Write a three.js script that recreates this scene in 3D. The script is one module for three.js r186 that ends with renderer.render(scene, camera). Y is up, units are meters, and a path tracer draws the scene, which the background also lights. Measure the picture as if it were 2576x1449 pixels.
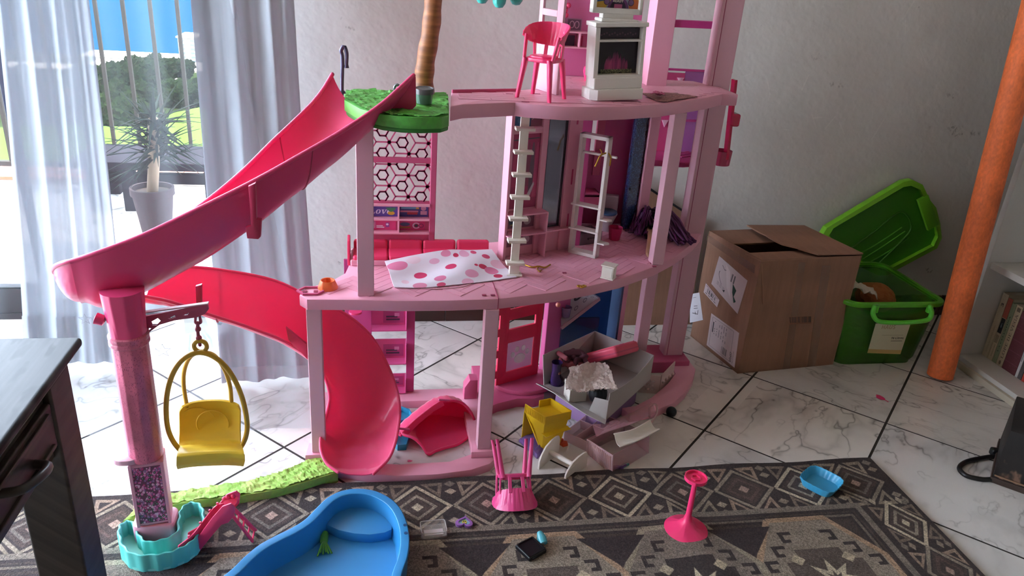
import * as THREE from 'three';
import { RoundedBoxGeometry } from 'three/addons/geometries/RoundedBoxGeometry.js';
import { mergeGeometries, toCreasedNormals } from 'three/addons/utils/BufferGeometryUtils.js';

// ---------- camera, sky, sun, exposure ----------
const scene = new THREE.Scene();
const camera = new THREE.PerspectiveCamera(41.345, 2576 / 1449, 0.02, 4000);
camera.position.set(0, 0.9686, 0);
camera.rotation.set(-0.40860, -0.19538, 0.07400, 'YXZ');
const renderer = new THREE.WebGLRenderer();
renderer.toneMapping = THREE.LinearToneMapping;
renderer.toneMappingExposure = 7.0;
renderer.shadowMap.enabled = true;
const SUN = new THREE.Vector3(-0.3, 0.92, -0.17).normalize();
{ // hazy bright sky, a little bluer overhead
  const W = 64, H = 64, d = new Float32Array(W * H * 4);
  for (let y = 0; y < H; y++) for (let x = 0; x < W; x++) { const e = Math.max(0, ((y + 0.5) / H - 0.5) * 2), k = Math.pow(e, 0.6), i = (y * W + x) * 4; d[i] = 0.86 - 0.34 * k; d[i + 1] = 0.97 - 0.28 * k; d[i + 2] = 1.08 - 0.1 * k; d[i + 3] = 1; }
  const t = new THREE.DataTexture(d, W, H, THREE.RGBAFormat, THREE.FloatType);
  t.mapping = THREE.EquirectangularReflectionMapping; t.magFilter = THREE.LinearFilter; t.needsUpdate = true;
  scene.background = t; scene.backgroundIntensity = 3.6;
}
const sun = new THREE.DirectionalLight(0xfff0dc, 3);
sun.position.copy(SUN).multiplyScalar(12);
sun.castShadow = true;
Object.assign(sun.shadow.camera, { left: -6, right: 6, top: 6, bottom: -6, near: 1, far: 40 });
sun.shadow.mapSize.set(2048, 2048);
scene.add(sun, sun.target);

// ---------- helpers ----------
let seed = 7;
const rnd = () => { seed = (seed * 1664525 + 1013904223) >>> 0; return seed / 4294967296; };
const rr = (a, b) => a + (b - a) * rnd();
const V = (p) => new THREE.Vector3(p[0], p[1], p[2]);
const PI = Math.PI;
const used = {};
function numbered(n) { const k = used[n] = (used[n] ?? -1) + 1; return k ? n + '_' + String(k).padStart(3, '0') : n; }
function M(color, roughness = 0.45, o = {}) { return new THREE.MeshPhysicalMaterial({ color, roughness, ...o }); }
function prep(g) {
  g = g.index ? g.toNonIndexed() : g;
  if (!g.attributes.normal) g.computeVertexNormals();
  if (!g.attributes.uv) g.setAttribute('uv', new THREE.BufferAttribute(new Float32Array(g.attributes.position.count * 2), 2));
  for (const k of Object.keys(g.attributes)) if (!['position', 'normal', 'uv'].includes(k)) g.deleteAttribute(k);
  return g;
}
const merge = (gs) => gs.length === 1 ? gs[0] : mergeGeometries(gs.map(prep));
function mesh(name, g, m, parent) {
  const o = new THREE.Mesh(Array.isArray(g) ? merge(g) : g, m);
  o.name = parent ? name : numbered(name);
  o.castShadow = o.receiveShadow = true;
  if (parent) {
    const k = '#' + name, c = parent.userData[k] = (parent.userData[k] ?? -1) + 1;
    Object.defineProperty(parent.userData, k, { value: c, enumerable: false, configurable: true, writable: true });
    if (c) o.name = name + '_' + String(c).padStart(3, '0');
    parent.add(o);
  } else scene.add(o);
  return o;
}
function tag(o, label, category, group) { o.userData.label = label; o.userData.category = category; if (group) o.userData.group = group; return o; }
function thing(name, label, category, p = [0, 0, 0], ry = 0, group) {
  const o = new THREE.Group(); o.name = numbered(name); scene.add(o);
  o.position.set(...p); o.rotation.y = ry; return tag(o, label, category, group);
}
function struct(name, g, m) { const o = mesh(name, g, m); o.userData.kind = 'structure'; return o; }
function structG(name) { const o = new THREE.Group(); o.name = numbered(name); o.userData.kind = 'structure'; scene.add(o); return o; }
function T(g, p = [0, 0, 0], r = [0, 0, 0], s) {
  const e = new THREE.Matrix4().compose(V(p), new THREE.Quaternion().setFromEuler(new THREE.Euler(r[0], r[1], r[2], 'YXZ')), Array.isArray(s) ? V(s) : new THREE.Vector3(s ?? 1, s ?? 1, s ?? 1));
  return g.applyMatrix4(e);
}
// box: centred in x and z, bottom at y = 0
function box(w, h, d, r = 0.0015, p = [0, 0, 0], rot = [0, 0, 0]) {
  const m = Math.min(w, h, d) / 2.05; r = Math.min(r, m);
  const g = r > 0.0002 ? new RoundedBoxGeometry(w, h, d, 2, r) : new THREE.BoxGeometry(w, h, d);
  g.translate(0, h / 2, 0);
  return T(g, p, rot);
}
// box between two corners
function slab(a, b, r = 0.0015) {
  const lo = a.map((v, i) => Math.min(v, b[i])), hi = a.map((v, i) => Math.max(v, b[i]));
  return box(hi[0] - lo[0], hi[1] - lo[1], hi[2] - lo[2], r, [(lo[0] + hi[0]) / 2, lo[1], (lo[2] + hi[2]) / 2]);
}
function shapeOf(pts, smooth) {
  if (!smooth) return new THREE.Shape(pts.map((p) => new THREE.Vector2(p[0], p[1])));
  const c = new THREE.CatmullRomCurve3(pts.map((p) => new THREE.Vector3(p[0], p[1], 0)), true, 'centripetal');
  return new THREE.Shape(c.getPoints(pts.length * 6).slice(0, -1).map((p) => new THREE.Vector2(p.x, p.y)));
}
// outline in xy pushed along z from 0 to d
function ext(pts, d, { bev = 0, smooth = false, holes = [] } = {}) {
  const s = pts.isShape ? pts : shapeOf(pts, smooth);
  for (const h of holes) s.holes.push(new THREE.Path((h.isPath || h.isShape) ? h.getPoints() : h.map((p) => new THREE.Vector2(p[0], p[1]))));
  const g = new THREE.ExtrudeGeometry(s, { depth: Math.max(1e-4, d - 2 * bev), bevelEnabled: bev > 0, bevelThickness: bev, bevelSize: bev, bevelOffset: -bev, bevelSegments: 2, curveSegments: 24 });
  if (bev) g.translate(0, 0, bev);
  return smooth || bev ? toCreasedNormals(g, 0.6) : g;
}
// floor plan [x, z] raised from y0 to y1
function plan(pts, y0, y1, o = {}) {
  const flip = (l) => l.map((p) => [p[0], -p[1]]);
  const g = ext(flip(pts), y1 - y0, { ...o, holes: (o.holes ?? []).map(flip) });
  return g.rotateX(-PI / 2).translate(0, y0, 0);
}
function rrect(w, h, r, cx = 0, cy = 0, n = 6) {
  const out = [];
  for (const [sx, sy, a] of [[1, 1, 0], [-1, 1, 1], [-1, -1, 2], [1, -1, 3]]) for (let i = 0; i <= n; i++) {
    const t = (a + i / n) * PI / 2;
    out.push([cx + sx * (w / 2 - r) + r * Math.cos(t), cy + sy * (h / 2 - r) + r * Math.sin(t)]);
  }
  return out;
}
const circ = (r, n = 24, cx = 0, cy = 0, ry = r) => Array.from({ length: n }, (_, i) => [cx + r * Math.cos(i / n * 2 * PI), cy + ry * Math.sin(i / n * 2 * PI)]);
function curve(pts, closed = false) { return new THREE.CatmullRomCurve3(pts.map(V), closed, 'centripetal'); }
function tube(pts, r, { closed = false, n, rs = 10, straight = false } = {}) {
  const c = straight ? new THREE.LineCurve3(V(pts[0]), V(pts[1])) : curve(pts, closed);
  const gs = [new THREE.TubeGeometry(c, n ?? (straight ? 1 : pts.length * 7), r, rs, closed)];
  if (!closed) for (const t of [0, 1]) { const p = c.getPoint(t); gs.push(new THREE.SphereGeometry(r, rs, 6).translate(p.x, p.y, p.z)); }
  return merge(gs);
}
function lathe(pts, p = [0, 0, 0], n = 40, rot) { return T(toCreasedNormals(new THREE.LatheGeometry(pts.map((q) => new THREE.Vector2(q[0], q[1])), n), 0.7), p, rot); }
// square bar between two points
function bar(a, b, w, d = w, r = 0.0008) {
  const A = V(a), B = V(b), L = A.distanceTo(B), g = box(w, L, d, r);
  const dir = B.clone().sub(A).normalize(), q = new THREE.Quaternion().setFromUnitVectors(new THREE.Vector3(0, 1, 0), dir);
  if (Math.abs(dir.y) < 0.2) { // keep the section upright on level bars
    const x = new THREE.Vector3().crossVectors(dir, new THREE.Vector3(0, 1, 0)).normalize(), z = new THREE.Vector3().crossVectors(x, dir);
    q.setFromRotationMatrix(new THREE.Matrix4().makeBasis(x, dir, z));
  }
  return g.applyMatrix4(new THREE.Matrix4().compose(A, q, new THREE.Vector3(1, 1, 1)));
}
// a sheet through rows of points; with a thickness it becomes a shell with closed rims
function sheet(rows, t = 0, { uv, close = false, crease = 0.9 } = {}) {
  const R = rows.length, C = rows[0].length, P = [], N = [], UV = [], I = [];
  const tmp = new THREE.BufferGeometry();
  for (let i = 0; i < R; i++) for (let j = 0; j < C; j++) { P.push(...rows[i][j]); UV.push(...(uv ? uv(i, j) : [j / (C - 1), i / (R - 1)])); }
  const q = (a, b, c, d) => I.push(a, b, c, a, c, d);
  for (let i = 0; i < R - 1; i++) for (let j = 0; j < C - 1; j++) q(i * C + j, (i + 1) * C + j, (i + 1) * C + j + 1, i * C + j + 1);
  if (close) for (let i = 0; i < R - 1; i++) q(i * C + C - 1, (i + 1) * C + C - 1, (i + 1) * C, i * C);
  tmp.setAttribute('position', new THREE.BufferAttribute(new Float32Array(P), 3)); tmp.setIndex(I.slice()); tmp.computeVertexNormals();
  if (!t) { tmp.setAttribute('uv', new THREE.BufferAttribute(new Float32Array(UV), 2)); return tmp; }
  const n = tmp.attributes.normal.array, K = R * C, I2 = [];
  for (let k = 0; k < K; k++) { for (let c = 0; c < 3; c++) N.push(P[k * 3 + c] - n[k * 3 + c] * t); }
  for (let k = 0; k < I.length; k += 3) I2.push(I[k] + K, I[k + 2] + K, I[k + 1] + K);
  const rim = (a, b) => I2.push(a, a + K, b, b, a + K, b + K);
  if (!close) for (let i = 0; i < R - 1; i++) { rim((i + 1) * C, i * C); rim(i * C + C - 1, (i + 1) * C + C - 1); }
  const last = close ? C : C - 1;
  for (let j = 0; j < last; j++) { const k = (j + 1) % C; rim(j, k); rim((R - 1) * C + k, (R - 1) * C + j); }
  const g = new THREE.BufferGeometry();
  g.setAttribute('position', new THREE.BufferAttribute(new Float32Array([...P, ...N]), 3));
  g.setAttribute('uv', new THREE.BufferAttribute(new Float32Array([...UV, ...UV]), 2));
  g.setIndex([...I, ...I2]);
  return toCreasedNormals(g, crease);
}
const sm = (t) => t * t * (3 - 2 * t), cl = (t) => Math.min(1, Math.max(0, t));
// value noise
const hash = (x, y) => { let h = (x * 374761393 + y * 668265263) | 0; h = Math.imul(h ^ (h >>> 13), 1274126177); return ((h ^ (h >>> 16)) >>> 0) / 4294967296; };
function vnoise(x, y, per = 0) {
  const xi = Math.floor(x), yi = Math.floor(y), w = (k) => per ? ((k % per) + per) % per : k, a = sm(x - xi), b = sm(y - yi);
  const h = (i, j) => hash(w(xi + i), w(yi + j));
  return (h(0, 0) * (1 - a) + h(1, 0) * a) * (1 - b) + (h(0, 1) * (1 - a) + h(1, 1) * a) * b;
}
function fbm(x, y, o = 4, per = 0) { let s = 0, a = 0.5, n = 0; for (let i = 0; i < o; i++) { s += a * vnoise(x + i * 17, y + i * 31, per); n += a; a /= 2; x *= 2; y *= 2; per *= 2; } return s / n; }
function dataTex(n, f, srgb = true) {
  const d = new Uint8Array(n * n * 4);
  for (let y = 0; y < n; y++) for (let x = 0; x < n; x++) { const c = f(x / n, y / n), i = (y * n + x) * 4; d[i] = c[0]; d[i + 1] = c[1]; d[i + 2] = c[2]; d[i + 3] = 255; }
  const t = new THREE.DataTexture(d, n, n); t.wrapS = t.wrapT = THREE.RepeatWrapping; t.magFilter = THREE.LinearFilter; t.minFilter = THREE.LinearMipmapLinearFilter; t.generateMipmaps = true;
  if (srgb) t.colorSpace = THREE.SRGBColorSpace; t.needsUpdate = true; return t;
}
function canvasTex(w, h, draw, srgb = true) {
  const c = document.createElement('canvas'); c.width = w; c.height = h; draw(c.getContext('2d'), w, h);
  const t = new THREE.CanvasTexture(c); t.wrapS = t.wrapT = THREE.RepeatWrapping; if (srgb) t.colorSpace = THREE.SRGBColorSpace; return t;
}
function planarUV(g, f) { const p = g.attributes.position, u = new Float32Array(p.count * 2); for (let i = 0; i < p.count; i++) { const q = f(p.getX(i), p.getY(i), p.getZ(i)); u[i * 2] = q[0]; u[i * 2 + 1] = q[1]; } g.setAttribute('uv', new THREE.BufferAttribute(u, 2)); return g; }
// flat printed card, w x h, in the xy plane facing +z, bottom centre at origin
const card = (w, h, t = 0.0006) => planarUV(new THREE.BoxGeometry(w, h, t).translate(0, h / 2, 0), (x, y) => [x / w + 0.5, y / h]);

// ---------- room shell ----------
const plasterTex = dataTex(512, (u, v) => { const n = fbm(u * 24, v * 24, 4, 24), s = fbm(u * 5 + 3, v * 5, 3, 5); const k = 212 + 8 * (n - 0.5) + 7 * (s - 0.5); return [k, k - 5, k - 11]; });
const plasterBump = dataTex(512, (u, v) => { const k = 255 * (0.6 * fbm(u * 60, v * 60, 3, 60) + 0.4 * fbm(u * 14, v * 14, 2, 14)); return [k, k, k]; }, false);
const plaster = M(0xffffff, 0.85, { map: plasterTex, bumpMap: plasterBump, bumpScale: 0.0016 });
const X0 = -2.6, X1 = 1.93, Z0 = -1.97, Z1 = 2.6, H = 2.5, DX0 = -2.3, DX1 = -0.40, DH = 2.15;
const wallUV = (g) => planarUV(g, (x, y, z) => [(x + z) / 0.8, y / 0.8]);
const wallTex = canvasTex(1600, 1600, (c) => { // 2.5 m square, bottom left at (DX1, 0)
  const S = 640, im = c.createImageData(1600, 1600), d = im.data;
  for (let y = 0; y < 1600; y++) for (let x = 0; x < 1600; x++) { const i = (y * 1600 + x) * 4, k = 212 + 9 * (fbm(x / 60, y / 60, 3) - 0.5) + 10 * (fbm(x / 300, y / 300, 2) - 0.5); d[i] = k; d[i + 1] = k - 5; d[i + 2] = k - 11; d[i + 3] = 255; }
  c.putImageData(im, 0, 0);
  const at = (x, y) => [(x - DX1) * S, 1600 - y * S], smudge = (x, y, r, n, a) => { for (let k = 0; k < n; k++) { const p = at(x + (rnd() - 0.5) * r * 2, y + (rnd() - 0.5) * r); c.fillStyle = `rgba(90,82,78,${a * 0.7 * rnd()})`; c.beginPath(); c.ellipse(p[0], p[1], 0.8 + 3 * rnd(), 0.6 + 1.5 * rnd(), rnd() * 3, 0, 7); c.fill(); } };
  for (const [x, y, r, n, a] of [[...[1.6686,0.5915,-1.97].slice(0,2), 0.03, 26, 0.5], [...[1.7359,0.5879,-1.97].slice(0,2), 0.015, 14, 0.5], [...[1.6152,0.6919,-1.97].slice(0,2), 0.012, 8, 0.4], [...[1.2558,0.7099,-1.97].slice(0,2), 0.02, 10, 0.35], [...[1.1842,0.7803,-1.97].slice(0,2), 0.02, 8, 0.35], [...[1.7107,0.1537,-1.97].slice(0,2), 0.02, 10, 0.6], [...[1.8578,0.0984,-1.97].slice(0,2), 0.04, 30, 0.5], [...[-0.0882,0.1753,-1.97].slice(0,2), 0.006, 6, 0.8], [...[-0.054,0.7836,-1.97].slice(0,2), 0.01, 6, 0.5], [...[0.7899,0.0773,-1.97].slice(0,2), 0.05, 24, 0.4]]) smudge(x, y, r, n, a);
  for (let k = 0; k < 50; k++) smudge(-0.3 + rnd() * 2.2, rnd() * 1.2, 0.001, 1, 0.3);
  c.strokeStyle = 'rgba(225,220,214,.6)'; c.lineWidth = 2; for (let k = 0; k < 14; k++) { const p = at(0.9 + rnd() * 0.6, 0.55 + rnd() * 0.4); c.beginPath(); c.moveTo(...p); c.lineTo(p[0] + (rnd() - 0.5) * 40, p[1] + rnd() * 40); c.stroke(); }
});
const plasterBack = M(0xffffff, 0.85, { map: wallTex, bumpMap: plasterBump, bumpScale: 0.0016 });
plasterBump.repeat.set(3, 3);
const backUV = (g) => planarUV(g, (x, y, z) => [(x - DX1 + (z - Z0)) / 2.5, y / 2.5]);
struct('wall_back', [slab([DX1, 0, Z0 - 0.16], [X1 + 0.16, H, Z0], 0), slab([DX0, DH, Z0 - 0.16], [DX1, H, Z0], 0), slab([X0 - 0.16, 0, Z0 - 0.16], [DX0, H, Z0], 0)].map(backUV), plasterBack);
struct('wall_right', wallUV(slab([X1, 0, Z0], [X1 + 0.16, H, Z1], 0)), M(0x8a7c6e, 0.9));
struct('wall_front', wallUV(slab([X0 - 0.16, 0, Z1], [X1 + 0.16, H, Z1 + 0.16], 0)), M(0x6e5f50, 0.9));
const WZ0 = -1.86, WZ1 = -0.5, WY0 = 0.1, WY1 = 2.3, WM = (WZ0 + WZ1) / 2;
struct('wall_left', [slab([X0 - 0.16, 0, Z0], [X0, WY0, Z1], 0), slab([X0 - 0.16, WY1, Z0], [X0, H, Z1], 0), slab([X0 - 0.16, WY0, Z0], [X0, WY1, WZ0], 0), slab([X0 - 0.16, WY0, WZ1], [X0, WY1, Z1], 0)].map(wallUV), plaster);
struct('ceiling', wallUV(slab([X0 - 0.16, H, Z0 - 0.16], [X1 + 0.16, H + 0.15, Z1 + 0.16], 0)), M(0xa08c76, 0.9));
// scuffs of dirt and old filler on the back wall
const whiteAlu = M(0xd8dadb, 0.4), darkAlu = M(0x1a1c20, 0.4, { metalness: 0.3 }), glassPane = new THREE.MeshPhysicalMaterial({ color: 0xffffff, roughness: 0, transmission: 1, thickness: 0, ior: 1.5 });
{
  const w = structG('window_1'), x = X0 - 0.08;
  for (const [a, b] of [[[x - 0.03, WY0, WZ0], [x + 0.03, WY0 + 0.05, WZ1]], [[x - 0.03, WY1 - 0.05, WZ0], [x + 0.03, WY1, WZ1]], [[x - 0.03, WY0, WZ0], [x + 0.03, WY1, WZ0 + 0.05]], [[x - 0.03, WY0, WZ1 - 0.05], [x + 0.03, WY1, WZ1]], [[x - 0.03, WY0, WM - 0.03], [x + 0.03, WY1, WM + 0.03]]]) mesh('window_frame', slab(a, b, 0.003), whiteAlu, w);
  mesh('pane', slab([x - 0.003, WY0 + 0.05, WZ0 + 0.05], [x + 0.003, WY1 - 0.05, WM - 0.03], 0), glassPane, w);
  mesh('pane', slab([x - 0.003, WY0 + 0.05, WM + 0.03], [x + 0.003, WY1 - 0.05, WZ1 - 0.05], 0), glassPane, w);
}
// ---------- marble tile floor, laid on the diagonal ----------
const marble = dataTex(1024, (u, v) => {
  const P = 4, wx = fbm(u * P, v * P, 5, P) - 0.5, wy = fbm(u * P + 9, v * P + 4, 5, P) - 0.5;
  const vein = (fx, fy, o, k) => Math.exp(-Math.abs(fbm(u * fx + wx * 0.9 + o, v * fy + wy * 0.9 + o * 3, 4) - 0.5) * k);
  const soft = fbm(u * 4 + 2 + wx, v * 4 + wy, 4), m1 = cl((fbm(u * 5, v * 5 + 7, 3) - 0.36) * 3.4), m2 = cl((fbm(u * 7 + 3, v * 7, 3) - 0.42) * 4);
  const k = 226 + 34 * (soft - 0.5) - 74 * vein(7, 12, 0, 95) * m1 - 60 * vein(13, 20, 5, 70) * m2 - 26 * vein(5, 9, 11, 16) * m1 - 14 * cl((fbm(u * 12, v * 20, 4) - 0.55) * 5);
  return [k, k - 3, k - 6];
});
const tileMats = [0xffffff, 0xf6f3ee, 0xfbf7f2, 0xf2f1f0].map((c) => M(c, 0.2, { map: marble, specularIntensity: 0.7 }));
function clip(poly, [x0, z0, x1, z1]) {
  for (const [ax, v, s] of [[0, x0, 1], [0, x1, -1], [1, z0, 1], [1, z1, -1]]) {
    const out = [];
    for (let i = 0; i < poly.length; i++) {
      const a = poly[i], b = poly[(i + 1) % poly.length], da = (a[ax] - v) * s, db = (b[ax] - v) * s;
      if (da >= 0) out.push(a);
      if ((da < 0) !== (db < 0)) { const t = da / (da - db); out.push([a[0] + (b[0] - a[0]) * t, a[1] + (b[1] - a[1]) * t]); }
    }
    poly = out;
  }
  return poly;
}
const area = (p) => Math.abs(p.reduce((s, a, i) => { const b = p[(i + 1) % p.length]; return s + a[0] * b[1] - a[1] * b[0]; }, 0)) / 2;
function layTiles(parent, rect, name = 'tile') {
  const c = Math.SQRT1_2, S = 0.33, g = 0.0028;
  for (let u = -22; u < 14; u++) for (let v = -14; v < 24; v++) {
    const q = [[g, g], [S - g, g], [S - g, S - g], [g, S - g]].map(([a, b]) => [0.981 + (u * S + a) * c - (v * S + b) * c, -1.611 + (u * S + a) * c + (v * S + b) * c]);
    const p = clip(q, rect);
    if (p.length < 3 || area(p) < 2e-4) continue;
    const ou = hash(u, v) , ov = hash(v + 91, u), t = hash(u * 3 + 1, v * 7) * 4 | 0;
    const geo = planarUV(plan(p, -0.009, 0), (x, y, z) => { const a = (x + z) * c, b = (z - x) * c; return t & 1 ? [a / 0.95 + ou, b / 0.95 + ov] : [b / 0.95 + ou, a / 0.95 + ov]; });
    mesh(name, geo, tileMats[t], parent);
  }
}
const floor = struct('floor', slab([X0, -0.1, Z0], [X1, -0.0007, Z1], 0), M(0x2e2824, 0.9));
layTiles(floor, [X0, Z0, X1, Z1]);
// brown skirting tiles along the back wall
{
  const b = structG('baseboard_back'), mats = [0x3c1d14, 0x4a2418, 0x331a12].map((c) => M(c, 0.35));
  let x = DX1 + 0.005, i = 0;
  while (x < X1 - 0.02) { const w = Math.min(0.196, X1 - 0.004 - x); mesh('tile', box(w, 0.068, 0.009, 0.0015, [x + w / 2, 0.0005, Z0 + 0.0048]), mats[i++ % 3], b); x += w + 0.003; }
  const chips = [];
  for (let k = 0; k < 26; k++) { const w = rr(0.006, 0.03); chips.push(box(w, rr(0.003, 0.008), 0.004, 0.001, [rr(DX1, 1.2), rr(0.062, 0.068), Z0 + 0.0085], [0, 0, rr(-0.5, 0.5)])); }
  mesh('filler_chips', chips, M(0xb9b2ac, 0.9), b).userData.kind = 'stuff';
}
// ---------- sliding door and balcony ----------
{
  const d = structG('door_1');
  mesh('door_frame', slab([DX0, 0.0005, Z0 - 0.11], [DX1, 0.018, Z0 - 0.03]), darkAlu, d);
  mesh('door_frame', slab([DX0, DH - 0.05, Z0 - 0.11], [DX1, DH, Z0 - 0.03]), darkAlu, d);
  const a = [-0.8466,0,-2.0096][0];
  mesh('door_stile', slab([a - 0.016, 0.018, Z0 - 0.06], [a, DH - 0.05, Z0 - 0.035]), M(0x1b2442, 0.4), d);
  mesh('door_rail', slab([DX0, 0.018, Z0 - 0.06], [a - 0.016, 0.088, Z0 - 0.035]), darkAlu, d);
  mesh('door_rail', slab([DX0, 0.088, Z0 - 0.055], [a - 0.016, 0.1, Z0 - 0.04], 0.002), M(0x8a8d90, 0.35), d);
  mesh('pane', slab([DX0, 0.1, Z0 - 0.05], [a - 0.016, DH - 0.05, Z0 - 0.045], 0), glassPane, d);
}
const balcony = struct('balcony_floor', slab([-3.4, -0.2, -3.26], [1.2, -0.0007, Z0 - 0.16], 0), M(0x8a8076, 0.9));
layTiles(balcony, [-3.4, -3.26, 1.2, Z0 - 0.16]);
struct('roof_overhang', slab([-3.6, 2.52, -3.05], [2.1, 2.66, Z0 - 0.16], 0.004), M(0xe8e5df, 0.9));
{
  const k = structG('balcony_kerb'), m = [0xb0653f, 0xa85c38, 0xb97048].map((c) => M(c, 0.6));
  mesh('kerb_wall', slab([-3.4, -0.35, -3.46], [1.2, 0.012, -3.262], 0.003), M(0xcfc6ba, 0.85), k);
  for (let i = 0; i < 23; i++) mesh('tile', box(0.197, 0.014, 0.2, 0.002, [-3.3 + i * 0.2, 0.0125, -3.361]), m[i % 3], k);
}
{
  const r = thing('balcony_railing', 'pale grey metal railing of upright bars along the balcony edge behind the sheer curtain', 'railing', [0, 0, 0]);
  const m = M(0x3a3732, 0.9, { specularIntensity: 0.1 });
  for (let i = -20; i < 9; i++) mesh('baluster', box(0.014, 1.0, 0.014, 0.001, [-0.955 + i * 0.1, 0.06, -3.36]), m, r);
  mesh('handrail', slab([-3.2, 1.06, -3.385], [0.9, 1.1, -3.335], 0.004), m, r);
  mesh('bottom_rail', slab([-3.2, 0.045, -3.375], [0.9, 0.065, -3.345], 0.002), m, r);
  for (const x of [-2.35, -1.56, 0.3]) mesh('post', box(0.035, 1.03, 0.035, 0.003, [x, 0.0266, -3.36]), m, r);
}
{ // dark bench, big pot and its spiky plant
  const dk = M(0x16131a, 0.9, { specularIntensity: 0.15 }), z = -3.0;
  const a = [-1.0816,0.1861,-3], b = [-0.5826,0.1841,-3], t = a[1];
  const o = thing('balcony_bench', 'dark wooden bench standing on the sunny balcony by the railing', 'bench');
  mesh('seat', slab([a[0], t - 0.03, z - 0.2], [b[0] + 0.05, t, z + 0.08], 0.004), dk, o);
  mesh('stretcher', slab([a[0] + 0.04, t - 0.1, z - 0.02], [b[0], t - 0.06, z + 0.01], 0.003), dk, o);
  for (const x of [a[0] + 0.05, (a[0] + b[0]) / 2 - 0.08, b[0] - 0.04]) for (const dz of [-0.17, 0.04]) mesh('leg', slab([x, 0, z + dz], [x + 0.045, t - 0.03, z + dz + 0.04], 0.003), dk, o);
  const pc = [-0.7368,0,-2.6613], pt = 0.1729;
  const pot = thing('planter_pot', 'tall clay planter pot on the balcony in front of the dark bench', 'planter', pc);
  mesh('pot', lathe([[0.001, 0], [0.046, 0], [0.064, pt * 0.85], [0.07, pt * 0.86], [0.07, pt], [0.062, pt], [0.06, pt * 0.9], [0.001, pt * 0.9]]), M(0x352c2e, 0.9, { specularIntensity: 0.1 }), pot);
  mesh('soil', lathe([[0.001, pt * 0.905], [0.06, pt * 0.905]]), M(0x2b211b, 1), pot);
  const pl = thing('yucca_plant', 'spiky grey green plant growing from the tall balcony pot', 'plant', [pc[0], pt * 0.9, pc[2]]);
  const gm = M(0x1c241f, 0.9, { specularIntensity: 0.1 });
  mesh('stem', tube([[0, 0, 0], [0.02, 0.12, 0.01], [0.03, 0.24, 0]], 0.018), M(0x6b5a48, 0.9), pl);
  for (let i = 0; i < 150; i++) {
    const t = i * 2.4, e = rr(-0.5, 1.35), L = rr(0.1, 0.2), y = rr(0.1, 0.26), dx = Math.cos(t) * Math.cos(e), dz = Math.sin(t) * Math.cos(e), dy = Math.sin(e), w = rr(0.004, 0.007);
    const px = -Math.sin(t), pz = Math.cos(t);
    const rows = [0, 0.35, 0.7, 1].map((s) => { const k = w * (s < 0.4 ? 1 : (1 - s) * 1.6 + 0.03), c = [0.03 + dx * L * s, y + dy * L * s - s * s * 0.03, dz * L * s]; return [[c[0] - px * k, c[1], c[2] - pz * k], [c[0], c[1] + k * 0.4, c[2]], [c[0] + px * k, c[1], c[2] + pz * k]]; });
    mesh('leaf', sheet(rows, 0.0012), gm, pl);
  }
}
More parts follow.
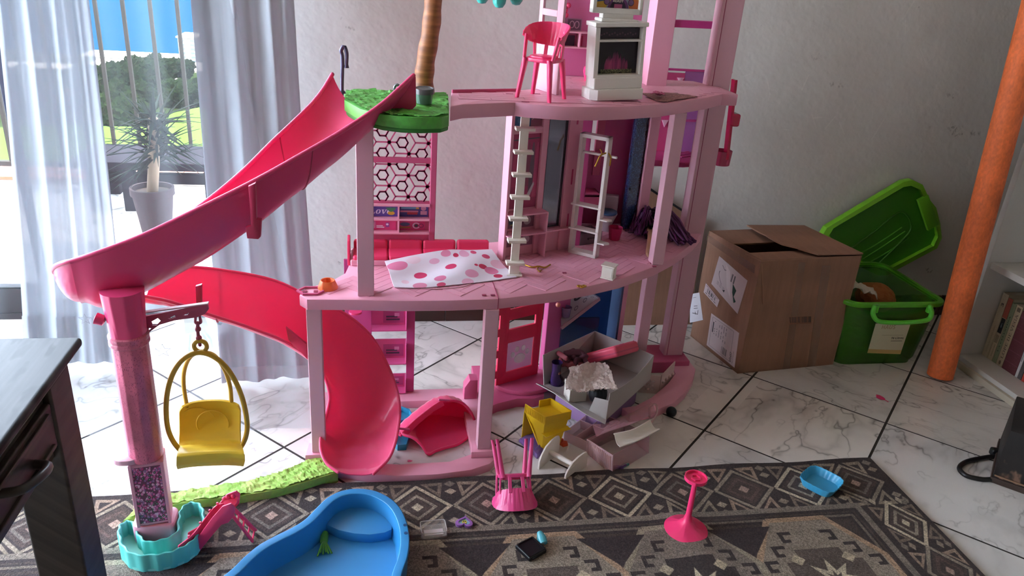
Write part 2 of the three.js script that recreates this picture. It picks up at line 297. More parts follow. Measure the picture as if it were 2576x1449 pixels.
// ---------- garden, town and sea below the balcony ----------
{
  const prof = (z) => { const d = -z; return d < 3.6 ? -0.6 : d < 30 ? -0.6 - (d - 3.6) * 0.2 : d < 330 ? -5.9 - (d - 30) * 0.132 : -46; };
  const rows = [];
  for (let i = 0; i <= 60; i++) { const d = 3.55 + Math.pow(i / 60, 2.2) * 330, row = []; for (let j = 0; j <= 40; j++) { const x = (j / 20 - 1) * (12 + d * 1.3); row.push([x, prof(-d) + (d > 12 ? (fbm(x * 0.05, d * 0.05) - 0.5) * 0.02 * d : 0) - (d > 240 ? Math.max(0, 6 * (0.45 - fbm(x * 0.012, 3))) : 0), -d]); } rows.push(row); }
  const land = dataTex(256, (u, v) => { const n = fbm(u * 20, v * 20, 4, 20), g = fbm(u * 6, v * 6 + 4, 3, 6); return g > 0.5 ? [60 + 24 * n, 55 + 24 * n, 44 + 18 * n] : [20 + 18 * n, 28 + 20 * n, 13 + 10 * n]; });
  struct('hillside', planarUV(sheet(rows), (x, y, z) => [x / 120, z / 120]), M(0xffffff, 1, { map: land, specularIntensity: 0 }));
  const lawn = []; for (let i = 0; i <= 8; i++) { const d = 6 + i * 4.4, row = []; for (let j = 0; j <= 8; j++) row.push([-9 + j * 1.6 + 0.3 * Math.sin(i), prof(-d) + 0.04 + (d > 12 ? (fbm((-9 + j * 1.6) * 0.05, d * 0.05) - 0.5) * 0.02 * d + 0.15 : 0), -d]); lawn.push(row); }
  struct('lawn', sheet(lawn), M(0x3c5220, 1, { specularIntensity: 0 }));
  struct('sea', new THREE.PlaneGeometry(9000, 5000).rotateX(-PI / 2).translate(0, -42, -2700), M(0x0e2a40, 1, { specularIntensity: 0 }));
    const tree = (x, d, h, w, c, label) => {
    const o = thing('garden_tree', label, 'tree', [x, prof(-d) - 0.3, -d]);
    mesh('trunk', tube([[0, 0, 0], [0.05 * w, h * 0.3, 0], [0, h * 0.6, 0.05]], 0.06 * w, { rs: 7 }), M(0x5b4a3a, 1), o);
    const gs = [];
    for (let k = 0; k < 90; k++) {
      const g = new THREE.IcosahedronGeometry(w * rr(0.07, 0.15), 3), p = g.attributes.position;
      for (let i = 0; i < p.count; i++) { const s = 0.62 + 0.76 * hash(Math.round(p.getX(i) * 997), Math.round(p.getY(i) * 991) + Math.round(p.getZ(i) * 983)); p.setXYZ(i, p.getX(i) * s, p.getY(i) * s, p.getZ(i) * s); }
      g.computeVertexNormals();
      const t = rr(0, 2 * PI), e = rr(-0.6, 1), q = w * 0.5 * Math.sqrt(rnd());
      g.translate(Math.cos(t) * q, h * (0.68 + 0.3 * e * 0.9), Math.sin(t) * q); gs.push(g);
    }
    mesh('foliage', gs, M(c, 1, { specularIntensity: 0 }), o).userData.kind = 'stuff';
  };
  const X = [[-10.3551,-6.3076,-34][0], [-8.2943,-4.6087,-26][0], [-18.1001,-10.4924,-62][0], [-21.3538,-14.6059,-85][0], [-16.9428,-6.6358,-40][0], [-9.9023,-7.6533,-45][0]];
  tree(X[0], 34, 1.7, 2.6, 0x141b0e, 'dark round garden tree beyond the lawn, just left of the tall plant');
  tree(X[1], 26, 1.3, 2.2, 0x182010, 'low olive green garden tree right above the lawn behind the railing');
  tree(X[2], 62, 1.6, 5, 0x12190d, 'broad dark tree below the white villas seen through the curtain');
  tree(X[3], 85, 2, 6, 0x141b10, 'grey green tree among the white villas near the sea');
  tree(X[4], 40, 1.8, 3.6, 0x1d2612, 'low light green shrub tree at the far left of the garden');
  tree(X[5], 45, 1.5, 3, 0x161e10, 'dark spreading tree behind the tall plant under the tower block');
  const house = (x, d, w, top, dp, c, label, nx, ny) => {
    const y0 = prof(-d) - 3, h = top - y0, o = thing('seaside_building', label, 'building', [x, y0, -d]), wm = M(c, 0.9, { specularIntensity: 0 }), gm = M(0x59636d, 0.3);
    mesh('walls', slab([-w / 2, 0, -dp], [w / 2, h, 0], 0), wm, o);
    mesh('roof', slab([-w / 2 - 0.3, h, -dp - 0.3], [w / 2 + 0.3, h + 0.3, 0.3], 0.05), M(0xb3a48f, 0.9), o);
    for (let i = 0; i < nx; i++) for (let j = 0; j < ny; j++) { const hh = (h - 3.2) / ny, ww = w / nx, x0 = -w / 2 + (i + 0.25) * ww, yy = 3.1 + j * hh; const f = mesh('window', slab([x0, yy + hh * 0.25, 0.01], [x0 + ww * 0.5, yy + hh * 0.8, 0.08], 0), wm, o); mesh('pane', slab([x0 + ww * 0.04, yy + hh * 0.29, 0.07], [x0 + ww * 0.46, yy + hh * 0.76, 0.1], 0), gm, f); }
  };
  const B = [[-36.0364,-18.5916,-170], [-60.8519,-31.6425,-230], [-44.5297,-22.038,-150], [-34.1018,-20.5548,-140], [-27.6479,-15.8081,-100], [-33.7366,-18.6548,-110], [-50.2439,-18.5343,-120]];
  house(B[0][0], 170, 5.4, B[0][1], 8, 0x96918a, 'tall white tower block standing at the right above the sea', 3, 7);
  house(B[1][0], 230, 34, B[1][1], 12, 0x928d85, 'long low white building along the shore, nearest the water', 8, 1);
  house(B[2][0], 150, 11, B[2][1], 9, 0x8f897f, 'white villa left of the tower block above the trees', 4, 1);
  house(B[3][0], 140, 13, B[3][1], 9, 0x96928a, 'wide white villa just below the tower block', 4, 1);
  house(B[4][0], 100, 8, B[4][1], 7, 0x847763, 'sand coloured villa half hidden in the garden trees', 3, 1);
  house(B[5][0], 110, 7, B[5][1], 7, 0x8a8377, 'small pale house at the left edge of the garden trees', 2, 1);
  house(B[6][0], 120, 12, B[6][1], 7, 0x8c8377, 'pale house far left beyond the railing post', 3, 1);
}
// ---------- sheer curtains ----------
const weave = dataTex(256, (u, v) => { const a = 0.5 + 0.5 * Math.sin(u * 2 * PI * 64), b = 0.5 + 0.5 * Math.sin(v * 2 * PI * 64), k = 150 + 60 * a * b + 45 * fbm(u * 8, v * 8, 3, 8); return [k, k, k]; }, false);
const sheer = (o) => new THREE.MeshPhysicalMaterial({ color: 0xa6acb4, roughness: 0.95, transmission: 0.08, thickness: 0, transparent: true, opacity: o, side: THREE.DoubleSide });
function drape(name, label, top, bot, yTop, folds, amp, op, bow, ph) {
  // top and bot: [xa, za, xb, zb]; folds run down the cloth, the foot is drawn out over the floor
  const o = thing(name, label, 'curtain', [0, 0, 0], 0, 'white sheer curtains at the balcony door'), rows = [], NU = 120, NV = 60;
  for (let i = 0; i <= NV; i++) {
    const v = i / NV, row = [], k = Math.pow(v, bow);
    for (let j = 0; j <= NU; j++) {
      const u = j / NU, xt = top[0] + (top[2] - top[0]) * u, zt = top[1] + (top[3] - top[1]) * u, xb = bot[0] + (bot[2] - bot[0]) * u, zb = bot[1] + (bot[3] - bot[1]) * u;
      const uu = u + 0.012 * Math.sin(v * 9 + u * 7 + ph), w = Math.sin(uu * folds * 2 * PI + ph) + 0.5 * Math.sin(uu * folds * 4.7 * PI + 1.3 + ph * 2 + v * 1.5), f = amp * (0.55 + 0.6 * v) * w + 0.012 * (fbm(u * 9 + ph, v * 5) - 0.5);
      row.push([xt + (xb - xt) * k + f * 0.35, yTop * (1 - v) + 0.004 + 0.012 * v * (1 + w * 0.3), zt + (zb - zt) * k + f]);
    }
    rows.push(row);
  }
  mesh('cloth', sheet(rows), sheer(op), o);
  const hem = rows.slice(-4).map((r) => r.map((p) => [p[0], p[1] + 0.002, p[2] + 0.003]));
  mesh('hem', sheet(hem), sheer(op), o);
  return o;
}
const curtainMid = drape('sheer_curtain', 'thin middle sheer curtain through which the bright balcony and blue sea show', [-0.80, -1.90, -0.34, -1.90], [-0.80, -1.42, -0.10, -1.42], 2.25, 3, 0.006, 0.26, 3.2, 0.4);
const curtainLeft = drape('sheer_curtain', 'bunched white sheer curtain hanging at the left behind the slide column', [[-0.7376,0.8139,-1.87][0], -1.87, [-0.5824,0.823,-1.87][0], -1.87], [[-0.8106,0.1511,-1.74][0], -1.74, [-0.58,0.1582,-1.72][0], -1.72], 2.25, 3.2, 0.009, 0.965, 2.4, 1.1);
const curtainRight = drape('sheer_curtain', 'gathered white sheer curtain against the wall edge right of the glass door', [-0.393, -1.90, -0.185, -1.90], [-0.35, -1.62, -0.125, -1.64], 2.25, 2.4, 0.009, 0.975, 2.2, 2.3);
{ // line print on the sheer: stars and a little frock
  const ink = M(0x8b8791, 0.9), teal = new THREE.MeshPhysicalMaterial({ color: 0x7fa9b4, roughness: 0.9, transparent: true, opacity: 0.45 });
  const star = (c, r, z, par, sc = 1) => { const p = []; for (let i = 0; i < 10; i++) { const a = PI / 2 + i * PI / 5, q = i % 2 ? r * 0.42 : r; p.push([c[0] + q * Math.cos(a), c[1] + q * Math.sin(a)]); } const inner = p.map((q) => [c[0] + (q[0] - c[0]) * 0.86, c[1] + (q[1] - c[1]) * 0.86]); mesh('printed_star', ext(p, 0.0006, { holes: [inner] }).translate(0, 0, z), ink, par); };
  star([-0.4186,0.1942,-1.45], 0.016, -1.45, curtainMid); star([-0.6181,0.1841,-1.62], 0.014, -1.62, curtainLeft);
  const z = -1.5, W = (pts) => pts.map((p) => p.slice(0, 2));
  mesh('printed_frock', ext([[-0.3637,0.2649],[-0.3495,0.2692],[-0.3363,0.2152],[-0.3856,0.2058],[-0.3851,0.2425]], 0.0005).translate(0, 0, z), teal, curtainMid);
  for (const p of [[[-0.3778,0.2057],[-0.3723,0.2065],[-0.3791,0.1758],[-0.3786,0.1635],[-0.3841,0.1637]], [[-0.3562,0.2109],[-0.3506,0.2126],[-0.343,0.1911],[-0.3409,0.1694],[-0.3451,0.1675],[-0.3472,0.1883]], [[-0.3507,0.2117],[-0.3457,0.2144],[-0.3348,0.1956],[-0.3325,0.1749],[-0.3368,0.1712],[-0.339,0.1919]], [[-0.3393,0.2528],[-0.3314,0.2546],[-0.319,0.2343],[-0.3099,0.2305],[-0.3134,0.225],[-0.3226,0.2279]]]) mesh('printed_limb', ext(p, 0.0005).translate(0, 0, z), teal, curtainMid);
}

// ---------- the doll house ----------
const pink = M(0xe59fb4, 0.42), pinkPale = M(0xd8a6b4, 0.45), pinkDeep = M(0xc2527a, 0.42), hot = M(0xde4478, 0.3), hotLow = M(0xf24c82, 0.95, { transmission: 0.4, thickness: 0, clearcoat: 0.7, clearcoatRoughness: 0.25 }), magenta = M(0xc23a86, 0.4), cherry = M(0xe0214f, 0.3), slotDark = M(0x9a3556, 0.6);
const white = M(0xe8e2dc, 0.4), cream = M(0xe6dcc6, 0.45);
const clearPink = new THREE.MeshPhysicalMaterial({ color: 0xe0609f, roughness: 0.12, transparent: true, opacity: 0.62 });
const sparkle = (a, b, n = 256, d = 0.9) => dataTex(n, (u, v) => { const k = hash(Math.floor(u * n), Math.floor(v * n)); const t = fbm(u * 7, v * 7, 3, 7); return k > d ? b : a.map((c) => c * (0.72 + 0.5 * t)); });
const house = thing('doll_house', 'large three storey pink doll house with a two part slide and curved decks', 'doll house');
const inside = (p, poly) => { let r = false; for (let i = 0, j = poly.length - 1; i < poly.length; j = i++) if ((poly[i][1] > p[1]) !== (poly[j][1] > p[1]) && p[0] < (poly[j][0] - poly[i][0]) * (p[1] - poly[i][1]) / (poly[j][1] - poly[i][1]) + poly[i][0]) r = !r; return r; };
// ground floor rings and plinths
mesh('base', plan([[-0.128, -1.56], [-0.128, -1.3], [-0.064, -1.262], [-0.01, -1.247], [0.044, -1.238], [0.122, -1.237], [0.19, -1.246], [0.232, -1.264], [0.244, -1.28], [0.244, -1.31], [0.238, -1.56]], 0, 0.02, { bev: 0.0015, holes: [[[-0.095, -1.51], [-0.095, -1.31], [-0.03, -1.287], [0.05, -1.275], [0.15, -1.277], [0.2, -1.3], [0.2, -1.51]]] }), pink, house);
mesh('base', plan([[0.24, -1.51], [0.252, -1.476], [0.262, -1.47], [0.28, -1.482], [0.329, -1.5], [0.37, -1.498], [0.395, -1.51], [0.405, -1.56], [0.41, -1.66], [0.24, -1.66]], 0, 0.024, { bev: 0.0015 }), pinkDeep, house);
mesh('step', plan(circ(0.075, 40, 0.355, -1.57, 0.06), 0.0245, 0.036, { bev: 0.0015 }), pinkDeep, house);
mesh('base', plan([[0.822, -1.66], [0.822, -1.622], [0.796, -1.573], [0.75, -1.511], [0.701, -1.465], [0.64, -1.433], [0.58, -1.42], [0.57, -1.452], [0.607, -1.46], [0.658, -1.494], [0.721, -1.555], [0.76, -1.603], [0.762, -1.64]], 0, 0.02, { bev: 0.0015 }), pink, house);
mesh('base', slab([0.6, 0, -1.735], [0.812, 0.034, -1.64], 0.003), pinkDeep, house);
for (const [x, z] of [[-0.109, -1.318], [0.221, -1.305]]) mesh('plinth', plan([[x - 0.022, z - 0.02], [x + 0.022, z - 0.02], [x + 0.022, z + 0.022], [x - 0.026, z + 0.022]], 0.0205, 0.036, { bev: 0.0015 }), pink, house);
const post = (x, z, y0, y1, w = 0.027, d = 0.027, m = pinkPale) => mesh('post', slab([x - w / 2, y0, z - d / 2], [x + w / 2, y1, z + d / 2], 0.0015), m, house);
post(-0.109, -1.316, 0.0365, 0.353); post(0.221, -1.304, 0.0365, 0.353);
post(-0.0145, -1.322, 0.3755, 0.7, 0.03, 0.026); post(0.6085, -1.478, 0.3755, 0.705, 0.026, 0.028);
post([0.6547,0.2188,-1.61][0], -1.61, 0.024, 0.353, 0.027, 0.03);
{ // tall rear right post with its guide groove
  const p = post(0.776, -1.69, 0.0345, 1.3, 0.052, 0.036);
  mesh('groove', slab([0.758, 0.036, -1.6725], [0.7595, 1.3, -1.6715], 0), slotDark, p);
}
// decks
function herring(poly, y, parent, m, L = 0.06, W = 0.0165, box2) {
  const c = Math.SQRT1_2, g = 0.0005; let n = 0;
  for (let i = -40; i < 60; i++) for (let j = -40; j < 60; j++) for (const k of [0, 1]) {
    // herringbone: steps of one plank width on a diagonal lattice
    const ox = i * W + j * L * 1.0, oz = i * W - j * L * 1.0;
    const r = k ? [[ox, oz + W], [ox + W, oz + W + L]] : [[ox, oz], [ox + L, oz + W]];
    const q = [[r[0][0] + g, r[0][1] + g], [r[1][0] - g, r[0][1] + g], [r[1][0] - g, r[1][1] - g], [r[0][0] + g, r[1][1] - g]].map(([a, b]) => [0.3 + (a - b) * c, -1.5 + (a + b) * c]);
    if (n > 285 || !q.every((p) => inside(p, poly))) continue;
    n++; mesh('plank', plan(q, y, y + 0.0008), m, parent);
  }
}
const d2 = [...[[-0.1343,-1.3179],[-0.1194,-1.2984],[-0.0289,-1.2951],[0.0428,-1.2886],[0.1365,-1.2887],[0.2302,-1.2943],[0.351,-1.324],[0.4227,-1.3523],[0.5001,-1.3884],[0.6023,-1.4581],[0.6713,-1.52],[0.7489,-1.606],[0.7949,-1.6713]], [0.815, -1.72], [0.815, -1.775], [0.46, -1.775], [0.42, -1.64], [0.25, -1.6], [0.25, -1.535], [-0.05, -1.535], [-0.05, -1.46], ...[[-0.0557,-1.4216],[-0.0757,-1.3898],[-0.104,-1.3651],[-0.1279,-1.3448]]];
const deck2 = mesh('deck', plan(d2, 0.353, 0.375, { bev: 0.002 }), pink, house);
{
  const cx = d2.reduce((s, p) => s + p[0], 0) / d2.length, cz = d2.reduce((s, p) => s + p[1], 0) / d2.length;
  herring(d2.map((p) => [cx + (p[0] - cx) * 0.965, cz + (p[1] - cz) * 0.94]), 0.3751, deck2, pink);
  const e = [0.2317,0.375,-1.2943];
  mesh('seam', slab([e[0] - 0.0007, 0.3535, e[2] - 0.09], [e[0] + 0.0007, 0.3765, e[2] + 0.0006], 0), slotDark, deck2);
  for (const p of [[0.2063,0.376,-1.3088], [0.2231,0.376,-1.3086], [0.5978,0.376,-1.4717], [0.5969,0.376,-1.4533], [0.3888,0.376,-1.4181]]) mesh('slot', box(0.008, 0.0012, 0.006, 0, p), slotDark, deck2);
  const s = [-0.1147,0.376,-1.3315];
  mesh('socket', plan(circ(0.026, 6, s[0], s[2], 0.02), 0.3755, 0.379, { holes: [circ(0.022, 6, s[0], s[2], 0.016)] }), pinkDeep, deck2);
  for (const k of [-0.011, 0.009]) mesh('slot', box(0.008, 0.0012, 0.008, 0, [s[0] + k, 0.3755, s[2]]), slotDark, deck2);
  mesh('tub_rim', plan(circ(0.07, 44, ...(([x, , z]) => [x, z])([0.118,0.376,-1.3685]), 0.03), 0.3758, 0.3772, { holes: [circ(0.066, 44, ...(([x, , z]) => [x, z])([0.118,0.376,-1.3685]), 0.027)] }), pinkPale, deck2);
}
const d3 = [...[[0.1286,-1.3005],[0.153,-1.3272],[0.2511,-1.3666],[0.2701,-1.3552],[0.3365,-1.3422],[0.3977,-1.3507],[0.4645,-1.3718],[0.539,-1.407],[0.6058,-1.4546],[0.6799,-1.5111],[0.7381,-1.5672]], [0.775, -1.57], [0.775, -1.67], [0.74, -1.74], [0.37, -1.74], ...[[0.3193,-1.5281],[0.282,-1.5002],[0.2108,-1.4738],[0.1433,-1.4444]]];
const deck3 = mesh('deck', plan(d3, 0.705, 0.73, { bev: 0.002 }), pink, house);
mesh('back_rim', bar([0.144,0.732,-1.437], [0.2779,0.732,-1.4827], 0.004, 0.008), pinkDeep, deck3);
for (let k = 0; k < 17; k++) { // straight planks
  const z = -1.385 - k * 0.02, xs = []; for (let x = -0.1; x < 0.9; x += 0.004) if (inside([x, z - 0.011], d3) && inside([x, z + 0.011], d3)) xs.push(x);
  if (xs.length < 12) continue;
  const a = xs[0] + 0.01, b = xs[xs.length - 1] - 0.01; let x = a, s = (k % 3) * 0.06 + 0.06;
  while (x < b) { const e = Math.min(b, x + s); if (e - x > 0.01) mesh('plank', slab([x + 0.0004, 0.7302, z - 0.0094], [e - 0.0004, 0.7309, z + 0.0094], 0), pink, deck3); x = e; s = 0.17; }
}
for (const p of [[0.2542,0.731,-1.4476], [0.2704,0.731,-1.3691], [0.309,0.731,-1.4605]]) mesh('slot', box(0.014, 0.0008, 0.003, 0, [p[0], 0.7306, p[2]]), slotDark, deck3);
// grass deck with the palm
const grassTex = dataTex(256, (u, v) => { const n = fbm(u * 40, v * 40, 3, 40), m = fbm(u * 9, v * 9, 3, 9); return [190 + 50 * m, 200 + 50 * n, 190 + 50 * m]; });
function turf(poly, y0, y1, m, parent, name, amp, cell = 0.004, up) {
  // rough turf: a bumpy top sheet over the outline, with its skirt
  const xs = poly.map((p) => p[0]), zs = poly.map((p) => p[1]), a = Math.min(...xs), b = Math.max(...xs), c = Math.min(...zs), d = Math.max(...zs), gs = [plan(poly, y0, y1 - 0.0004, { bev: 0.0015 })];
  const P = [], I = [], id = new Map(), NX = Math.ceil((b - a) / cell), NZ = Math.ceil((d - c) / cell);
  const vert = (i, j) => { const k = i * 9999 + j; if (!id.has(k)) { const x = a + i * cell, z = c + j * cell; id.set(k, P.length / 3); const h = fbm(x * 130, z * 130, 3) * 0.65 + 0.35 * fbm(x * 45 + 5, z * 45, 2); P.push(x + (hash(i, j) - 0.5) * cell * 0.6, y1 + amp * (h - 0.25), z + (hash(j, i + 5) - 0.5) * cell * 0.6); } return id.get(k); };
  for (let i = 0; i < NX; i++) for (let j = 0; j < NZ; j++) if ([[0, 0], [1, 0], [0, 1], [1, 1]].every(([u, v]) => inside([a + (i + u) * cell, c + (j + v) * cell], poly))) I.push(vert(i, j), vert(i, j + 1), vert(i + 1, j + 1), vert(i, j), vert(i + 1, j + 1), vert(i + 1, j));
  const g = new THREE.BufferGeometry(); g.setAttribute('position', new THREE.BufferAttribute(new Float32Array(P), 3)); g.setIndex(I); gs.push(g.toNonIndexed());
  return mesh(name, planarUV(merge(gs), (x, y, z) => [x * 6, z * 6 + y * 5]), m, parent);
}
{
  const q = [[-0.0497,-1.4011],[-0.0266,-1.4195],[0.0435,-1.4116],[0.1344,-1.4127],[0.1258,-1.2944],[0.1189,-1.2185],[0.1061,-1.2003],[0.0734,-1.1913],[0.0431,-1.1919],[0.0131,-1.2051],[-0.0206,-1.2438],[-0.0469,-1.3154]];
  turf(q, 0.713, 0.732, M(0x6fbf58, 0.6, { map: grassTex }), house, 'grass_deck', 0.009);
  const cx = q.reduce((t, p) => t + p[0], 0) / q.length, cz = q.reduce((t, p) => t + p[1], 0) / q.length;
  mesh('skirt', plan(q.map(([x, z]) => [cx + (x - cx) * 0.99, cz + (z - cz) * 0.99]), 0.706, 0.714, { bev: 0.003 }), M(0x2f7a2c, 0.5), house);
}
// upper slide: near rim, far rim, and the sag between
function chute(near, far, depth, t, m, name, n = 60, lip = 0.0035, p = 2.5) {
  const A = curve(near), B = curve(far), C = 22, rows = [], D = depth.length - 1;
  for (let i = 0; i <= n; i++) {
    const s = i / n, a = A.getPoint(s), b = B.getPoint(s), k = s * D, k0 = Math.min(D - 1, Math.floor(k)), dd = depth[k0] + (depth[k0 + 1] - depth[k0]) * sm(k - k0), row = [];
    for (let j = 0; j <= C; j++) { const u = j / C, w = 1 - Math.pow(Math.abs(2 * u - 1), p), e = 0.5 + 0.5 * Math.sign(u - 0.5) * Math.pow(Math.abs(2 * u - 1), 0.8); row.push([a.x + (b.x - a.x) * e, a.y + (b.y - a.y) * e - dd * w, a.z + (b.z - a.z) * e]); }
    rows.push(row);
  }
  const g = [sheet(rows, t, { crease: 1.2 }), tube(rows.map((r) => r[0]), lip, { n: n * 2, rs: 8 }), tube(rows.map((r) => r[C]), lip, { n: n * 2, rs: 8 })];
  return { o: mesh(name, merge(g), m, house), rows };
}
const upN = [[0.063,0.7864,-1.245],[0.045,0.7729,-1.225],[0.0131,0.7472,-1.205],[-0.0464,0.7101,-1.175],[-0.1037,0.6794,-1.15],[-0.1711,0.643,-1.13],[-0.2486,0.6042,-1.115],[-0.3342,0.5626,-1.105],[-0.3912,0.5404,-1.1],[-0.4273,0.5261,-1.105]];
const upF = [[-0.0668,0.7677,-1.345],[-0.0805,0.746,-1.335],[-0.0963,0.7264,-1.32],[-0.1267,0.6986,-1.29],[-0.1565,0.6727,-1.265],[-0.2114,0.6206,-1.24],[-0.2854,0.5647,-1.225],[-0.3668,0.5275,-1.215],[-0.4214,0.5095,-1.205],[-0.4566,0.4927,-1.2]];
upF.forEach((p, i) => { if (i > 5) p[1] = upN[i][1] - 0.036 - (i - 5) * 0.006; });
const upper = chute(upN, upF, [0.055, 0.052, 0.056, 0.064, 0.072, 0.078, 0.082, 0.084, 0.08, 0.055], -0.0022, hot, 'upper_slide');
const lerp = ([a, b], t) => a.map((v, i) => v + (b[i] - v) * t);
{ // rounded end wall of the upper slide and its clips
  const r = upper.rows[60], r2 = upper.rows[57], C = r.length - 1, q = [], m0 = lerp([r[0], r[C]], 0.5), dx = new THREE.Vector3(r[0][0] - r2[0][0], r[0][1] - r2[0][1], r[0][2] - r2[0][2]).normalize().multiplyScalar(0.036);
  for (let i = 0; i <= 10; i++) { const t = i / 10 * PI / 2 * 0.985, k = Math.cos(t), e = Math.sin(t); q.push(r.map((p) => [m0[0] + (p[0] - m0[0]) * k + dx.x * e, m0[1] + (p[1] - m0[1]) * k + dx.y * e * 0.6, m0[2] + (p[2] - m0[2]) * k + dx.z * e])); }
  mesh('end_rim', tube([...q.map((w) => w[0]), ...q.map((w) => w[C]).reverse()], 0.0035, { n: 60, rs: 8 }), hot, upper.o);
  mesh('end_wall', sheet(q, 0.0022, { crease: 1.2 }), hot, upper.o);
  const w = [[0.0608,0.7983],[0.0622,0.7566],[0.0564,0.7523],[0.0268,0.7524],[0.0411,0.7719]];
  const z = -1.245; mesh('side_wing', ext([[0.0618,0.7863],[0.0668,0.7841],[0.0682,0.7394],[0.0626,0.7335],[0.0198,0.7319],[0.0291,0.751]], 0.004, { bev: 0.001 }).translate(0, 0, z - 0.004), hot, upper.o);
  mesh('clip', ext([[-0.1783,0.6386],[-0.168,0.6436],[-0.1697,0.5888],[-0.163,0.587],[-0.1657,0.5606],[-0.1694,0.5567],[-0.1853,0.5579],[-0.1864,0.5755],[-0.1783,0.5781]], 0.012, { bev: 0.002 }).translate(0, 0, -1.128), M(0xb02850, 0.4), upper.o);
  mesh('seam', tube(upper.rows[25].map((p) => [p[0], p[1] - 0.0036, p[2] + 0.001]), 0.0012, { rs: 6 }), M(0xb02850, 0.5), upper.o);
}
// tower: flowered box, glitter column, collar and bracket arm
const towerTex = sparkle([222, 112, 142], [150, 60, 92], 256, 0.93);
{
  const b = [-0.3693,0.045,-1.1186], x = b[0], z = b[2];
  const t = mesh('tower_base', plan(rrect(0.066, 0.05, 0.012, x, z), 0.014, 0.05, { bev: 0.002 }), pink, house);
  const g = mesh('tower_box', T(slab([-0.0265, 0, -0.021], [0.0265, 0.125, 0.021], 0.003), [x, 0.0505, z], [0, 0.17, 0]), pink, house);
  const flower = canvasTex(512, 1024, (c, w, h) => { c.fillStyle = '#6e3452'; c.fillRect(0, 0, w, h); for (let i = 0; i < 420; i++) { const px = rnd() * w, py = rnd() * h, r = rr(16, 34), col = ['#d94b94', '#c22f72', '#e27cb4', '#8d5a8e', '#3d4a38', '#efb3d3'][rnd() * 6 | 0]; c.fillStyle = col; for (let k = 0; k < 6; k++) { const a = k * PI / 3 + i; c.beginPath(); c.ellipse(px + Math.cos(a) * r * 0.5, py + Math.sin(a) * r * 0.5, r * 0.42, r * 0.3, a, 0, 7); c.fill(); } c.fillStyle = '#f0e2ee'; c.beginPath(); c.arc(px, py, r * 0.2, 0, 7); c.fill(); } });
  mesh('flower_print', T(card(0.042, 0.112), [x + Math.sin(0.17) * 0.0214, 0.057, z + Math.cos(0.17) * 0.0214], [0, 0.17, 0]), M(0xffffff, 0.4, { map: flower }), g);
  for (const k of [-1, 1]) mesh('frame_edge', T(slab([k * 0.0239 - 0.0025, 0, 0.021], [k * 0.0239 + 0.0025, 0.125, 0.0235], 0.0008), [x, 0.0505, z], [0, 0.17, 0]), pink, g);
  mesh('ledge', plan(rrect(0.044, 0.038, 0.018, x - 0.026, z + 0.008), 0.1765, 0.186, { bev: 0.0015 }), pinkPale, house);
  const top = 0.4473 * 1;
  mesh('column', planarUV(lathe([[0.0245, 0.176], [0.0262, 0.18], [0.0266, 0.385], [0.0292, 0.388], [0.0292, 0.392], [0.028, 0.394], [0.0292, 0.398], [0.0292, 0.402], [0.026, 0.404]], [x, 0, z], 48), (a, y, c) => [Math.atan2(c - z, a - x) / PI * 0.5, y * 2.5]), M(0xffffff, 0.3, { map: towerTex }), house);
  mesh('collar', lathe([[0.026, 0.403], [0.0272, 0.43], [0.029, 0.452], [0.0305, 0.476], [0.001, 0.478]], [x, 0, z], 48), hot, house);
  mesh('collar_knob', lathe([[0.001, 0], [0.008, 0.002], [0.009, 0.014], [0.001, 0.016]], [x - 0.026, 0.428, z + 0.01], 20, [0, 0, 1.2]), hot, house);
  // arm: pierced bracket with a top flange
  const az = z + 0.012, arm = [[-0.3617,0.4201],[-0.3146,0.4304],[-0.254,0.4448],[-0.2525,0.4352],[-0.2591,0.4263],[-0.2708,0.421],[-0.3046,0.4159],[-0.3274,0.4086],[-0.3464,0.3937],[-0.3634,0.3871]];
  const holes = [[[-0.3406,0.4143],[-0.3283,0.4217],[-0.3232,0.4155],[-0.331,0.4073],[-0.3391,0.4074]], [[-0.3158,0.4195],[-0.3024,0.4262],[-0.3017,0.4214],[-0.3102,0.4174]], [[-0.2932,0.4247],[-0.281,0.43],[-0.2839,0.4246]], [[-0.344,0.4048],[-0.3384,0.4033],[-0.3461,0.3965]]].map((h) => h);
  const a = mesh('swing_arm', ext(arm, 0.005, { bev: 0.0008, holes }).translate(0, 0, -1.1375), M(0xb5476a, 0.45), house);
  mesh('top_flange', bar([-0.3631,0.4275,-1.135], [-0.2523,0.4447,-1.135], 0.009, 0.002), pinkPale, a);
  mesh('hook_loop', tube([[-0.2743,0.421,-1.135],[-0.2742,0.4093,-1.135],[-0.267,0.4106,-1.135],[-0.2673,0.4209,-1.135]], 0.0018), M(0xb5476a, 0.45), a);
}
// lower slide
const loN = [[-0.3681,0.4433,-1.17],[-0.3302,0.4075,-1.22],[-0.2851,0.3658,-1.26],[-0.2298,0.3153,-1.31],[-0.1655,0.2628,-1.345],[-0.1169,0.2087,-1.365],[-0.0973,0.1719,-1.365],[-0.0886,0.1315,-1.355],[-0.0943,0.1043,-1.345],[-0.1023,0.0735,-1.332],[-0.1045,0.0704,-1.29],[-0.1021,0.0621,-1.27],[-0.0908,0.0496,-1.248],[-0.0692,0.0429,-1.228]];
const loF = [[-0.3661,0.4548,-1.25],[-0.324,0.4291,-1.32],[-0.2745,0.4023,-1.37],[-0.1906,0.3599,-1.42],[-0.1345,0.3154,-1.45],[-0.057,0.2699,-1.452],[-0.0088,0.2283,-1.44],[0.03,0.1658,-1.41],[0.05,0.1094,-1.375],[0.0476,0.0812,-1.315],[0.0291,0.0493,-1.26],[-0.0018,0.0368,-1.226]];
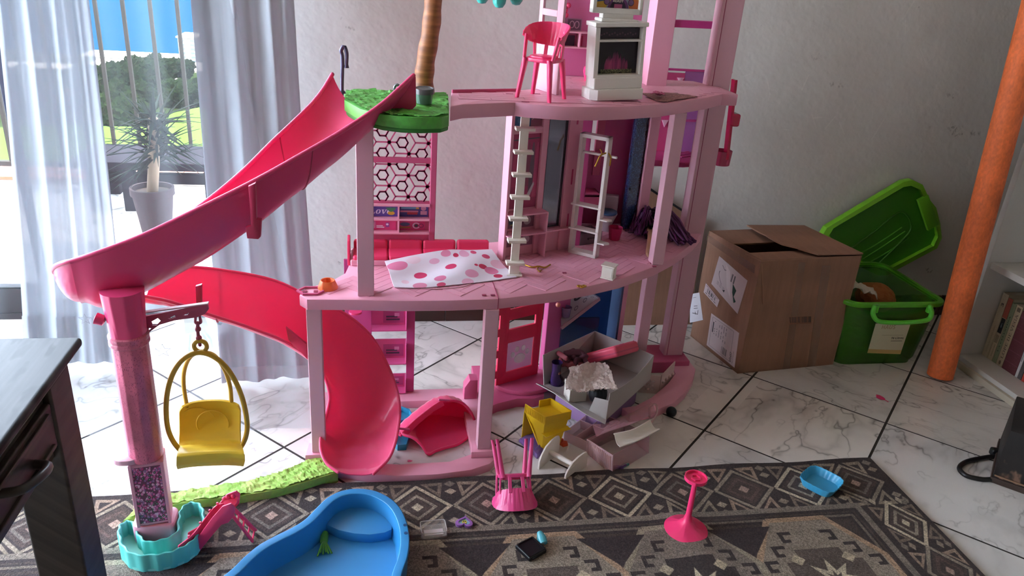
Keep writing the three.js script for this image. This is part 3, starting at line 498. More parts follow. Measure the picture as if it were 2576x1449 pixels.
const lower = chute(loN, loF, [0.03, 0.032, 0.036, 0.042, 0.048, 0.05, 0.052, 0.05, 0.046, 0.036, 0.02, 0.006], -0.0022, hotLow, 'lower_slide', 70, 0.0032, 2.2);
{
  mesh('seam', tube(lower.rows[30].map((p) => [p[0], p[1] + 0.0012, p[2]]), 0.0009, { rs: 6 }), M(0x9c1f42, 0.5), lower.o);
  mesh('seam', tube(lower.rows[12].map((p) => [p[0], p[1] - 0.0024, p[2]]), 0.0016, { rs: 6 }), M(0xb02850, 0.5), lower.o);
  mesh('clip', ext([[-0.2975,0.4206],[-0.2876,0.4235],[-0.2904,0.3839],[-0.2997,0.3818]], 0.008, { bev: 0.001 }).translate(0, 0, -1.262), M(0xb02850, 0.4), lower.o);
  mesh('clip', ext([[-0.1644,0.296],[-0.1276,0.2594],[-0.1274,0.2262],[-0.1401,0.244],[-0.1516,0.2547],[-0.1612,0.2704]], 0.008, { bev: 0.001 }).translate(0, 0, -1.35), M(0xc02850, 0.4), lower.o);
}
// green garden strip that ties the tower to the house
const limeTex = dataTex(256, (u, v) => { const n = fbm(u * 40, v * 40, 3, 40), m = fbm(u * 8, v * 8, 3, 8); return [190 + 50 * m, 200 + 50 * n, 180 + 50 * m]; });
turf([...[[-0.431,-1.1419],[-0.4166,-1.1783],[-0.3739,-1.21],[-0.3079,-1.2253],[-0.2386,-1.2364],[-0.1831,-1.2588],[-0.1373,-1.2909],[-0.1078,-1.3098],[-0.0744,-1.2734],[-0.0704,-1.2515]], ...[[-0.1359,-1.2219],[-0.1849,-1.2047],[-0.247,-1.1927],[-0.3152,-1.1872],[-0.3544,-1.1796]]], 0, 0.026, M(0xb2cf66, 0.7, { map: limeTex }), house, 'garden_strip', 0.009);
// lattice back panel with shelves and a padded seat
const lat = (() => { // hex and star fretwork, as merged bars
  const zL = -1.515, [[xa, ya], [xb, yb]] = [[-0.0122,0.3783],[0.1138,0.6644]], b2 = [[-0.0074,0.4943],[0.1138,0.6644]];
  const y0 = [0.0485,0.4953,-1.515][1], y1 = 0.692, gs = [], a = 0.0445, seen = new Set();
  const clipSeg = (p, q) => { let t0 = 0, t1 = 1; const dx = q[0] - p[0], dy = q[1] - p[1]; for (const [pp, qq] of [[-dx, p[0] - xa], [dx, xb - p[0]], [-dy, p[1] - y0], [dy, y1 - p[1]]]) { if (Math.abs(pp) < 1e-9) { if (qq < 0) return null; continue; } const r = qq / pp; if (pp < 0) t0 = Math.max(t0, r); else t1 = Math.min(t1, r); } return t0 < t1 - 0.02 ? [[p[0] + dx * t0, p[1] + dy * t0], [p[0] + dx * t1, p[1] + dy * t1]] : null; };
  const seg = (p, q, w) => { const s = clipSeg(p, q); if (!s) return; const k = s.flat().map((v) => Math.round(v * 5e3)).join(); if (seen.has(k)) return; seen.add(k); const L = Math.hypot(s[1][0] - s[0][0], s[1][1] - s[0][1]) + w * 0.6, an = Math.atan2(s[1][1] - s[0][1], s[1][0] - s[0][0]); gs.push(T(new THREE.BoxGeometry(L, w, 0.004), [(s[0][0] + s[1][0]) / 2, (s[0][1] + s[1][1]) / 2, zL], [0, 0, an])); };
  const pol = (c, r, d) => [c[0] + r * Math.cos(d * PI / 180), c[1] + r * Math.sin(d * PI / 180)];
  for (let i = -4; i < 8; i++) for (let j = -4; j < 10; j++) {
    const c = [xa + 0.005 + i * a * 0.866, y0 + 0.01 + j * a + (i & 1 ? a / 2 : 0)], R = a / Math.sqrt(3);
    if (inside(c, [[xa, y0], [xb, y0], [xb, y1], [xa, y1]])) gs.push(T(new THREE.CylinderGeometry(0.0045, 0.0045, 0.004, 6), [c[0], c[1], zL], [PI / 2, 0, 0]));
    const h = pol(c, R, 0), y = pol(c, R, 180); // hex sits right of each star, a three armed fork left
    for (let k = 0; k < 6; k++) { const d = k * 60; seg(pol(h, 0.0108, d), pol(h, 0.0108, d + 60), 0.0025); }
    for (const d of [60, 180, 300]) seg(pol(h, 0.0108, d), pol(h, R, d), 0.0025);
    for (const d of [0, 120, 240]) { seg(y, pol(y, R, d), 0.0025); const m1 = pol(y, R * 0.42, d - 60), m2 = pol(y, R * 0.42, d + 60); }
    for (const d of [60, 180, 300]) { const v = pol(y, R * 0.55, d); seg(v, pol(v, R * 0.5, d - 60), 0.0025); seg(v, pol(v, R * 0.5, d + 60), 0.0025); }
  }
  return { gs, xa, xb, y0, y1 };
})();
{
  const z = -1.515, { xa, xb, y0, y1 } = lat, pn = mesh('lattice_panel', merge([slab([xa - 0.006, 0.376, z - 0.004], [xa, y1, z + 0.004], 0.001), slab([xb, 0.376, z - 0.006], [xb + 0.012, y1, z + 0.008], 0.0015), slab([xa, y0 - 0.006, z - 0.004], [xb, y0, z + 0.004], 0.001), ...[[[0.0478,0.5813,-1.515][1], 0.011]].map(([y, h]) => slab([xa, y - h / 2, z - 0.004], [xb, y + h / 2, z + 0.0045], 0.001))]), pinkDeep, house);
  mesh('fretwork', lat.gs, pinkDeep, pn);
  // two rows of shelves with printed backs
  const r1 = [[0.0488,0.4611,-1.515][1], [0.0486,0.4876,-1.515][1]], r2 = [[0.049,0.4316,-1.515][1], [0.0488,0.4551,-1.515][1]];
  const pic = (draw) => M(0xffffff, 0.5, { map: canvasTex(384, 192, draw) });
  const pics = [pic((c) => { c.fillStyle = '#5b4a9c'; c.fillRect(0, 0, 384, 192); c.fillStyle = '#e6e0f0'; c.font = 'italic bold 120px serif'; c.fillText('Love', 6, 150); c.fillStyle = '#d8b23c'; c.beginPath(); c.ellipse(300, 140, 46, 30, 0, 0, 7); c.fill(); c.fillStyle = '#3f8a5a'; for (let i = -3; i < 4; i++) { c.beginPath(); c.ellipse(300 + i * 14, 82, 8, 40, i * 0.25, 0, 7); c.fill(); } }),
    pic((c) => { c.fillStyle = '#56509e'; c.fillRect(0, 0, 384, 192); c.fillStyle = '#77b7d6'; c.fillRect(20, 40, 230, 34); c.fillStyle = '#e6c65a'; c.fillRect(220, 44, 40, 28); c.fillStyle = '#d98aa8'; c.fillRect(10, 96, 240, 26); c.fillStyle = '#c94a5a'; for (let i = 0; i < 5; i++) { c.beginPath(); c.arc(120 + i * 26, 140, 20, 0, 7); c.fill(); } c.fillStyle = '#e2a6c4'; c.beginPath(); c.arc(320, 60, 36, 0, 7); c.fill(); c.fillRect(280, 100, 86, 60); }),
    pic((c) => { c.fillStyle = '#d6407e'; c.fillRect(0, 0, 384, 192); ['#e8a3c8', '#c23a78', '#f0d0e0', '#d98ab8'].forEach((s, i) => { c.fillStyle = s; c.fillRect(30 + i * 18, 40, 14, 120); }); c.fillStyle = '#e9d8e4'; c.fillRect(110, 110, 90, 16); c.fillRect(110, 134, 110, 20); c.fillStyle = '#8e4a9a'; c.fillRect(240, 60, 50, 80); c.fillStyle = '#e9e0f0'; c.beginPath(); c.arc(262, 92, 18, 0, 7); c.fill(); }),
    pic((c) => { c.fillStyle = '#d6407e'; c.fillRect(0, 0, 384, 192); c.fillStyle = '#a8742e'; c.fillRect(20, 130, 160, 26); c.fillStyle = '#5a5c84'; c.beginPath(); c.ellipse(100, 86, 70, 34, 0, 0, 7); c.fill(); c.strokeStyle = '#eadff0'; c.lineWidth = 16; c.beginPath(); c.arc(260, 110, 46, 0, 7); c.stroke(); c.fillStyle = '#3d4a4a'; c.beginPath(); c.arc(260, 110, 26, 0, 7); c.fill(); c.strokeStyle = '#a03070'; c.beginPath(); c.arc(330, 110, 30, 0, 7); c.stroke(); })];
  mesh('shelf_back', slab([xa - 0.004, r2[0] - 0.006, z - 0.012], [xb, r1[1] + 0.006, z - 0.004], 0.001), pinkDeep, pn);
  const mid = (xa + xb) / 2;
  [[xa, mid, r1, 0], [mid, xb, r1, 1], [xa, mid - 0.003, r2, 2], [mid - 0.003, xb - 0.006, r2, 3]].forEach(([a, b, r, k]) => mesh('shelf_print', T(card(b - a - 0.004, r[1] - r[0]), [(a + b) / 2, r[0], z - 0.0035]), pics[k], pn));
  for (const y of [r1[0] - 0.004, r2[0] - 0.004, r1[1]]) mesh('shelf', slab([xa, y, z - 0.004], [xb, y + 0.004, z + 0.014], 0.0008), pink, pn);
  for (const x of [mid - 0.0015]) mesh('divider', slab([x, r2[0], z - 0.003], [x + 0.003, r1[1], z + 0.013], 0.0005), pink, pn);
  mesh('lower_panel', slab([xa - 0.004, 0.376, z - 0.004], [xb + 0.008, r2[0] - 0.004, z + 0.004], 0.001), pinkDeep, pn);
}
{ // built-in sofa under the lattice panel
  const c = M(0xe83a68, 0.5), s = mesh('sofa', slab([-0.046, 0.3755, -1.528], [0.245, 0.388, -1.456], 0.003), pink, house);
  for (let i = 0; i < 4; i++) { const x = -0.042 + i * 0.071; mesh('seat_cushion', box(0.0705, 0.011, 0.06, 0.005, [x + 0.036, 0.386, -1.487]), c, s); mesh('back_cushion', box(0.069, 0.026, 0.016, 0.006, [x + 0.036, 0.388, -1.508], [-0.2, 0, 0]), c, s); }
  mesh('end_panel', T(ext([[-0.03, 0], [0.03, 0], [0.028, 0.03], [0.018, 0.048], [0, 0.055], [-0.018, 0.048], [-0.028, 0.03]], 0.005, { bev: 0.001 }), [-0.052, 0.3755, -1.49], [0, PI / 2, 0]), c, s);
}
// wardrobe wall on the middle deck, turned towards the front left
{
  const A = [0.262, 0.376, -1.503], r = 0.3563, L = (g) => T(g, A, [0, r, 0]), h = 0.326;
  const w = mesh('wardrobe_wall', merge([slab([0, 0, -0.004], [0.006, h, 0.02], 0.001), slab([0.006, 0, -0.006], [0.183, h, -0.003], 0), slab([0.086, 0, -0.003], [0.1, h, 0.003], 0.0008), slab([0.15, 0, -0.003], [0.183, h, 0.006], 0.001), slab([0.006, 0, -0.003], [0.018, h, 0.002], 0.0006), slab([0.006, 0.265, -0.003], [0.1, 0.278, 0.002], 0.0006), slab([0.1, 0, -0.003], [0.15, 0.05, 0.001], 0.0006)].map(L)), pink, house);
  const hook = M(0xc33a6c, 0.4);
  const dress = canvasTex(256, 512, (c, W, H2) => { c.fillStyle = '#a83a66'; c.fillRect(0, 0, W, H2); c.strokeStyle = '#5e5a66'; c.lineWidth = 8; c.beginPath(); c.moveTo(10, 40); c.lineTo(246, 30); c.stroke(); const cols = ['#b8406e', '#93304f', '#c8567e', '#8c4560', '#6f5566', '#c04a78']; for (let i = 0; i < 6; i++) { const x = 20 + i * 40; c.fillStyle = cols[i]; c.beginPath(); c.moveTo(x + 10, 60); c.quadraticCurveTo(x - 8, 160, x - 10, 360 + (i % 3) * 40); c.lineTo(x + 40, 360 + (i % 3) * 40); c.quadraticCurveTo(x + 36, 160, x + 22, 60); c.fill(); } c.fillStyle = '#dcd2d6'; for (let i = 0; i < 8; i++) c.fillRect(96, 220 + i * 20, 40, 6); c.fillStyle = '#b9aeb6'; c.beginPath(); c.moveTo(150, 440); c.lineTo(220, 330); c.lineTo(226, 350); c.lineTo(180, 460); c.fill(); });
  const top = canvasTex(256, 128, (c, W, H2) => { c.fillStyle = '#2f5a86'; c.fillRect(0, 0, 150, H2); c.fillStyle = '#4a7aa0'; for (let i = 0; i < 5; i++) { c.beginPath(); c.arc(20 + i * 26, 60 + (i % 2) * 30, 18, 0, 7); c.fill(); } c.fillStyle = '#8a4a60'; c.fillRect(150, 0, 106, H2); c.strokeStyle = '#d0b4be'; c.lineWidth = 5; c.beginPath(); c.moveTo(160, 90); c.lineTo(240, 40); c.stroke(); });
  const bags = canvasTex(256, 128, (c) => { c.fillStyle = '#8d5870'; c.fillRect(0, 0, 256, 128); for (const [x, col] of [[50, '#33485e'], [120, '#5c2f44'], [190, '#b9a2ac']]) { c.fillStyle = col; c.beginPath(); c.ellipse(x, 76, 36, 34, 0, 0, 7); c.fill(); } c.fillStyle = '#c8b27c'; c.fillRect(30, 96, 60, 10); });
  const pr = (t, x, y, ww, hh) => mesh('printed_back', L(card(ww, hh).translate(x + ww / 2, y, -0.0026)), M(0xffffff, 0.5, { map: t }), w);
  pr(top, 0.019, 0.279, 0.066, 0.045); pr(dress, 0.019, 0.106, 0.066, 0.158); pr(bags, 0.019, 0.062, 0.066, 0.036); pr(bags, 0.019, 0.02, 0.066, 0.034); pr(bags, 0.102, 0.008, 0.046, 0.034);
  for (const y of [0.099, 0.054]) mesh('shelf', L(slab([0.004, y, -0.003], [0.1, y + 0.003, 0.03], 0.0006)), pink, w);
  mesh('shelf', L(slab([0.098, 0.052, -0.003], [0.184, 0.055, 0.02], 0.0006)), pink, w);
  mesh('divider', L(slab([0.097, 0, -0.003], [0.1, 0.1, 0.03], 0.0005)), pink, w);
  mesh('mirror', L(slab([0.104, 0.058, -0.003], [0.147, h, -0.0015], 0)), M(0x77707c, 0.08, { metalness: 0.9 }), w);
  mesh('mirror_frame', merge([slab([0.145, 0.056, -0.003], [0.149, h, 0], 0), slab([0.102, 0.056, -0.003], [0.149, 0.059, 0], 0)].map(L)), M(0x2d2530, 0.4), w);
  for (const [x, y] of [[0.008, 0.03], [0.008, 0.13], [0.008, 0.27], [0.166, 0.05], [0.166, 0.15], [0.166, 0.28]]) mesh('slot', L(slab([x, y, 0.004], [x + 0.004, y + 0.034, 0.0066], 0.0006)), hook, w);
}
// right wing of the middle deck: back wall with a window, sink, glitter strip
{
  const z = -1.735, x0 = 0.44, wm = pink;
  const w = mesh('back_wall', merge([slab([x0 - 0.012, 0.376, -1.66], [0.462, 0.705, -1.58], 0.002), slab([0.462, 0.376, z - 0.005], [0.537, 0.555, z], 0.001), slab([0.535, 0.376, z - 0.005], [0.64, 0.705, z], 0.001), slab([0.462, 0.376, z - 0.004], [0.47, 0.705, z + 0.05], 0.001)]), M(0xb9437f, 0.4), house);
  mesh('window_frame', merge([slab([0.518, 0.5, z - 0.006], [0.537, 0.705, z + 0.004], 0.001), slab([0.462, 0.552, z - 0.006], [0.53, 0.558, z + 0.012], 0.001)]), pinkDeep, w);
  mesh('sink_counter', merge([slab([0.468, 0.462, z], [0.53, 0.468, z + 0.06], 0.001), slab([0.468, 0.44, z + 0.055], [0.53, 0.468, z + 0.06], 0.001), slab([0.525, 0.44, z], [0.53, 0.468, z + 0.06], 0.001), slab([0.468, 0.376, z], [0.474, 0.462, z + 0.06], 0.001)]), pinkDeep, w);
  mesh('tap', tube([[0.485, 0.468, z + 0.02], [0.485, 0.5, z + 0.02], [0.492, 0.505, z + 0.035]], 0.005), M(0x5d5660, 0.3, { metalness: 0.6 }), w);
  const b = [0.6148,0.376,-1.7045], tp = 0.6427;
  const gl = sparkle([30, 44, 92], [90, 130, 190], 256, 0.86);
  mesh('glitter_strip', planarUV(T(ext(rrect(0.034, 0.02, 0.008), 0.328), [b[0], 0.3755, b[2] - 0.005], [-PI / 2, 0, 0]), (x, y, q) => [(x + q) * 6, y * 3]), M(0xffffff, 0.15, { map: gl, clearcoat: 1 }), w);
  mesh('side_post', slab([b[0] + 0.018, 0.376, b[2] - 0.022], [b[0] + 0.042, 0.705, b[2] + 0.012], 0.0015), pink, house);
}
// lift shaft and its clear car behind the right wing
{
  const z = -1.765, [lx, ly] = [0.6766,0.6332,-1.765], fy = [0.6759,0.5355,-1.765][1];
  const cx0 = [0.6575,0.535,-1.765][0], cx1 = [0.8425,0.5399,-1.765][0];
  const e = mesh('lift_car', merge([plan([[cx0, -1.86], [cx1 + 0.02, -1.86], [cx1 + 0.035, -1.82], [cx1 + 0.02, -1.77], [cx0 + 0.09, -1.735], [cx0, -1.745]], fy - 0.012, fy, { bev: 0.001 }), slab([cx0, fy - 0.012, -1.748], [cx0 + 0.085, fy + 0.002, -1.744], 0.0008)]), M(0xb83a74, 0.4), house);
  const yt = fy + 0.145;
  mesh('clear_wall', slab([cx0 + 0.03, fy, -1.856], [cx0 + 0.1, yt, -1.853], 0), M(0xd84a86, 0.2, { transparent: true, opacity: 0.85 }), e);
  mesh('clear_wall', slab([cx0 + 0.1, fy, -1.856], [cx1 + 0.01, yt, -1.853], 0), M(0xb565b4, 0.2, { transparent: true, opacity: 0.8 }), e);
  mesh('rail', slab([cx0 + 0.1, fy + 0.078, -1.853], [cx1 + 0.01, fy + 0.084, -1.848], 0.001), magenta, e);
  for (const [i, j] of [[0, 0], [0, 1], [1, 0], [1, 1]]) { const x = cx0 + 0.044 + i * 0.028, y = fy + 0.062 + j * 0.038; mesh('triangle_stud', ext([[x, y], [x + 0.009, y + 0.018], [x - 0.009, y + 0.018]], 0.003, { bev: 0.0008 }).translate(0, 0, -1.853), M(0xe9b4cc, 0.4), e); }
  for (let k = 0; k < 4; k++) mesh('floor_rib', T(box(0.05, 0.003, 0.006, 0.001), [cx0 + 0.125, fy, -1.80 - k * 0.012], [0, 0.5, 0]), magenta, e);
  const bx = [0.8428,0.5563,-1.72];
  mesh('basket', lathe([[0.001, 0], [0.022, 0], [0.024, 0.035], [0.0225, 0.035], [0.0205, 0.003], [0.001, 0.003]], [bx[0], bx[1] - 0.022, -1.735], 32), M(0xb83a64, 0.35), house);
  const U = [0.7262,0.6906,-1.8], up = mesh('upper_car', merge([slab([[0.6861,0.6924,-1.78][0], [0.7086,0.6905,-1.78][1] - 0.01, -1.83], [[0.8608,0.6995,-1.78][0], [0.7086,0.6905,-1.78][1], -1.76], 0.001)]), magenta, house);
  const uy = [0.7086,0.6905,-1.78][1];
  mesh('clear_wall', slab([[0.7043,0.7182,-1.83][0], uy, -1.833], [[0.7556,0.7204,-1.83][0], uy + 0.045, -1.83], 0), M(0xd84a86, 0.2, { transparent: true, opacity: 0.8 }), up);
  mesh('clear_wall', slab([[0.7556,0.7204,-1.83][0], uy, -1.833], [[0.8763,0.7256,-1.83][0], uy + 0.052, -1.83], 0), M(0xb565b4, 0.2, { transparent: true, opacity: 0.75 }), up);
  mesh('rim', slab([[0.7043,0.7182,-1.83][0], uy + 0.05, -1.836], [[0.8763,0.7256,-1.83][0], uy + 0.055, -1.826], 0.001), magenta, up);
  for (const px of [[0.7206,0.7077,-1.828], [0.7444,0.7145,-1.828]]) mesh('triangle_stud', ext([[px[0], px[1] - 0.008], [px[0] + 0.009, px[1] + 0.01], [px[0] - 0.009, px[1] + 0.01]], 0.003, { bev: 0.0008 }).translate(0, 0, -1.83), M(0xe9b4cc, 0.4), up);
  const red = M(0xc81d4c, 0.2, { transparent: true, opacity: 0.9 });
  mesh('red_rail', bar([0.8479,0.5515,-1.72], [0.8335,0.7407,-1.72], 0.007, 0.02), red, house);
  mesh('winder', slab([[0.8382,0.6338,-1.72][0], [0.8382,0.6338,-1.72][1], -1.735], [[0.8578,0.6638,-1.72][0], [0.8578,0.6638,-1.72][1], -1.7], 0.005), red, house);
  mesh('shaft_frame', merge([bar([0.6723,0.7349,-1.76], [0.6736,0.8626,-1.76], 0.012, 0.02), bar([0.6702,0.8534,-1.765], [0.7959,0.855,-1.765], 0.02, 0.016)]), magenta, house);
}
// walls of the top storey
{
  const q = [0.6533,0.73,-1.6487], q2 = [0.6187,0.73,-1.6613];
  post([0.612,0.8081,-1.66][0], -1.66, 0.7302, 1.25, 0.046, 0.05, pink);
  const a = [0.318,0.731,-1.5265], b = [0.3479,0.731,-1.4521], dir = Math.atan2(-(b[2] - a[2]), b[0] - a[0]), L = Math.hypot(b[0] - a[0], b[2] - a[2]);
  const gs = [], H2 = 0.5; gs.push(slab([0, 0, -0.003], [0.012, H2, 0.003], 0.001), slab([L - 0.02, 0, -0.003], [L, H2, 0.003], 0.001)); for (const y of [0, 0.14, 0.3, 0.46]) gs.push(slab([0.012, y, -0.003], [L - 0.02, y + (y ? 0.012 : 0.09), 0.003], 0.001));
  mesh('window_wall', T(merge(gs), [a[0], 0.7312, a[2]], [0, dir, 0]), pinkPale, house);
  const z = -1.73, bx0 = [0.4013,0.8066,-1.73][0], bx1 = [0.4922,0.8112,-1.73][0];
  const bw = mesh('back_wall', slab([bx0, 0.7302, z - 0.005], [bx1 + 0.1, 1.2, z], 0.001), M(0xd070a0, 0.45), house);
  const y1 = [0.4363,0.7959,-1.72][1], y2 = [0.433,0.8277,-1.72][1];
  for (const y of [y1, y2]) mesh('shelf', slab([bx0, y - 0.003, z], [bx1, y, z + 0.03], 0.0006), pink, bw);
  for (const px of [[0.4048,0.8172,-1.71][0], [0.4477,0.8194,-1.71][0]]) mesh('divider', slab([px - 0.0015, y1, z], [px + 0.0015, y2 - 0.003, z + 0.028], 0.0004), pink, bw);
  const bk = [0.4298,0.8001,-1.71]; mesh('printed_bag', T(card(0.024, 0.022), [bk[0], y1, z + 0.003]), M(0x3b3148, 0.5), bw); mesh('printed_candle', T(ext(circ(0.012, 20, 0, 0.014, 0.014), 0.002), [[0.4109,0.8092,-1.71][0], y1, z + 0.002]), M(0xb98a3c, 0.5), bw);
  mesh('printed_book', T(card(0.009, 0.022), [[0.4558,0.8115,-1.71][0], y1, z + 0.003]), M(0xc02860, 0.5), bw);
  mesh('printed_frame', T(card(0.034, 0.026), [[0.4377,0.8372,-1.71][0], y2, z + 0.003]), M(0xffffff, 0.5, { map: canvasTex(128, 96, (c) => { c.fillStyle = '#b07a98'; c.fillRect(0, 0, 128, 96); c.fillStyle = '#6e4a66'; c.fillRect(8, 8, 112, 80); c.strokeStyle = '#d8b0c8'; c.lineWidth = 7; c.beginPath(); c.ellipse(44, 48, 18, 26, 0, 0, 7); c.stroke(); c.beginPath(); c.ellipse(86, 48, 18, 26, 0, 0, 7); c.stroke(); }) }), bw);
  const fl = [0.4121,0.8342,-1.71]; mesh('printed_vase', T(lathe([[0.001, 0], [0.007, 0], [0.009, 0.012], [0.004, 0.024], [0.005, 0.026]], [0, 0, 0], 16), [fl[0], y2, z + 0.01]), M(0x9a6a86, 0.4), bw);
  for (let k = 0; k < 7; k++) mesh('printed_bloom', T(new THREE.IcosahedronGeometry(0.006, 1), [fl[0] + rr(-0.007, 0.007), y2 + 0.032 + k * 0.005, z + 0.01]), M(0xd8376a, 0.5), bw);
}
// ground floor: back shelves, pet door and the clear blue cabinet wall
{
  const z = -1.552, [x0, yb] = [[-0.033,0.0245]][0], xr = [0.0907,0.1095,-1.552][0], xd = [0.0726,0.11,-1.552][0], xl = [-0.0052,0.1626,-1.552][0];
  const s = mesh('shelf_wall', merge([slab([x0 - 0.03, 0.021, z - 0.005], [xl, 0.352, z], 0.001), slab([xd, 0.021, z - 0.005], [xr, 0.352, z + 0.003], 0.001)]), M(0xc04888, 0.42), house);
  const ys = [[780, 828], [868, 930], [955, 985]].map(([a, b]) => [[0.0389,0.1839,-1.552][1]]);
  const yy = (v) => v;
  const rowsY = [[[0.0389,0.1839,-1.552][1], 0.352], [[0.0393,0.0983,-1.552][1], [0.0391,0.1497,-1.552][1]], [0.021, [0.0395,0.0584,-1.552][1]]];
  for (const [a, b] of rowsY) { mesh('box_shelf', merge([slab([xl, a, z - 0.02], [xd, b, z - 0.017], 0), slab([xl, a, z - 0.02], [xd, a + 0.003, z + 0.012], 0.0006), slab([xd - 0.002, a, z - 0.02], [xd, b, z + 0.012], 0.0005)]), M(0xd05a90, 0.4), s); const w2 = 0.046, h2 = Math.min(0.03, (b - a) * 0.6); mesh('printed_shelf', T(card(w2, h2), [(xl + xd) / 2 + 0.01, a + 0.008, z - 0.0165]), M(0xffffff, 0.5, { map: canvasTex(128, 96, (c) => { c.fillStyle = '#a8487c'; c.fillRect(0, 0, 128, 96); c.fillStyle = '#4a3a50'; c.fillRect(18, 40, 70, 14); c.fillRect(18, 62, 84, 14); c.fillStyle = '#c890b0'; c.fillRect(70, 18, 30, 26); }) }), s); }
  mesh('paw_tab', lathe([[0.001, 0], [0.014, 0.001], [0.014, 0.005], [0.001, 0.006]], [[-0.0399,0.2353,-1.5][0], [-0.0399,0.2353,-1.5][1], -1.53], 24), hot, house);
  // hinged door with two window holes and a clear paw flap
  const A = [0.281, 0.0365, -1.544], ang = 0.4384, L = (g) => T(g, A, [0, ang, 0]), W2 = 0.1225, Hd = 0.25;
  const d = mesh('pet_door', L(ext([[0, 0], [W2, 0], [W2, Hd], [0, Hd]], 0.006, { bev: 0.001, holes: [rrect(0.076, 0.024, 0.002, 0.064, 0.206), rrect(0.076, 0.024, 0.002, 0.064, 0.154), rrect(0.076, 0.078, 0.002, 0.064, 0.068)] })), cherry, house);
  mesh('flap', L(slab([0.027, 0.03, 0.001], [0.101, 0.106, 0.004], 0.001)), M(0xe6a3d2, 0.2, { transparent: true, opacity: 0.75 }), d);
  const paw = [circ(0.016, 20, 0.064, 0.058, 0.013)]; for (const [px, py] of [[0.043, 0.072], [0.055, 0.084], [0.073, 0.084], [0.085, 0.072]]) paw.push(circ(0.006, 14, px, py, 0.0075));
  for (const p of paw) mesh('paw_print', L(ext(p, 0.0014, { bev: 0.0005 }).translate(0, 0, 0.004)), M(0xe9dcea, 0.2), d);
  for (const y of [0.02, 0.075, 0.13, 0.185, 0.23]) mesh('hinge', L(slab([-0.006, y, 0], [0.002, y + 0.02, 0.007], 0.001)), cherry, d);
  mesh('handle', L(slab([W2 - 0.014, Hd - 0.035, 0.006], [W2 - 0.006, Hd - 0.008, 0.012], 0.002)), M(0xf07a98, 0.35), d);
  // pink end column of the ground floor, purple step post
  const c0 = [0.4116,0.0245,-1.6227], c1 = [0.4756,0.0245,-1.679];
  mesh('column_wall', T(slab([0, 0, -0.01], [Math.hypot(c1[0] - c0[0], c1[2] - c0[2]) + 0.01, 0.328, 0.004], 0.002), [c0[0], 0.0246, c0[2]], [0, Math.atan2(-(c1[2] - c0[2]), c1[0] - c0[0]), 0]), M(0xc45a90, 0.4), house);
  mesh('step_post', ext([[0, 0], [0.03, 0], [0.03, 0.05], [0.012, 0.05], [0, 0.03]], 0.03, { bev: 0.001 }).translate(0.205, 0.0205, -1.54), pinkDeep, house);
  mesh('knob', new THREE.SphereGeometry(0.006, 16, 12).translate(...[0.4311,0.2181,-1.6]), M(0xd88a78, 0.3), house);
  const blue = M(0x1f3a66, 0.15, { transparent: true, opacity: 0.85 }), z2 = -1.735;
  const f = mesh('blue_cabinet', merge([slab([[0.4754,0.0771,-1.7][0], 0.0345, -1.76], [[0.6178,0.0745,-1.7][0], 0.352, -1.752], 0.001)]), M(0x16305c, 0.2), house);
  mesh('cabinet_side', slab([[0.6134,0.1094,-1.7][0], 0.0345, -1.76], [[0.6134,0.1094,-1.7][0] + 0.006, 0.352, -1.68], 0.001), M(0x4a5a78, 0.2), f);
  mesh('cabinet_post', slab([[0.6183,0.1143,-1.69][0], 0.0345, -1.71], [[0.6183,0.1143,-1.69][0] + 0.012, 0.352, -1.68], 0.001), pink, f);
  mesh('cabinet_front', slab([[0.4602,0.0755,-1.66][0], 0.0345, -1.665], [[0.5584,0.0735,-1.66][0], [0.4977,0.1533,-1.66][1], -1.66], 0.001), blue, f);
}

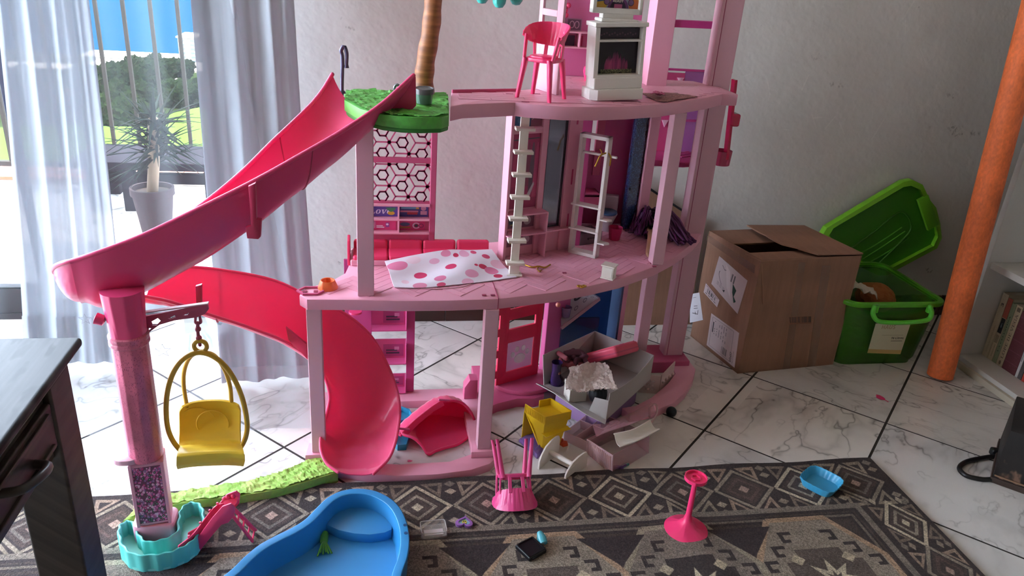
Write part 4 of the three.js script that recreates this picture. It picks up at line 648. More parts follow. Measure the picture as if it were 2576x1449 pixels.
// ---------- rug ----------
{
  const RX0 = -0.95, RX1 = 1.078, RZ0 = -1.237, RZ1 = 0.1, S = 1000, W = Math.round((RX1 - RX0) * S), Hh = Math.round((RZ1 - RZ0) * S);
  const t = canvasTex(W, Hh, (c) => {
    const X = (x) => (x - RX0) * S, Z = (z) => (z - RZ0) * S, dk = '#3b3130', br = '#55453f', ta = '#8f8272', cr = '#b5a78f', pk = '#a58a7d', gy = '#6f655d';
    c.fillStyle = dk; c.fillRect(0, 0, W, Hh);
    const poly = (p, f) => { c.fillStyle = f; c.beginPath(); p.forEach(([x, z], i) => i ? c.lineTo(X(x), Z(z)) : c.moveTo(X(x), Z(z))); c.closePath(); c.fill(); };
    const line = (p, f, w) => { c.strokeStyle = f; c.lineWidth = w * S; c.lineJoin = 'miter'; c.beginPath(); p.forEach(([x, z], i) => i ? c.lineTo(X(x), Z(z)) : c.moveTo(X(x), Z(z))); c.stroke(); };
    // one border motif in local axes: (s along, d across), centred on (x, z)
    const motif = (f, k) => {
      const P = (l) => l.map(([a, b]) => f(a, b)), on = k % 3;
      for (const q of [-1, 1]) { // triangles above and below the diamond
        for (const r of [-1, 1]) { poly(P([[r * 0.008, q * 0.05], [r * 0.052, q * 0.052], [r * 0.045, q * 0.018]]), on === 0 ? '#8b7d6c' : on === 1 ? '#79695c' : '#96806f'); poly(P([[r * 0.022, q * 0.044], [r * 0.043, q * 0.045], [r * 0.04, q * 0.03]]), dk); }
      }
      line(P([[-0.062, 0], [0, -0.044], [0.062, 0], [0, 0.044], [-0.062, 0]]), on === 1 ? cr : ta, 0.0075);
      poly(P([[-0.05, 0], [0, -0.036], [0.05, 0], [0, 0.036]]), '#4b3d39'); line(P([[-0.034, 0], [0, -0.024], [0.034, 0], [0, 0.024], [-0.034, 0]]), on === 0 ? gy : on === 1 ? ta : '#5d4a44', 0.006);
      poly(P([[-0.012, 0], [0, -0.009], [0.012, 0], [0, 0.009]]), on === 1 ? cr : pk);
      for (const [b, q] of [[-0.048, 0], [-0.031, 0], [0.031, 0], [0.048, 0]]) poly(P([[0.054, b], [0.066, b - 0.007], [0.078, b], [0.066, b + 0.007]]), Math.abs(b) > 0.04 ? '#7d7165' : k % 2 ? '#a39581' : '#8d7f6f');
    };
    for (let k = 0; k < 16; k++) { const x = 1.003 - k * 0.132 + (k ? 0 : -0.012); motif((a, b) => [x + a, -1.155 + b * 1.35], k); }
    for (let k = 0; k < 9; k++) { const z = -1.03 + k * 0.127; motif((a, b) => [1.02 + b * 0.95, z - a], k + 1); }
    // inner stripes
    for (const [o, f, w] of [[0, '#7b7065', 0.014], [0.017, '#4a3e3a', 0.005], [0.026, '#6e6358', 0.006]]) line([[RX0, -1.088 + o], [0.95 - o, -1.088 + o], [0.95 - o, 0.1]], f, w);
    // field of large hooked medallions
    poly([[RX0, -1.052], [0.915, -1.052], [0.915, 0.1], [RX0, 0.1]], '#463a36');
    const med = (x, z, m, q) => {
      const h = 0.155, w = 0.125; const o = (l) => l.map(([a, b]) => [x + a, z + b]);
      poly(o([[-0.06, -h], [0.06, -h], [w, -0.05], [w, 0.05], [0.06, h], [-0.06, h], [-w, 0.05], [-w, -0.05]]), m ? '#8b7e70' : '#7a6e64');
      line(o([[-0.06, -h], [0.06, -h], [w, -0.05], [w, 0.05], [0.06, h], [-0.06, h], [-w, 0.05], [-w, -0.05], [-0.06, -h]]), m ? '#a4886f' : '#938774', 0.012);
      for (const sx of [-1, 1]) for (const sz of [-1, 1]) for (let i = 0; i < 3; i++) { const a = sx * (0.03 + i * 0.03), b = sz * (0.118 - i * 0.035); line(o([[a, b], [a + sx * 0.022, b], [a + sx * 0.022, b - sz * 0.02], [a + sx * 0.008, b - sz * 0.02]]), dk, 0.008); }
      poly(o([[-0.075, -0.045], [-0.045, -0.045], [-0.045, -0.075], [0.045, -0.075], [0.045, -0.045], [0.075, -0.045], [0.075, 0.045], [0.045, 0.045], [0.045, 0.075], [-0.045, 0.075], [-0.045, 0.045], [-0.075, 0.045]]), m ? '#5c5049' : dk);
      const st = []; for (let i = 0; i < 16; i++) { const a = i * PI / 8, r = i % 2 ? 0.022 : 0.05; st.push([r * Math.cos(a), r * Math.sin(a)]); } poly(o(st), q ? '#b9ac93' : '#a59a86');
      const s2 = st.map(([a, b]) => [a * 0.42, b * 0.42]); poly(o(s2), m ? '#5c5049' : dk);
      for (const [a, b] of [[0.05, 0.05], [-0.05, 0.05], [0.05, -0.05], [-0.05, -0.05]]) poly(o([[a - 0.014, b], [a, b - 0.014], [a + 0.014, b], [a, b + 0.014]]), '#aea088');
    };
    for (let i = 0; i < 8; i++) for (let j = 0; j < 4; j++) med(0.80 - i * 0.25, -0.905 + j * 0.31, i % 2 === 0, j % 2 === 0);
    for (let i = 0; i < 8; i++) { const x = 0.675 - i * 0.25; poly([[x - 0.065, -1.045], [x + 0.065, -1.045], [x, -0.97]], '#3a2f30'); }
    // wool: speckle and worn streaks
    const im = c.getImageData(0, 0, W, Hh), d = im.data;
    for (let y = 0; y < Hh; y++) for (let x = 0; x < W; x++) { const i = (y * W + x) * 4, k = 0.85 + 0.42 * hash(x >> 1, y >> 1) + 0.22 * (fbm(x / 60, y / 18, 3) - 0.5); d[i] *= k; d[i + 1] *= k; d[i + 2] *= k; }
    c.putImageData(im, 0, 0);
  });
  t.flipY = true;
  const bump = dataTex(256, (u, v) => { const k = 255 * (0.55 * hash(Math.floor(u * 256), Math.floor(v * 256)) + 0.45 * fbm(u * 40, v * 40, 2, 40)); return [k, k, k]; }, false);
  bump.repeat.set(16, 11);
  const rows = [], NX = 150, NZ = 60;
  for (let i = 0; i <= NZ; i++) { const row = []; for (let j = 0; j <= NX; j++) { const u = j / NX, v = i / NZ, x = RX0 + (RX1 - RX0) * u, z0 = RZ0 + (v < 0.001 ? 0.0025 * Math.sin(x * 23) + 0.006 * Math.exp(-Math.pow((x - 0.56) / 0.03, 2)) : 0); const wave = 0.006 * Math.exp(-Math.pow((x - 0.56 - (v) * 0.1) / 0.035, 2)) * (1 - v); row.push([x, 0.0085 + wave + 0.0008 * fbm(x * 30, v * 40, 2), z0 + (RZ1 - RZ0) * v]); } rows.push(row); }
  const g = sheet(rows, 0.0075, { uv: (i, j) => [j / NX, 1 - i / NZ] });
  tag(mesh('rug', g, M(0xffffff, 1, { map: t, bumpMap: bump, bumpScale: 0.004 })), 'dark brown and cream patterned wool rug with diamond border lying on the tiles', 'rug');
}
// ---------- dark wooden table at the left ----------
{
  const grain = dataTex(512, (u, v) => { const n = fbm(u * 4, v * 60, 4, 4), s = fbm(u * 6, v * 6, 3, 6), b = cl((fbm(u * 9 + 4, v * 30, 3, 9) - 0.62) * 6); const k = 34 + 34 * n - 12 * s - 18 * b; return [k + 8, k - 2, k - 9]; });
  const wood = M(0xffffff, 0.42, { map: grain }), topGrain = dataTex(512, (u, v) => { const n = fbm(u * 4, v * 60, 4, 4), s = fbm(u * 6, v * 6, 3, 6), k = 50 + 34 * n - 26 * s - 40 * cl((fbm(u * 9 + 4, v * 30, 3, 9) - 0.6) * 6); return [k, k, k + 2]; }), topM = M(0xffffff, 0.42, { map: topGrain, specularIntensity: 0.4 });
  const c = [-0.281,0.6,-0.7229], x = c[0], z = c[2], o = thing('wooden_table', 'dark worn wooden table with a carved drawer at the left edge of the photo', 'table');
  const uv = (g) => planarUV(g, (a, b, q) => [q * 3 + b * 0.5, a * 3 + b * 3]);
  mesh('tabletop', uv(merge([slab([x - 0.5, 0.59, z], [x, 0.6, z + 0.62], 0.004), slab([x - 0.49, 0.58, z + 0.008], [x - 0.008, 0.59, z + 0.61], 0.003)])), topM, o);
  const fx = x - 0.008;
  mesh('apron', uv(slab([fx - 0.02, 0.50, z + 0.03], [fx - 0.012, 0.578, z + 0.58], 0.002)), wood, o);
  mesh('apron', uv(slab([x - 0.46, 0.50, z + 0.016], [fx - 0.022, 0.578, z + 0.026], 0.002)), wood, o);
  const dr = mesh('drawer', uv(slab([fx - 0.014, 0.515, z + 0.06], [fx - 0.006, 0.562, z + 0.5], 0.002)), wood, o);
  mesh('moulding', uv(merge([slab([fx - 0.007, 0.52, z + 0.07], [fx - 0.003, 0.524, z + 0.49], 0.001), slab([fx - 0.007, 0.553, z + 0.07], [fx - 0.003, 0.557, z + 0.49], 0.001)])), wood, dr);
  mesh('handle', tube([[fx - 0.006, 0.53, z + 0.11], [fx + 0.006, 0.532, z + 0.115], [fx + 0.012, 0.54, z + 0.14], [fx + 0.006, 0.545, z + 0.165], [fx - 0.006, 0.546, z + 0.17]], 0.0042), M(0x2c2624, 0.35), dr);
  mesh('leg', uv(slab([fx - 0.05, 0, z + 0.012], [fx - 0.004, 0.578, z + 0.06], 0.003)), wood, o);
  mesh('leg', uv(slab([x - 0.48, 0, z + 0.014], [x - 0.44, 0.578, z + 0.046], 0.003)), wood, o);
  mesh('leg', uv(slab([fx - 0.04, 0, z + 0.57], [fx - 0.004, 0.578, z + 0.602], 0.003)), wood, o);
}
// ---------- garden toys by the tower ----------
{ // egg chair that hangs from the arm
  const y = M(0xc9a02c, 0.4), seatM = M(0xe9c53a, 0.42), z = -1.13, o = thing('hanging_chair', 'yellow egg shaped hanging chair swinging from the pink tower arm', 'toy chair');
  const c = [-0.2719,0.2622,-1.13], t = [-0.2703,0.3625,-1.13], b = [-0.2835,0.1427,-1.13], hw = ([-0.2107,0.2289,-1.13][0] - [-0.3359,0.2342,-1.13][0]) / 2;
  const egg = []; for (let i = 0; i < 28; i++) { const a = i / 28 * 2 * PI, s = Math.sin(a), cy = b[1] + (t[1] - b[1]) * 0.38; egg.push([c[0] + Math.cos(a) * hw, s > 0 ? cy + s * (t[1] - cy) : cy + s * (cy - b[1]) * (1 - 0.04), z + 0.004 * s]); }
  mesh('front_hoop', tube(egg, 0.0042, { closed: true, n: 120 }), y, o);
  mesh('rear_hoop', tube([...[[-0.3101,0.2399,-1.165],[-0.3126,0.2772,-1.17],[-0.3071,0.3103,-1.165],[-0.2911,0.3427,-1.15],[-0.2717,0.3584,-1.135],[-0.2563,0.3483,-1.145],[-0.2449,0.3152,-1.16],[-0.2395,0.2749,-1.17],[-0.2382,0.2482,-1.165]]], 0.0036), y, o);
  mesh('ring', new THREE.TorusGeometry(0.0095, 0.0036, 10, 28).translate(...[-0.2701,0.3718,-1.13]), y, o);
  mesh('link', merge([tube([[-0.2717,0.4106,-1.135],[-0.2724,0.3921,-1.133],[-0.2705,0.3739,-1.13]], 0.0028), ...[[-0.2719,0.4,-1.134], [-0.2716,0.3856,-1.132]].map((p) => new THREE.SphereGeometry(0.0048, 12, 10).translate(...p)), tube([[-0.2739,0.4189,-1.135],[-0.2746,0.4107,-1.135],[-0.2682,0.4106,-1.135],[-0.2674,0.4196,-1.135]], 0.002)]), M(0xa8405e, 0.4), o);
  // seat shell: upright back that bends into the seat
  const rows = [], prof = [[1009, -1.165, 0.9], [1030, -1.17, 1], [1075, -1.165, 1], [1112, -1.15, 1.02], [1122, -1.125, 1.04], [1140, -1.10, 1.06], [1162, -1.105, 1.08], [1170, -1.12, 1.05]];
  const L = [[-0.2713,0.2486,-1.165],[-0.2739,0.229,-1.17],[-0.2757,0.1964,-1.165],[-0.2746,0.1783,-1.15],[-0.2682,0.1894,-1.12],[-0.2634,0.1929,-1.095],[-0.266,0.172,-1.1],[-0.2704,0.1531,-1.115]], W = [0.9, 1, 1, 1.02, 1.04, 1.08, 1.1, 1.08].map((k) => k * 0.0485);
  const C = curve(L); for (let i = 0; i <= 36; i++) { const s = i / 36, p = C.getPoint(s), k = s * 7, k0 = Math.min(6, Math.floor(k)), w = W[k0] + (W[k0 + 1] - W[k0]) * (k - k0), row = []; for (let j = 0; j <= 18; j++) { const u = j / 9 - 1, e = Math.pow(Math.abs(u), 3); row.push([p.x + u * w, p.y + (s < 0.12 ? -0.006 * e * (1 - s / 0.12) : 0) - 0.003 * e * (s > 0.5 ? 1 : 0), p.z + 0.008 * e * (s < 0.5 ? 1 : 0.2)]); } rows.push(row); }
  const st = mesh('seat', sheet(rows, 0.0035, { crease: 1 }), seatM, o);
  const bc = C.getPoint(0.28); mesh('cushion_relief', T(new THREE.TorusGeometry(0.026, 0.0012, 8, 40), [bc.x + 0.004, bc.y + 0.006, bc.z + 0.0012], [-0.05, 0, 0]), seatM, st);
  mesh('cushion_relief', T(new THREE.TorusGeometry(0.03, 0.0009, 6, 40, 2.4), [bc.x - 0.02, bc.y + 0.008, bc.z + 0.001], [-0.05, 0, 0.4]), seatM, st);
}
{ // turquoise basin round the tower foot
  const m = M(0x5fc9c0, 0.4), o = thing('toy_basin', 'turquoise scalloped toy basin wrapped around the foot of the pink tower', 'toy basin');
  const pts = [...[[-0.4229,-1.0907],[-0.4268,-1.1134],[-0.4159,-1.1244],[-0.4021,-1.1152],[-0.3874,-1.0876],[-0.3706,-1.0699],[-0.3506,-1.0719],[-0.3318,-1.0855],[-0.3354,-1.1225],[-0.3357,-1.1485],[-0.3238,-1.1645],[-0.3059,-1.1587],[-0.294,-1.1344],[-0.2895,-1.1034],[-0.2931,-1.0724],[-0.3059,-1.0519],[-0.3275,-1.0383],[-0.3537,-1.0335],[-0.385,-1.0382],[-0.409,-1.0604]]];
  const C = new THREE.CatmullRomCurve3(pts.map((p) => new THREE.Vector3(p[0], 0, p[1])), true, 'centripetal'), N = 160, cx = pts.reduce((s, p) => s + p[0], 0) / pts.length, cz = pts.reduce((s, p) => s + p[1], 0) / pts.length;
  const prof = [[0, 0.009], [0.0, 0.041], [0.0022, 0.043], [0.0044, 0.041], [0.0044, 0.0135]], rows = prof.map(() => []);
  for (let i = 0; i <= N; i++) { const p = C.getPoint(i / N % 1), q = C.getTangent(i / N % 1), nx = -q.z, nz = q.x, sg = 1, wv = 0.0012 * Math.sin(i * 0.95); prof.forEach(([d, y], k) => rows[k].push([p.x + nx * (d - wv) * sg, y, p.z + nz * (d - wv) * sg])); }
  mesh('wall', sheet(rows, 0, {}), M(0x5fc9c0, 0.4, { side: THREE.DoubleSide }), o);
  const fl = C.getPoints(120).slice(0, -1).map((p) => [p.x, p.z]);
  mesh('bottom', plan(fl, 0.009, 0.0135), M(0x86d8cc, 0.45), o);
}
{ // small pet slide with paw top and a folding ladder
  const m = M(0xf0406e, 0.36), o = thing('pet_slide', 'small pink toy pet slide with ladder standing between the basin and pool', 'toy slide');
  const a = [-0.3048,0.009,-1.0568], p1 = [-0.2407,0.009,-1.1456];
  const ctr = [[-0.3119,0.0312,-1.065],[-0.2941,0.0349,-1.085],[-0.2736,0.0546,-1.105],[-0.258,0.0691,-1.115],[-0.2445,0.0742,-1.115]];
  const C = curve(ctr), rows = []; const n = [0.42, 0, 0.9];
  for (let i = 0; i <= 24; i++) { const p = C.getPoint(i / 24); rows.push([[-1, 0.012], [-1, -0.001], [-0.8, -0.003], [0.8, -0.003], [1, -0.001], [1, 0.006]].map(([u, y]) => [p.x + u * 0.013 * 0.6, p.y + y, p.z - u * 0.013])); }
  mesh('chute', sheet(rows, 0.002), m, o);
  // deep side skirt seen from the front
  const side = [[-0.3208,0.0201],[-0.2924,0.0392],[-0.2669,0.077],[-0.2494,0.099],[-0.2351,0.1046],[-0.2293,0.0976],[-0.2319,0.0786],[-0.2425,0.0651],[-0.2537,0.0609],[-0.2664,0.0449],[-0.2882,0.0148],[-0.3015,-0.0058],[-0.306,-0.0124],[-0.3116,-0.0032],[-0.3151,-0.0134],[-0.3225,-0.011]];
  mesh('side_panel', ext(side, 0.003, { bev: 0.0006 }).translate(0, 0, -1.078), m, o);
  mesh('side_panel', ext(side, 0.003, { bev: 0.0006 }).translate(0, 0, -1.078).translate(0.004, 0.003, -0.028), m, o);
  const tp = [-0.241,0.0887,-1.1]; mesh('paw_top', merge([T(lathe([[0.001, 0], [0.011, 0], [0.011, 0.003], [0.001, 0.004]], [0, 0, 0], 20), tp, [0.5, 0, 0]), ...[-1.2, -0.4, 0.4, 1.2].map((q) => T(new THREE.SphereGeometry(0.0045, 12, 8), [tp[0] + 0.011 * Math.sin(q), tp[1] + 0.009 * Math.cos(q), tp[2] - 0.004]))]), m, o);
  mesh('ladder_rail', bar([-0.236,0.0832,-1.09], [-0.2075,0.012,-1.1133], 0.004, 0.007), m, o);
  mesh('ladder_rail', bar([-0.2362,0.0705,-1.085], [-0.2083,0.0105,-1.0881], 0.004, 0.007), m, o);
  for (const t of [0.25, 0.5, 0.75, 0.97]) { const A = [-0.236,0.0832,-1.09], B = [-0.2075,0.012,-1.1133], D = [-0.2362,0.0705,-1.085], E = [-0.2083,0.0105,-1.0881]; mesh('rung', bar(A.map((v, i) => v + (B[i] - v) * t), D.map((v, i) => v + (E[i] - v) * t), 0.003, 0.003), m, o); }
  for (const t of [0.2, 0.4, 0.6, 0.8]) { const p = C.getPoint(t); mesh('grip', box(0.004, 0.003, 0.004, 0.001, [p.x - 0.008, p.y + 0.012, p.z + 0.012]), m, o); }
}
{ // blue pool
  const m = M(0x2f86c0, 0.38), m2 = M(0x3a8cc2, 0.42), o = thing('toy_pool', 'large blue guitar shaped toy swimming pool lying on the rug at the front', 'toy pool'), h = 0.062;
  const rim = [...[[0.0508,-1.0582],[0.0397,-1.0956],[0.0228,-1.1219],[-0.0019,-1.1417],[-0.0303,-1.1496],[-0.0571,-1.1461],[-0.0801,-1.1303],[-0.0978,-1.104],[-0.1158,-1.0747],[-0.137,-1.0547],[-0.158,-1.0402],[-0.1839,-1.0192],[-0.2022,-0.9957],[-0.2166,-0.9711]], [-0.245, -0.93], [-0.25, -0.86], [-0.22, -0.79], [-0.15, -0.75], [-0.06, -0.75], [0.0, -0.79], [0.03, -0.86], ...[[0.0379,-0.9306],[0.0495,-0.9722],[0.0544,-1.0135]]];
  const C = new THREE.CatmullRomCurve3(rim.map((p) => new THREE.Vector3(p[0], 0, p[1])), true, 'centripetal'), N = 180;
  const prof = [[0.0, 0.0088], [0.0, 0.052], [-0.003, 0.0545], [-0.003, 0.061], [-0.001, h], [0.011, h], [0.0125, 0.0605], [0.0145, 0.034], [0.018, 0.013]], rows = prof.map(() => []);
  for (let i = 0; i <= N; i++) { const p = C.getPoint(i / N % 1), q = C.getTangent(i / N % 1), nx = q.z, nz = -q.x; prof.forEach(([d, y], k) => rows[k].push([p.x + nx * d, y, p.z + nz * d])); }
  const w = mesh('wall', sheet(rows, 0), M(0x2f86c0, 0.38, { side: THREE.DoubleSide }), o);
  const inn = C.getPoints(140).slice(0, -1).map((p) => [p.x, p.z]);
  mesh('bottom', plan(inn, 0.0088, 0.0128), m2, o);
  mesh('step_seat', plan([...[[-0.0833,-1.0949],[-0.0622,-1.0789],[-0.0361,-1.0685],[-0.0089,-1.0631],[0.017,-1.0658],[0.0289,-1.0728],[0.0315,-1.0953],[0.0208,-1.1283],[-0.002,-1.1523],[-0.0309,-1.1614],[-0.0581,-1.1569],[-0.0755,-1.1332]]], 0.013, 0.032, { bev: 0.001 }), m2, o);
  for (const p of [[0.0511,0.0622,-1.0469], [0.0517,0.0622,-1.0271]]) mesh('peg_hole', T(new THREE.CylinderGeometry(0.0032, 0.0032, 0.0008, 20), p), M(0x14406c, 0.6), w);
}
{ // green tentacle piece lying in the pool
  const m = M(0x4f9a35, 0.45), o = thing('toy_sea_grass', 'green toy sea grass tuft lying in the blue pool', 'toy plant');
  const s = [-0.0866,0.018,-1.0856], e = [-0.087,0.018,-1.0688];
  mesh('collar', tube([s, e], 0.0068, { straight: true, rs: 16 }), m, o);
  for (const t of [[-0.0958,0.0155,-1.0378], [-0.0916,0.0165,-1.0438], [-0.0869,0.0155,-1.0416], [-0.0824,0.0165,-1.0449], [-0.0783,0.0155,-1.0427], [-0.073,0.0155,-1.0423]]) mesh('frond', tube([e, [e[0] + (t[0] - e[0]) * 0.35, e[1] + 0.004, e[2] + (t[2] - e[2]) * 0.4], t], 0.0017, { rs: 8 }), m, o);
}

// ---------- more loose things ----------
const quad = (tl, tr, bl, br, t = 0.001, n = 0) => { // four-cornered panel, printed side first; n lifts it along its normal
  const a = V(tr).sub(V(tl)), b = V(bl).sub(V(tl)), k = new THREE.Vector3().crossVectors(b, a).normalize().multiplyScalar(n), mv = (p) => [p[0] + k.x, p[1] + k.y, p[2] + k.z];
  return sheet([[mv(tl), mv(tr)], [mv(bl), mv(br)]], t, { uv: (i, j) => [j, 1 - i], crease: 0.3 });
};
const lerp3 = (a, b, t) => a.map((v, i) => v + (b[i] - v) * t);
const chairPink = M(0xf53a74, 0.32), chairPink2 = M(0xe84b8c, 0.35);
function toyChair(m, label, p, ry) {
  const o = thing('toy_chair', label, 'toy chair', p, ry);
  const legs = [[-1, 1], [1, 1], [-1, -1], [1, -1]];
  for (const [sx, sz] of legs) { const rows = []; for (let i = 0; i <= 6; i++) { const s = i / 6, r = 0.0028 + 0.0016 * s, x = sx * (0.034 - 0.009 * s), z = sz * (0.03 - 0.007 * s); rows.push([[-1, -1], [1, -1], [1, 1], [-1, 1]].map(([a, b]) => [x + a * r, 0.072 * s, z + b * r])); } mesh('leg', merge([sheet(rows, 0, { close: true }).toNonIndexed(), box(0.0056, 0.001, 0.0056, 0, [sx * 0.034, 0, sz * 0.03])]), m, o); }
  mesh('seat', merge([plan(rrect(0.06, 0.056, 0.02), 0.066, 0.073, { bev: 0.0025 }), plan(rrect(0.05, 0.046, 0.018), 0.072, 0.0765, { bev: 0.002 })]), m, o);
  const rows = [];
  for (let i = 0; i <= 10; i++) { const v = i / 10, row = []; for (let j = 0; j <= 72; j++) { const u = j / 72, a = PI / 2 + (u - 0.5) * 2 * 1.95, lo = 0.092 + 0.012 * Math.pow(Math.abs(2 * u - 1), 2), hi = 0.133 - 0.022 * Math.pow(Math.abs(2 * u - 1), 3), r = 0.03 + 0.0105 * v + 0.0009 * Math.cos(u * 2 * PI * 18) * (v > 0.05 && v < 0.95 ? 1 : 0); row.push([r * Math.cos(a) * 1.03, lo + (hi - lo) * v, -r * Math.sin(a)]); } rows.push(row); }
  mesh('backrest', sheet(rows, 0.0022, { crease: 1 }), m, o);
  for (const s of [-1, 1]) { mesh('arm', bar([s * 0.029, 0.068, 0.022], [s * 0.0335, 0.112, 0.011], 0.004, 0.008, 0.0012), m, o); mesh('back_stay', bar([s * 0.012, 0.07, -0.026], [s * 0.013, 0.1, -0.032], 0.007, 0.003, 0.001), m, o); mesh('back_stay', bar([s * 0.028, 0.068, -0.016], [s * 0.03, 0.102, -0.014], 0.003, 0.008, 0.001), m, o); }
  return o;
}
toyChair(chairPink, 'hot pink toy tub chair standing upright on the top deck beside the fireplace', [0.307, 0.7312, -1.412], -0.7);
{ // its twin, upside down on the rug
  const o = toyChair(chairPink2, 'pink toy tub chair upside down on the rug with legs in the air', [0.2637,0.0095,-1.1123], 0);
  o.rotation.set(PI - 0.63, 0, 0); o.position.y = 0.1085; o.position.z -= 0.108;
}
{
  const c = [0.5724,0.0095,-1.0504], o = thing('toy_pedestal_table', 'pink toy pedestal with round foot and small hexagon-marked top on the rug', 'toy table', c);
  mesh('stem', lathe([[0.04, 0], [0.0405, 0.002], [0.036, 0.005], [0.018, 0.012], [0.009, 0.022], [0.0055, 0.036], [0.0046, 0.112]], [0, 0, 0], 48), chairPink, o);
  mesh('top', lathe([[0.0046, 0.111], [0.018, 0.113], [0.0205, 0.1145], [0.0205, 0.121], [0.0185, 0.121], [0.0185, 0.1165], [0.001, 0.1165]], [0, 0, 0], 48), chairPink, o);
  mesh('hexagon', plan(circ(0.0095, 6), 0.1166, 0.1195, { holes: [circ(0.0075, 6)] }), chairPink, o);
}
{ // blue square tray
  const m = M(0x3fa2cc, 0.4), c = [0.9077,0.009,-1.153], o = thing('toy_tray', 'small light blue square tray with wavy rim on the rug corner', 'toy tray', c, 0.62), rows = [];
  for (const [s, y] of [[0.76, 0.002], [0.8, 0.001], [0.97, 0.017], [1, 0.0185], [1.03, 0.0175], [0.85, 0]]) { const row = []; for (let i = 0; i < 96; i++) { const a = i / 96 * 2 * PI, r = 0.0365 / Math.pow(Math.pow(Math.abs(Math.cos(a)), 4) + Math.pow(Math.abs(Math.sin(a)), 4), 0.25) * (1 + (s > 0.96 ? 0.018 * Math.sin(a * 24) : 0)); row.push([Math.cos(a) * r * s, y, Math.sin(a) * r * s]); } rows.push(row); }
  mesh('rim', sheet(rows, 0, { close: true }), M(0x3fa2cc, 0.4, { side: THREE.DoubleSide }), o);
  mesh('bottom', plan(rrect(0.057, 0.057, 0.012), 0.0005, 0.0022), m, o);
}
{ // ink pad box, cap, heart, clear lid
  const k = M(0x0d1014, 0.35), c = [0.271,0.009,-1.0224], o = thing('ink_pad', 'small black square ink pad box lying open on the rug', 'box', c, 0.5);
  mesh('case', box(0.04, 0.009, 0.04, 0.002), k, o); mesh('lid_rim', plan(rrect(0.037, 0.037, 0.003), 0.0085, 0.0105, { holes: [rrect(0.033, 0.033, 0.003)] }), k, o); mesh('hinge', box(0.012, 0.004, 0.003, 0.001, [-0.008, 0.003, 0.021]), k, o);
  tag(mesh('cap', T(toCreasedNormals(new THREE.LatheGeometry([[0.0035, 0], [0.0075, 0.001], [0.0085, 0.012], [0.006, 0.02], [0.0045, 0.024], [0.001, 0.025]].map((p) => new THREE.Vector2(...p)), 24), 0.7), [0.2962,0.014,-1.0315], [-1.2, 0.2, 0]), M(0x56b6c4, 0.2, { transparent: true, opacity: 0.85 })), 'translucent teal cap lying against the black ink pad', 'cap');
  const hs = (s) => { const out = []; for (let i = 0; i < 40; i++) { const t = i / 40 * 2 * PI; out.push([s * 0.0011 * 16 * Math.pow(Math.sin(t), 3), -s * 0.0011 * (13 * Math.cos(t) - 5 * Math.cos(2 * t) - 2 * Math.cos(3 * t) - Math.cos(4 * t))]); } return out; };
  const h = thing('heart_charm', 'little purple heart shaped charm with a yellow and blue middle on the rug', 'toy charm', [0.1617,0.009,-1.1021], 2.9);
  mesh('frame', plan(hs(0.92), 0, 0.006, { bev: 0.001, holes: [hs(0.66)] }), M(0x9a68b4, 0.35), h); mesh('inset', plan(hs(0.67), 0, 0.004), M(0x8fb6c8, 0.3), h); mesh('yellow_spot', plan(circ(0.0045, 18), 0.004, 0.0048), M(0xd4d04a, 0.4), h);
  for (const q of [-0.0016, 0.0016]) mesh('dark_mark', plan(circ(0.0012, 10, q, 0.001), 0.0048, 0.0054), M(0x2d3a2a, 0.4), h);
  const cl = new THREE.MeshPhysicalMaterial({ color: 0xf2eeea, roughness: 0.06, transparent: true, opacity: 0.22 }), l = thing('plastic_cover', 'clear plastic rectangular lid lying on the rug next to the blue pool', 'plastic lid', [0.1037,0.009,-1.0861], 0.06);
  mesh('rim', plan(rrect(0.046, 0.034, 0.004), 0, 0.012, { holes: [rrect(0.0435, 0.0315, 0.003)] }), cl, l); mesh('panel', plan(rrect(0.044, 0.032, 0.003), 0.002, 0.0032), cl, l); mesh('paper_slip', T(card(0.034, 0.014), [0, 0.0036, 0.012], [-PI / 2, 0, 0]), M(0xcfc6c6, 0.8), l);
  mesh('edge', tube(rrect(0.045, 0.033, 0.004).map(([a, b]) => [a, 0.012, b]), 0.0008, { closed: true, n: 60, rs: 6 }), M(0xd9d4d0, 0.15, { transparent: true, opacity: 0.7 }), l);
}
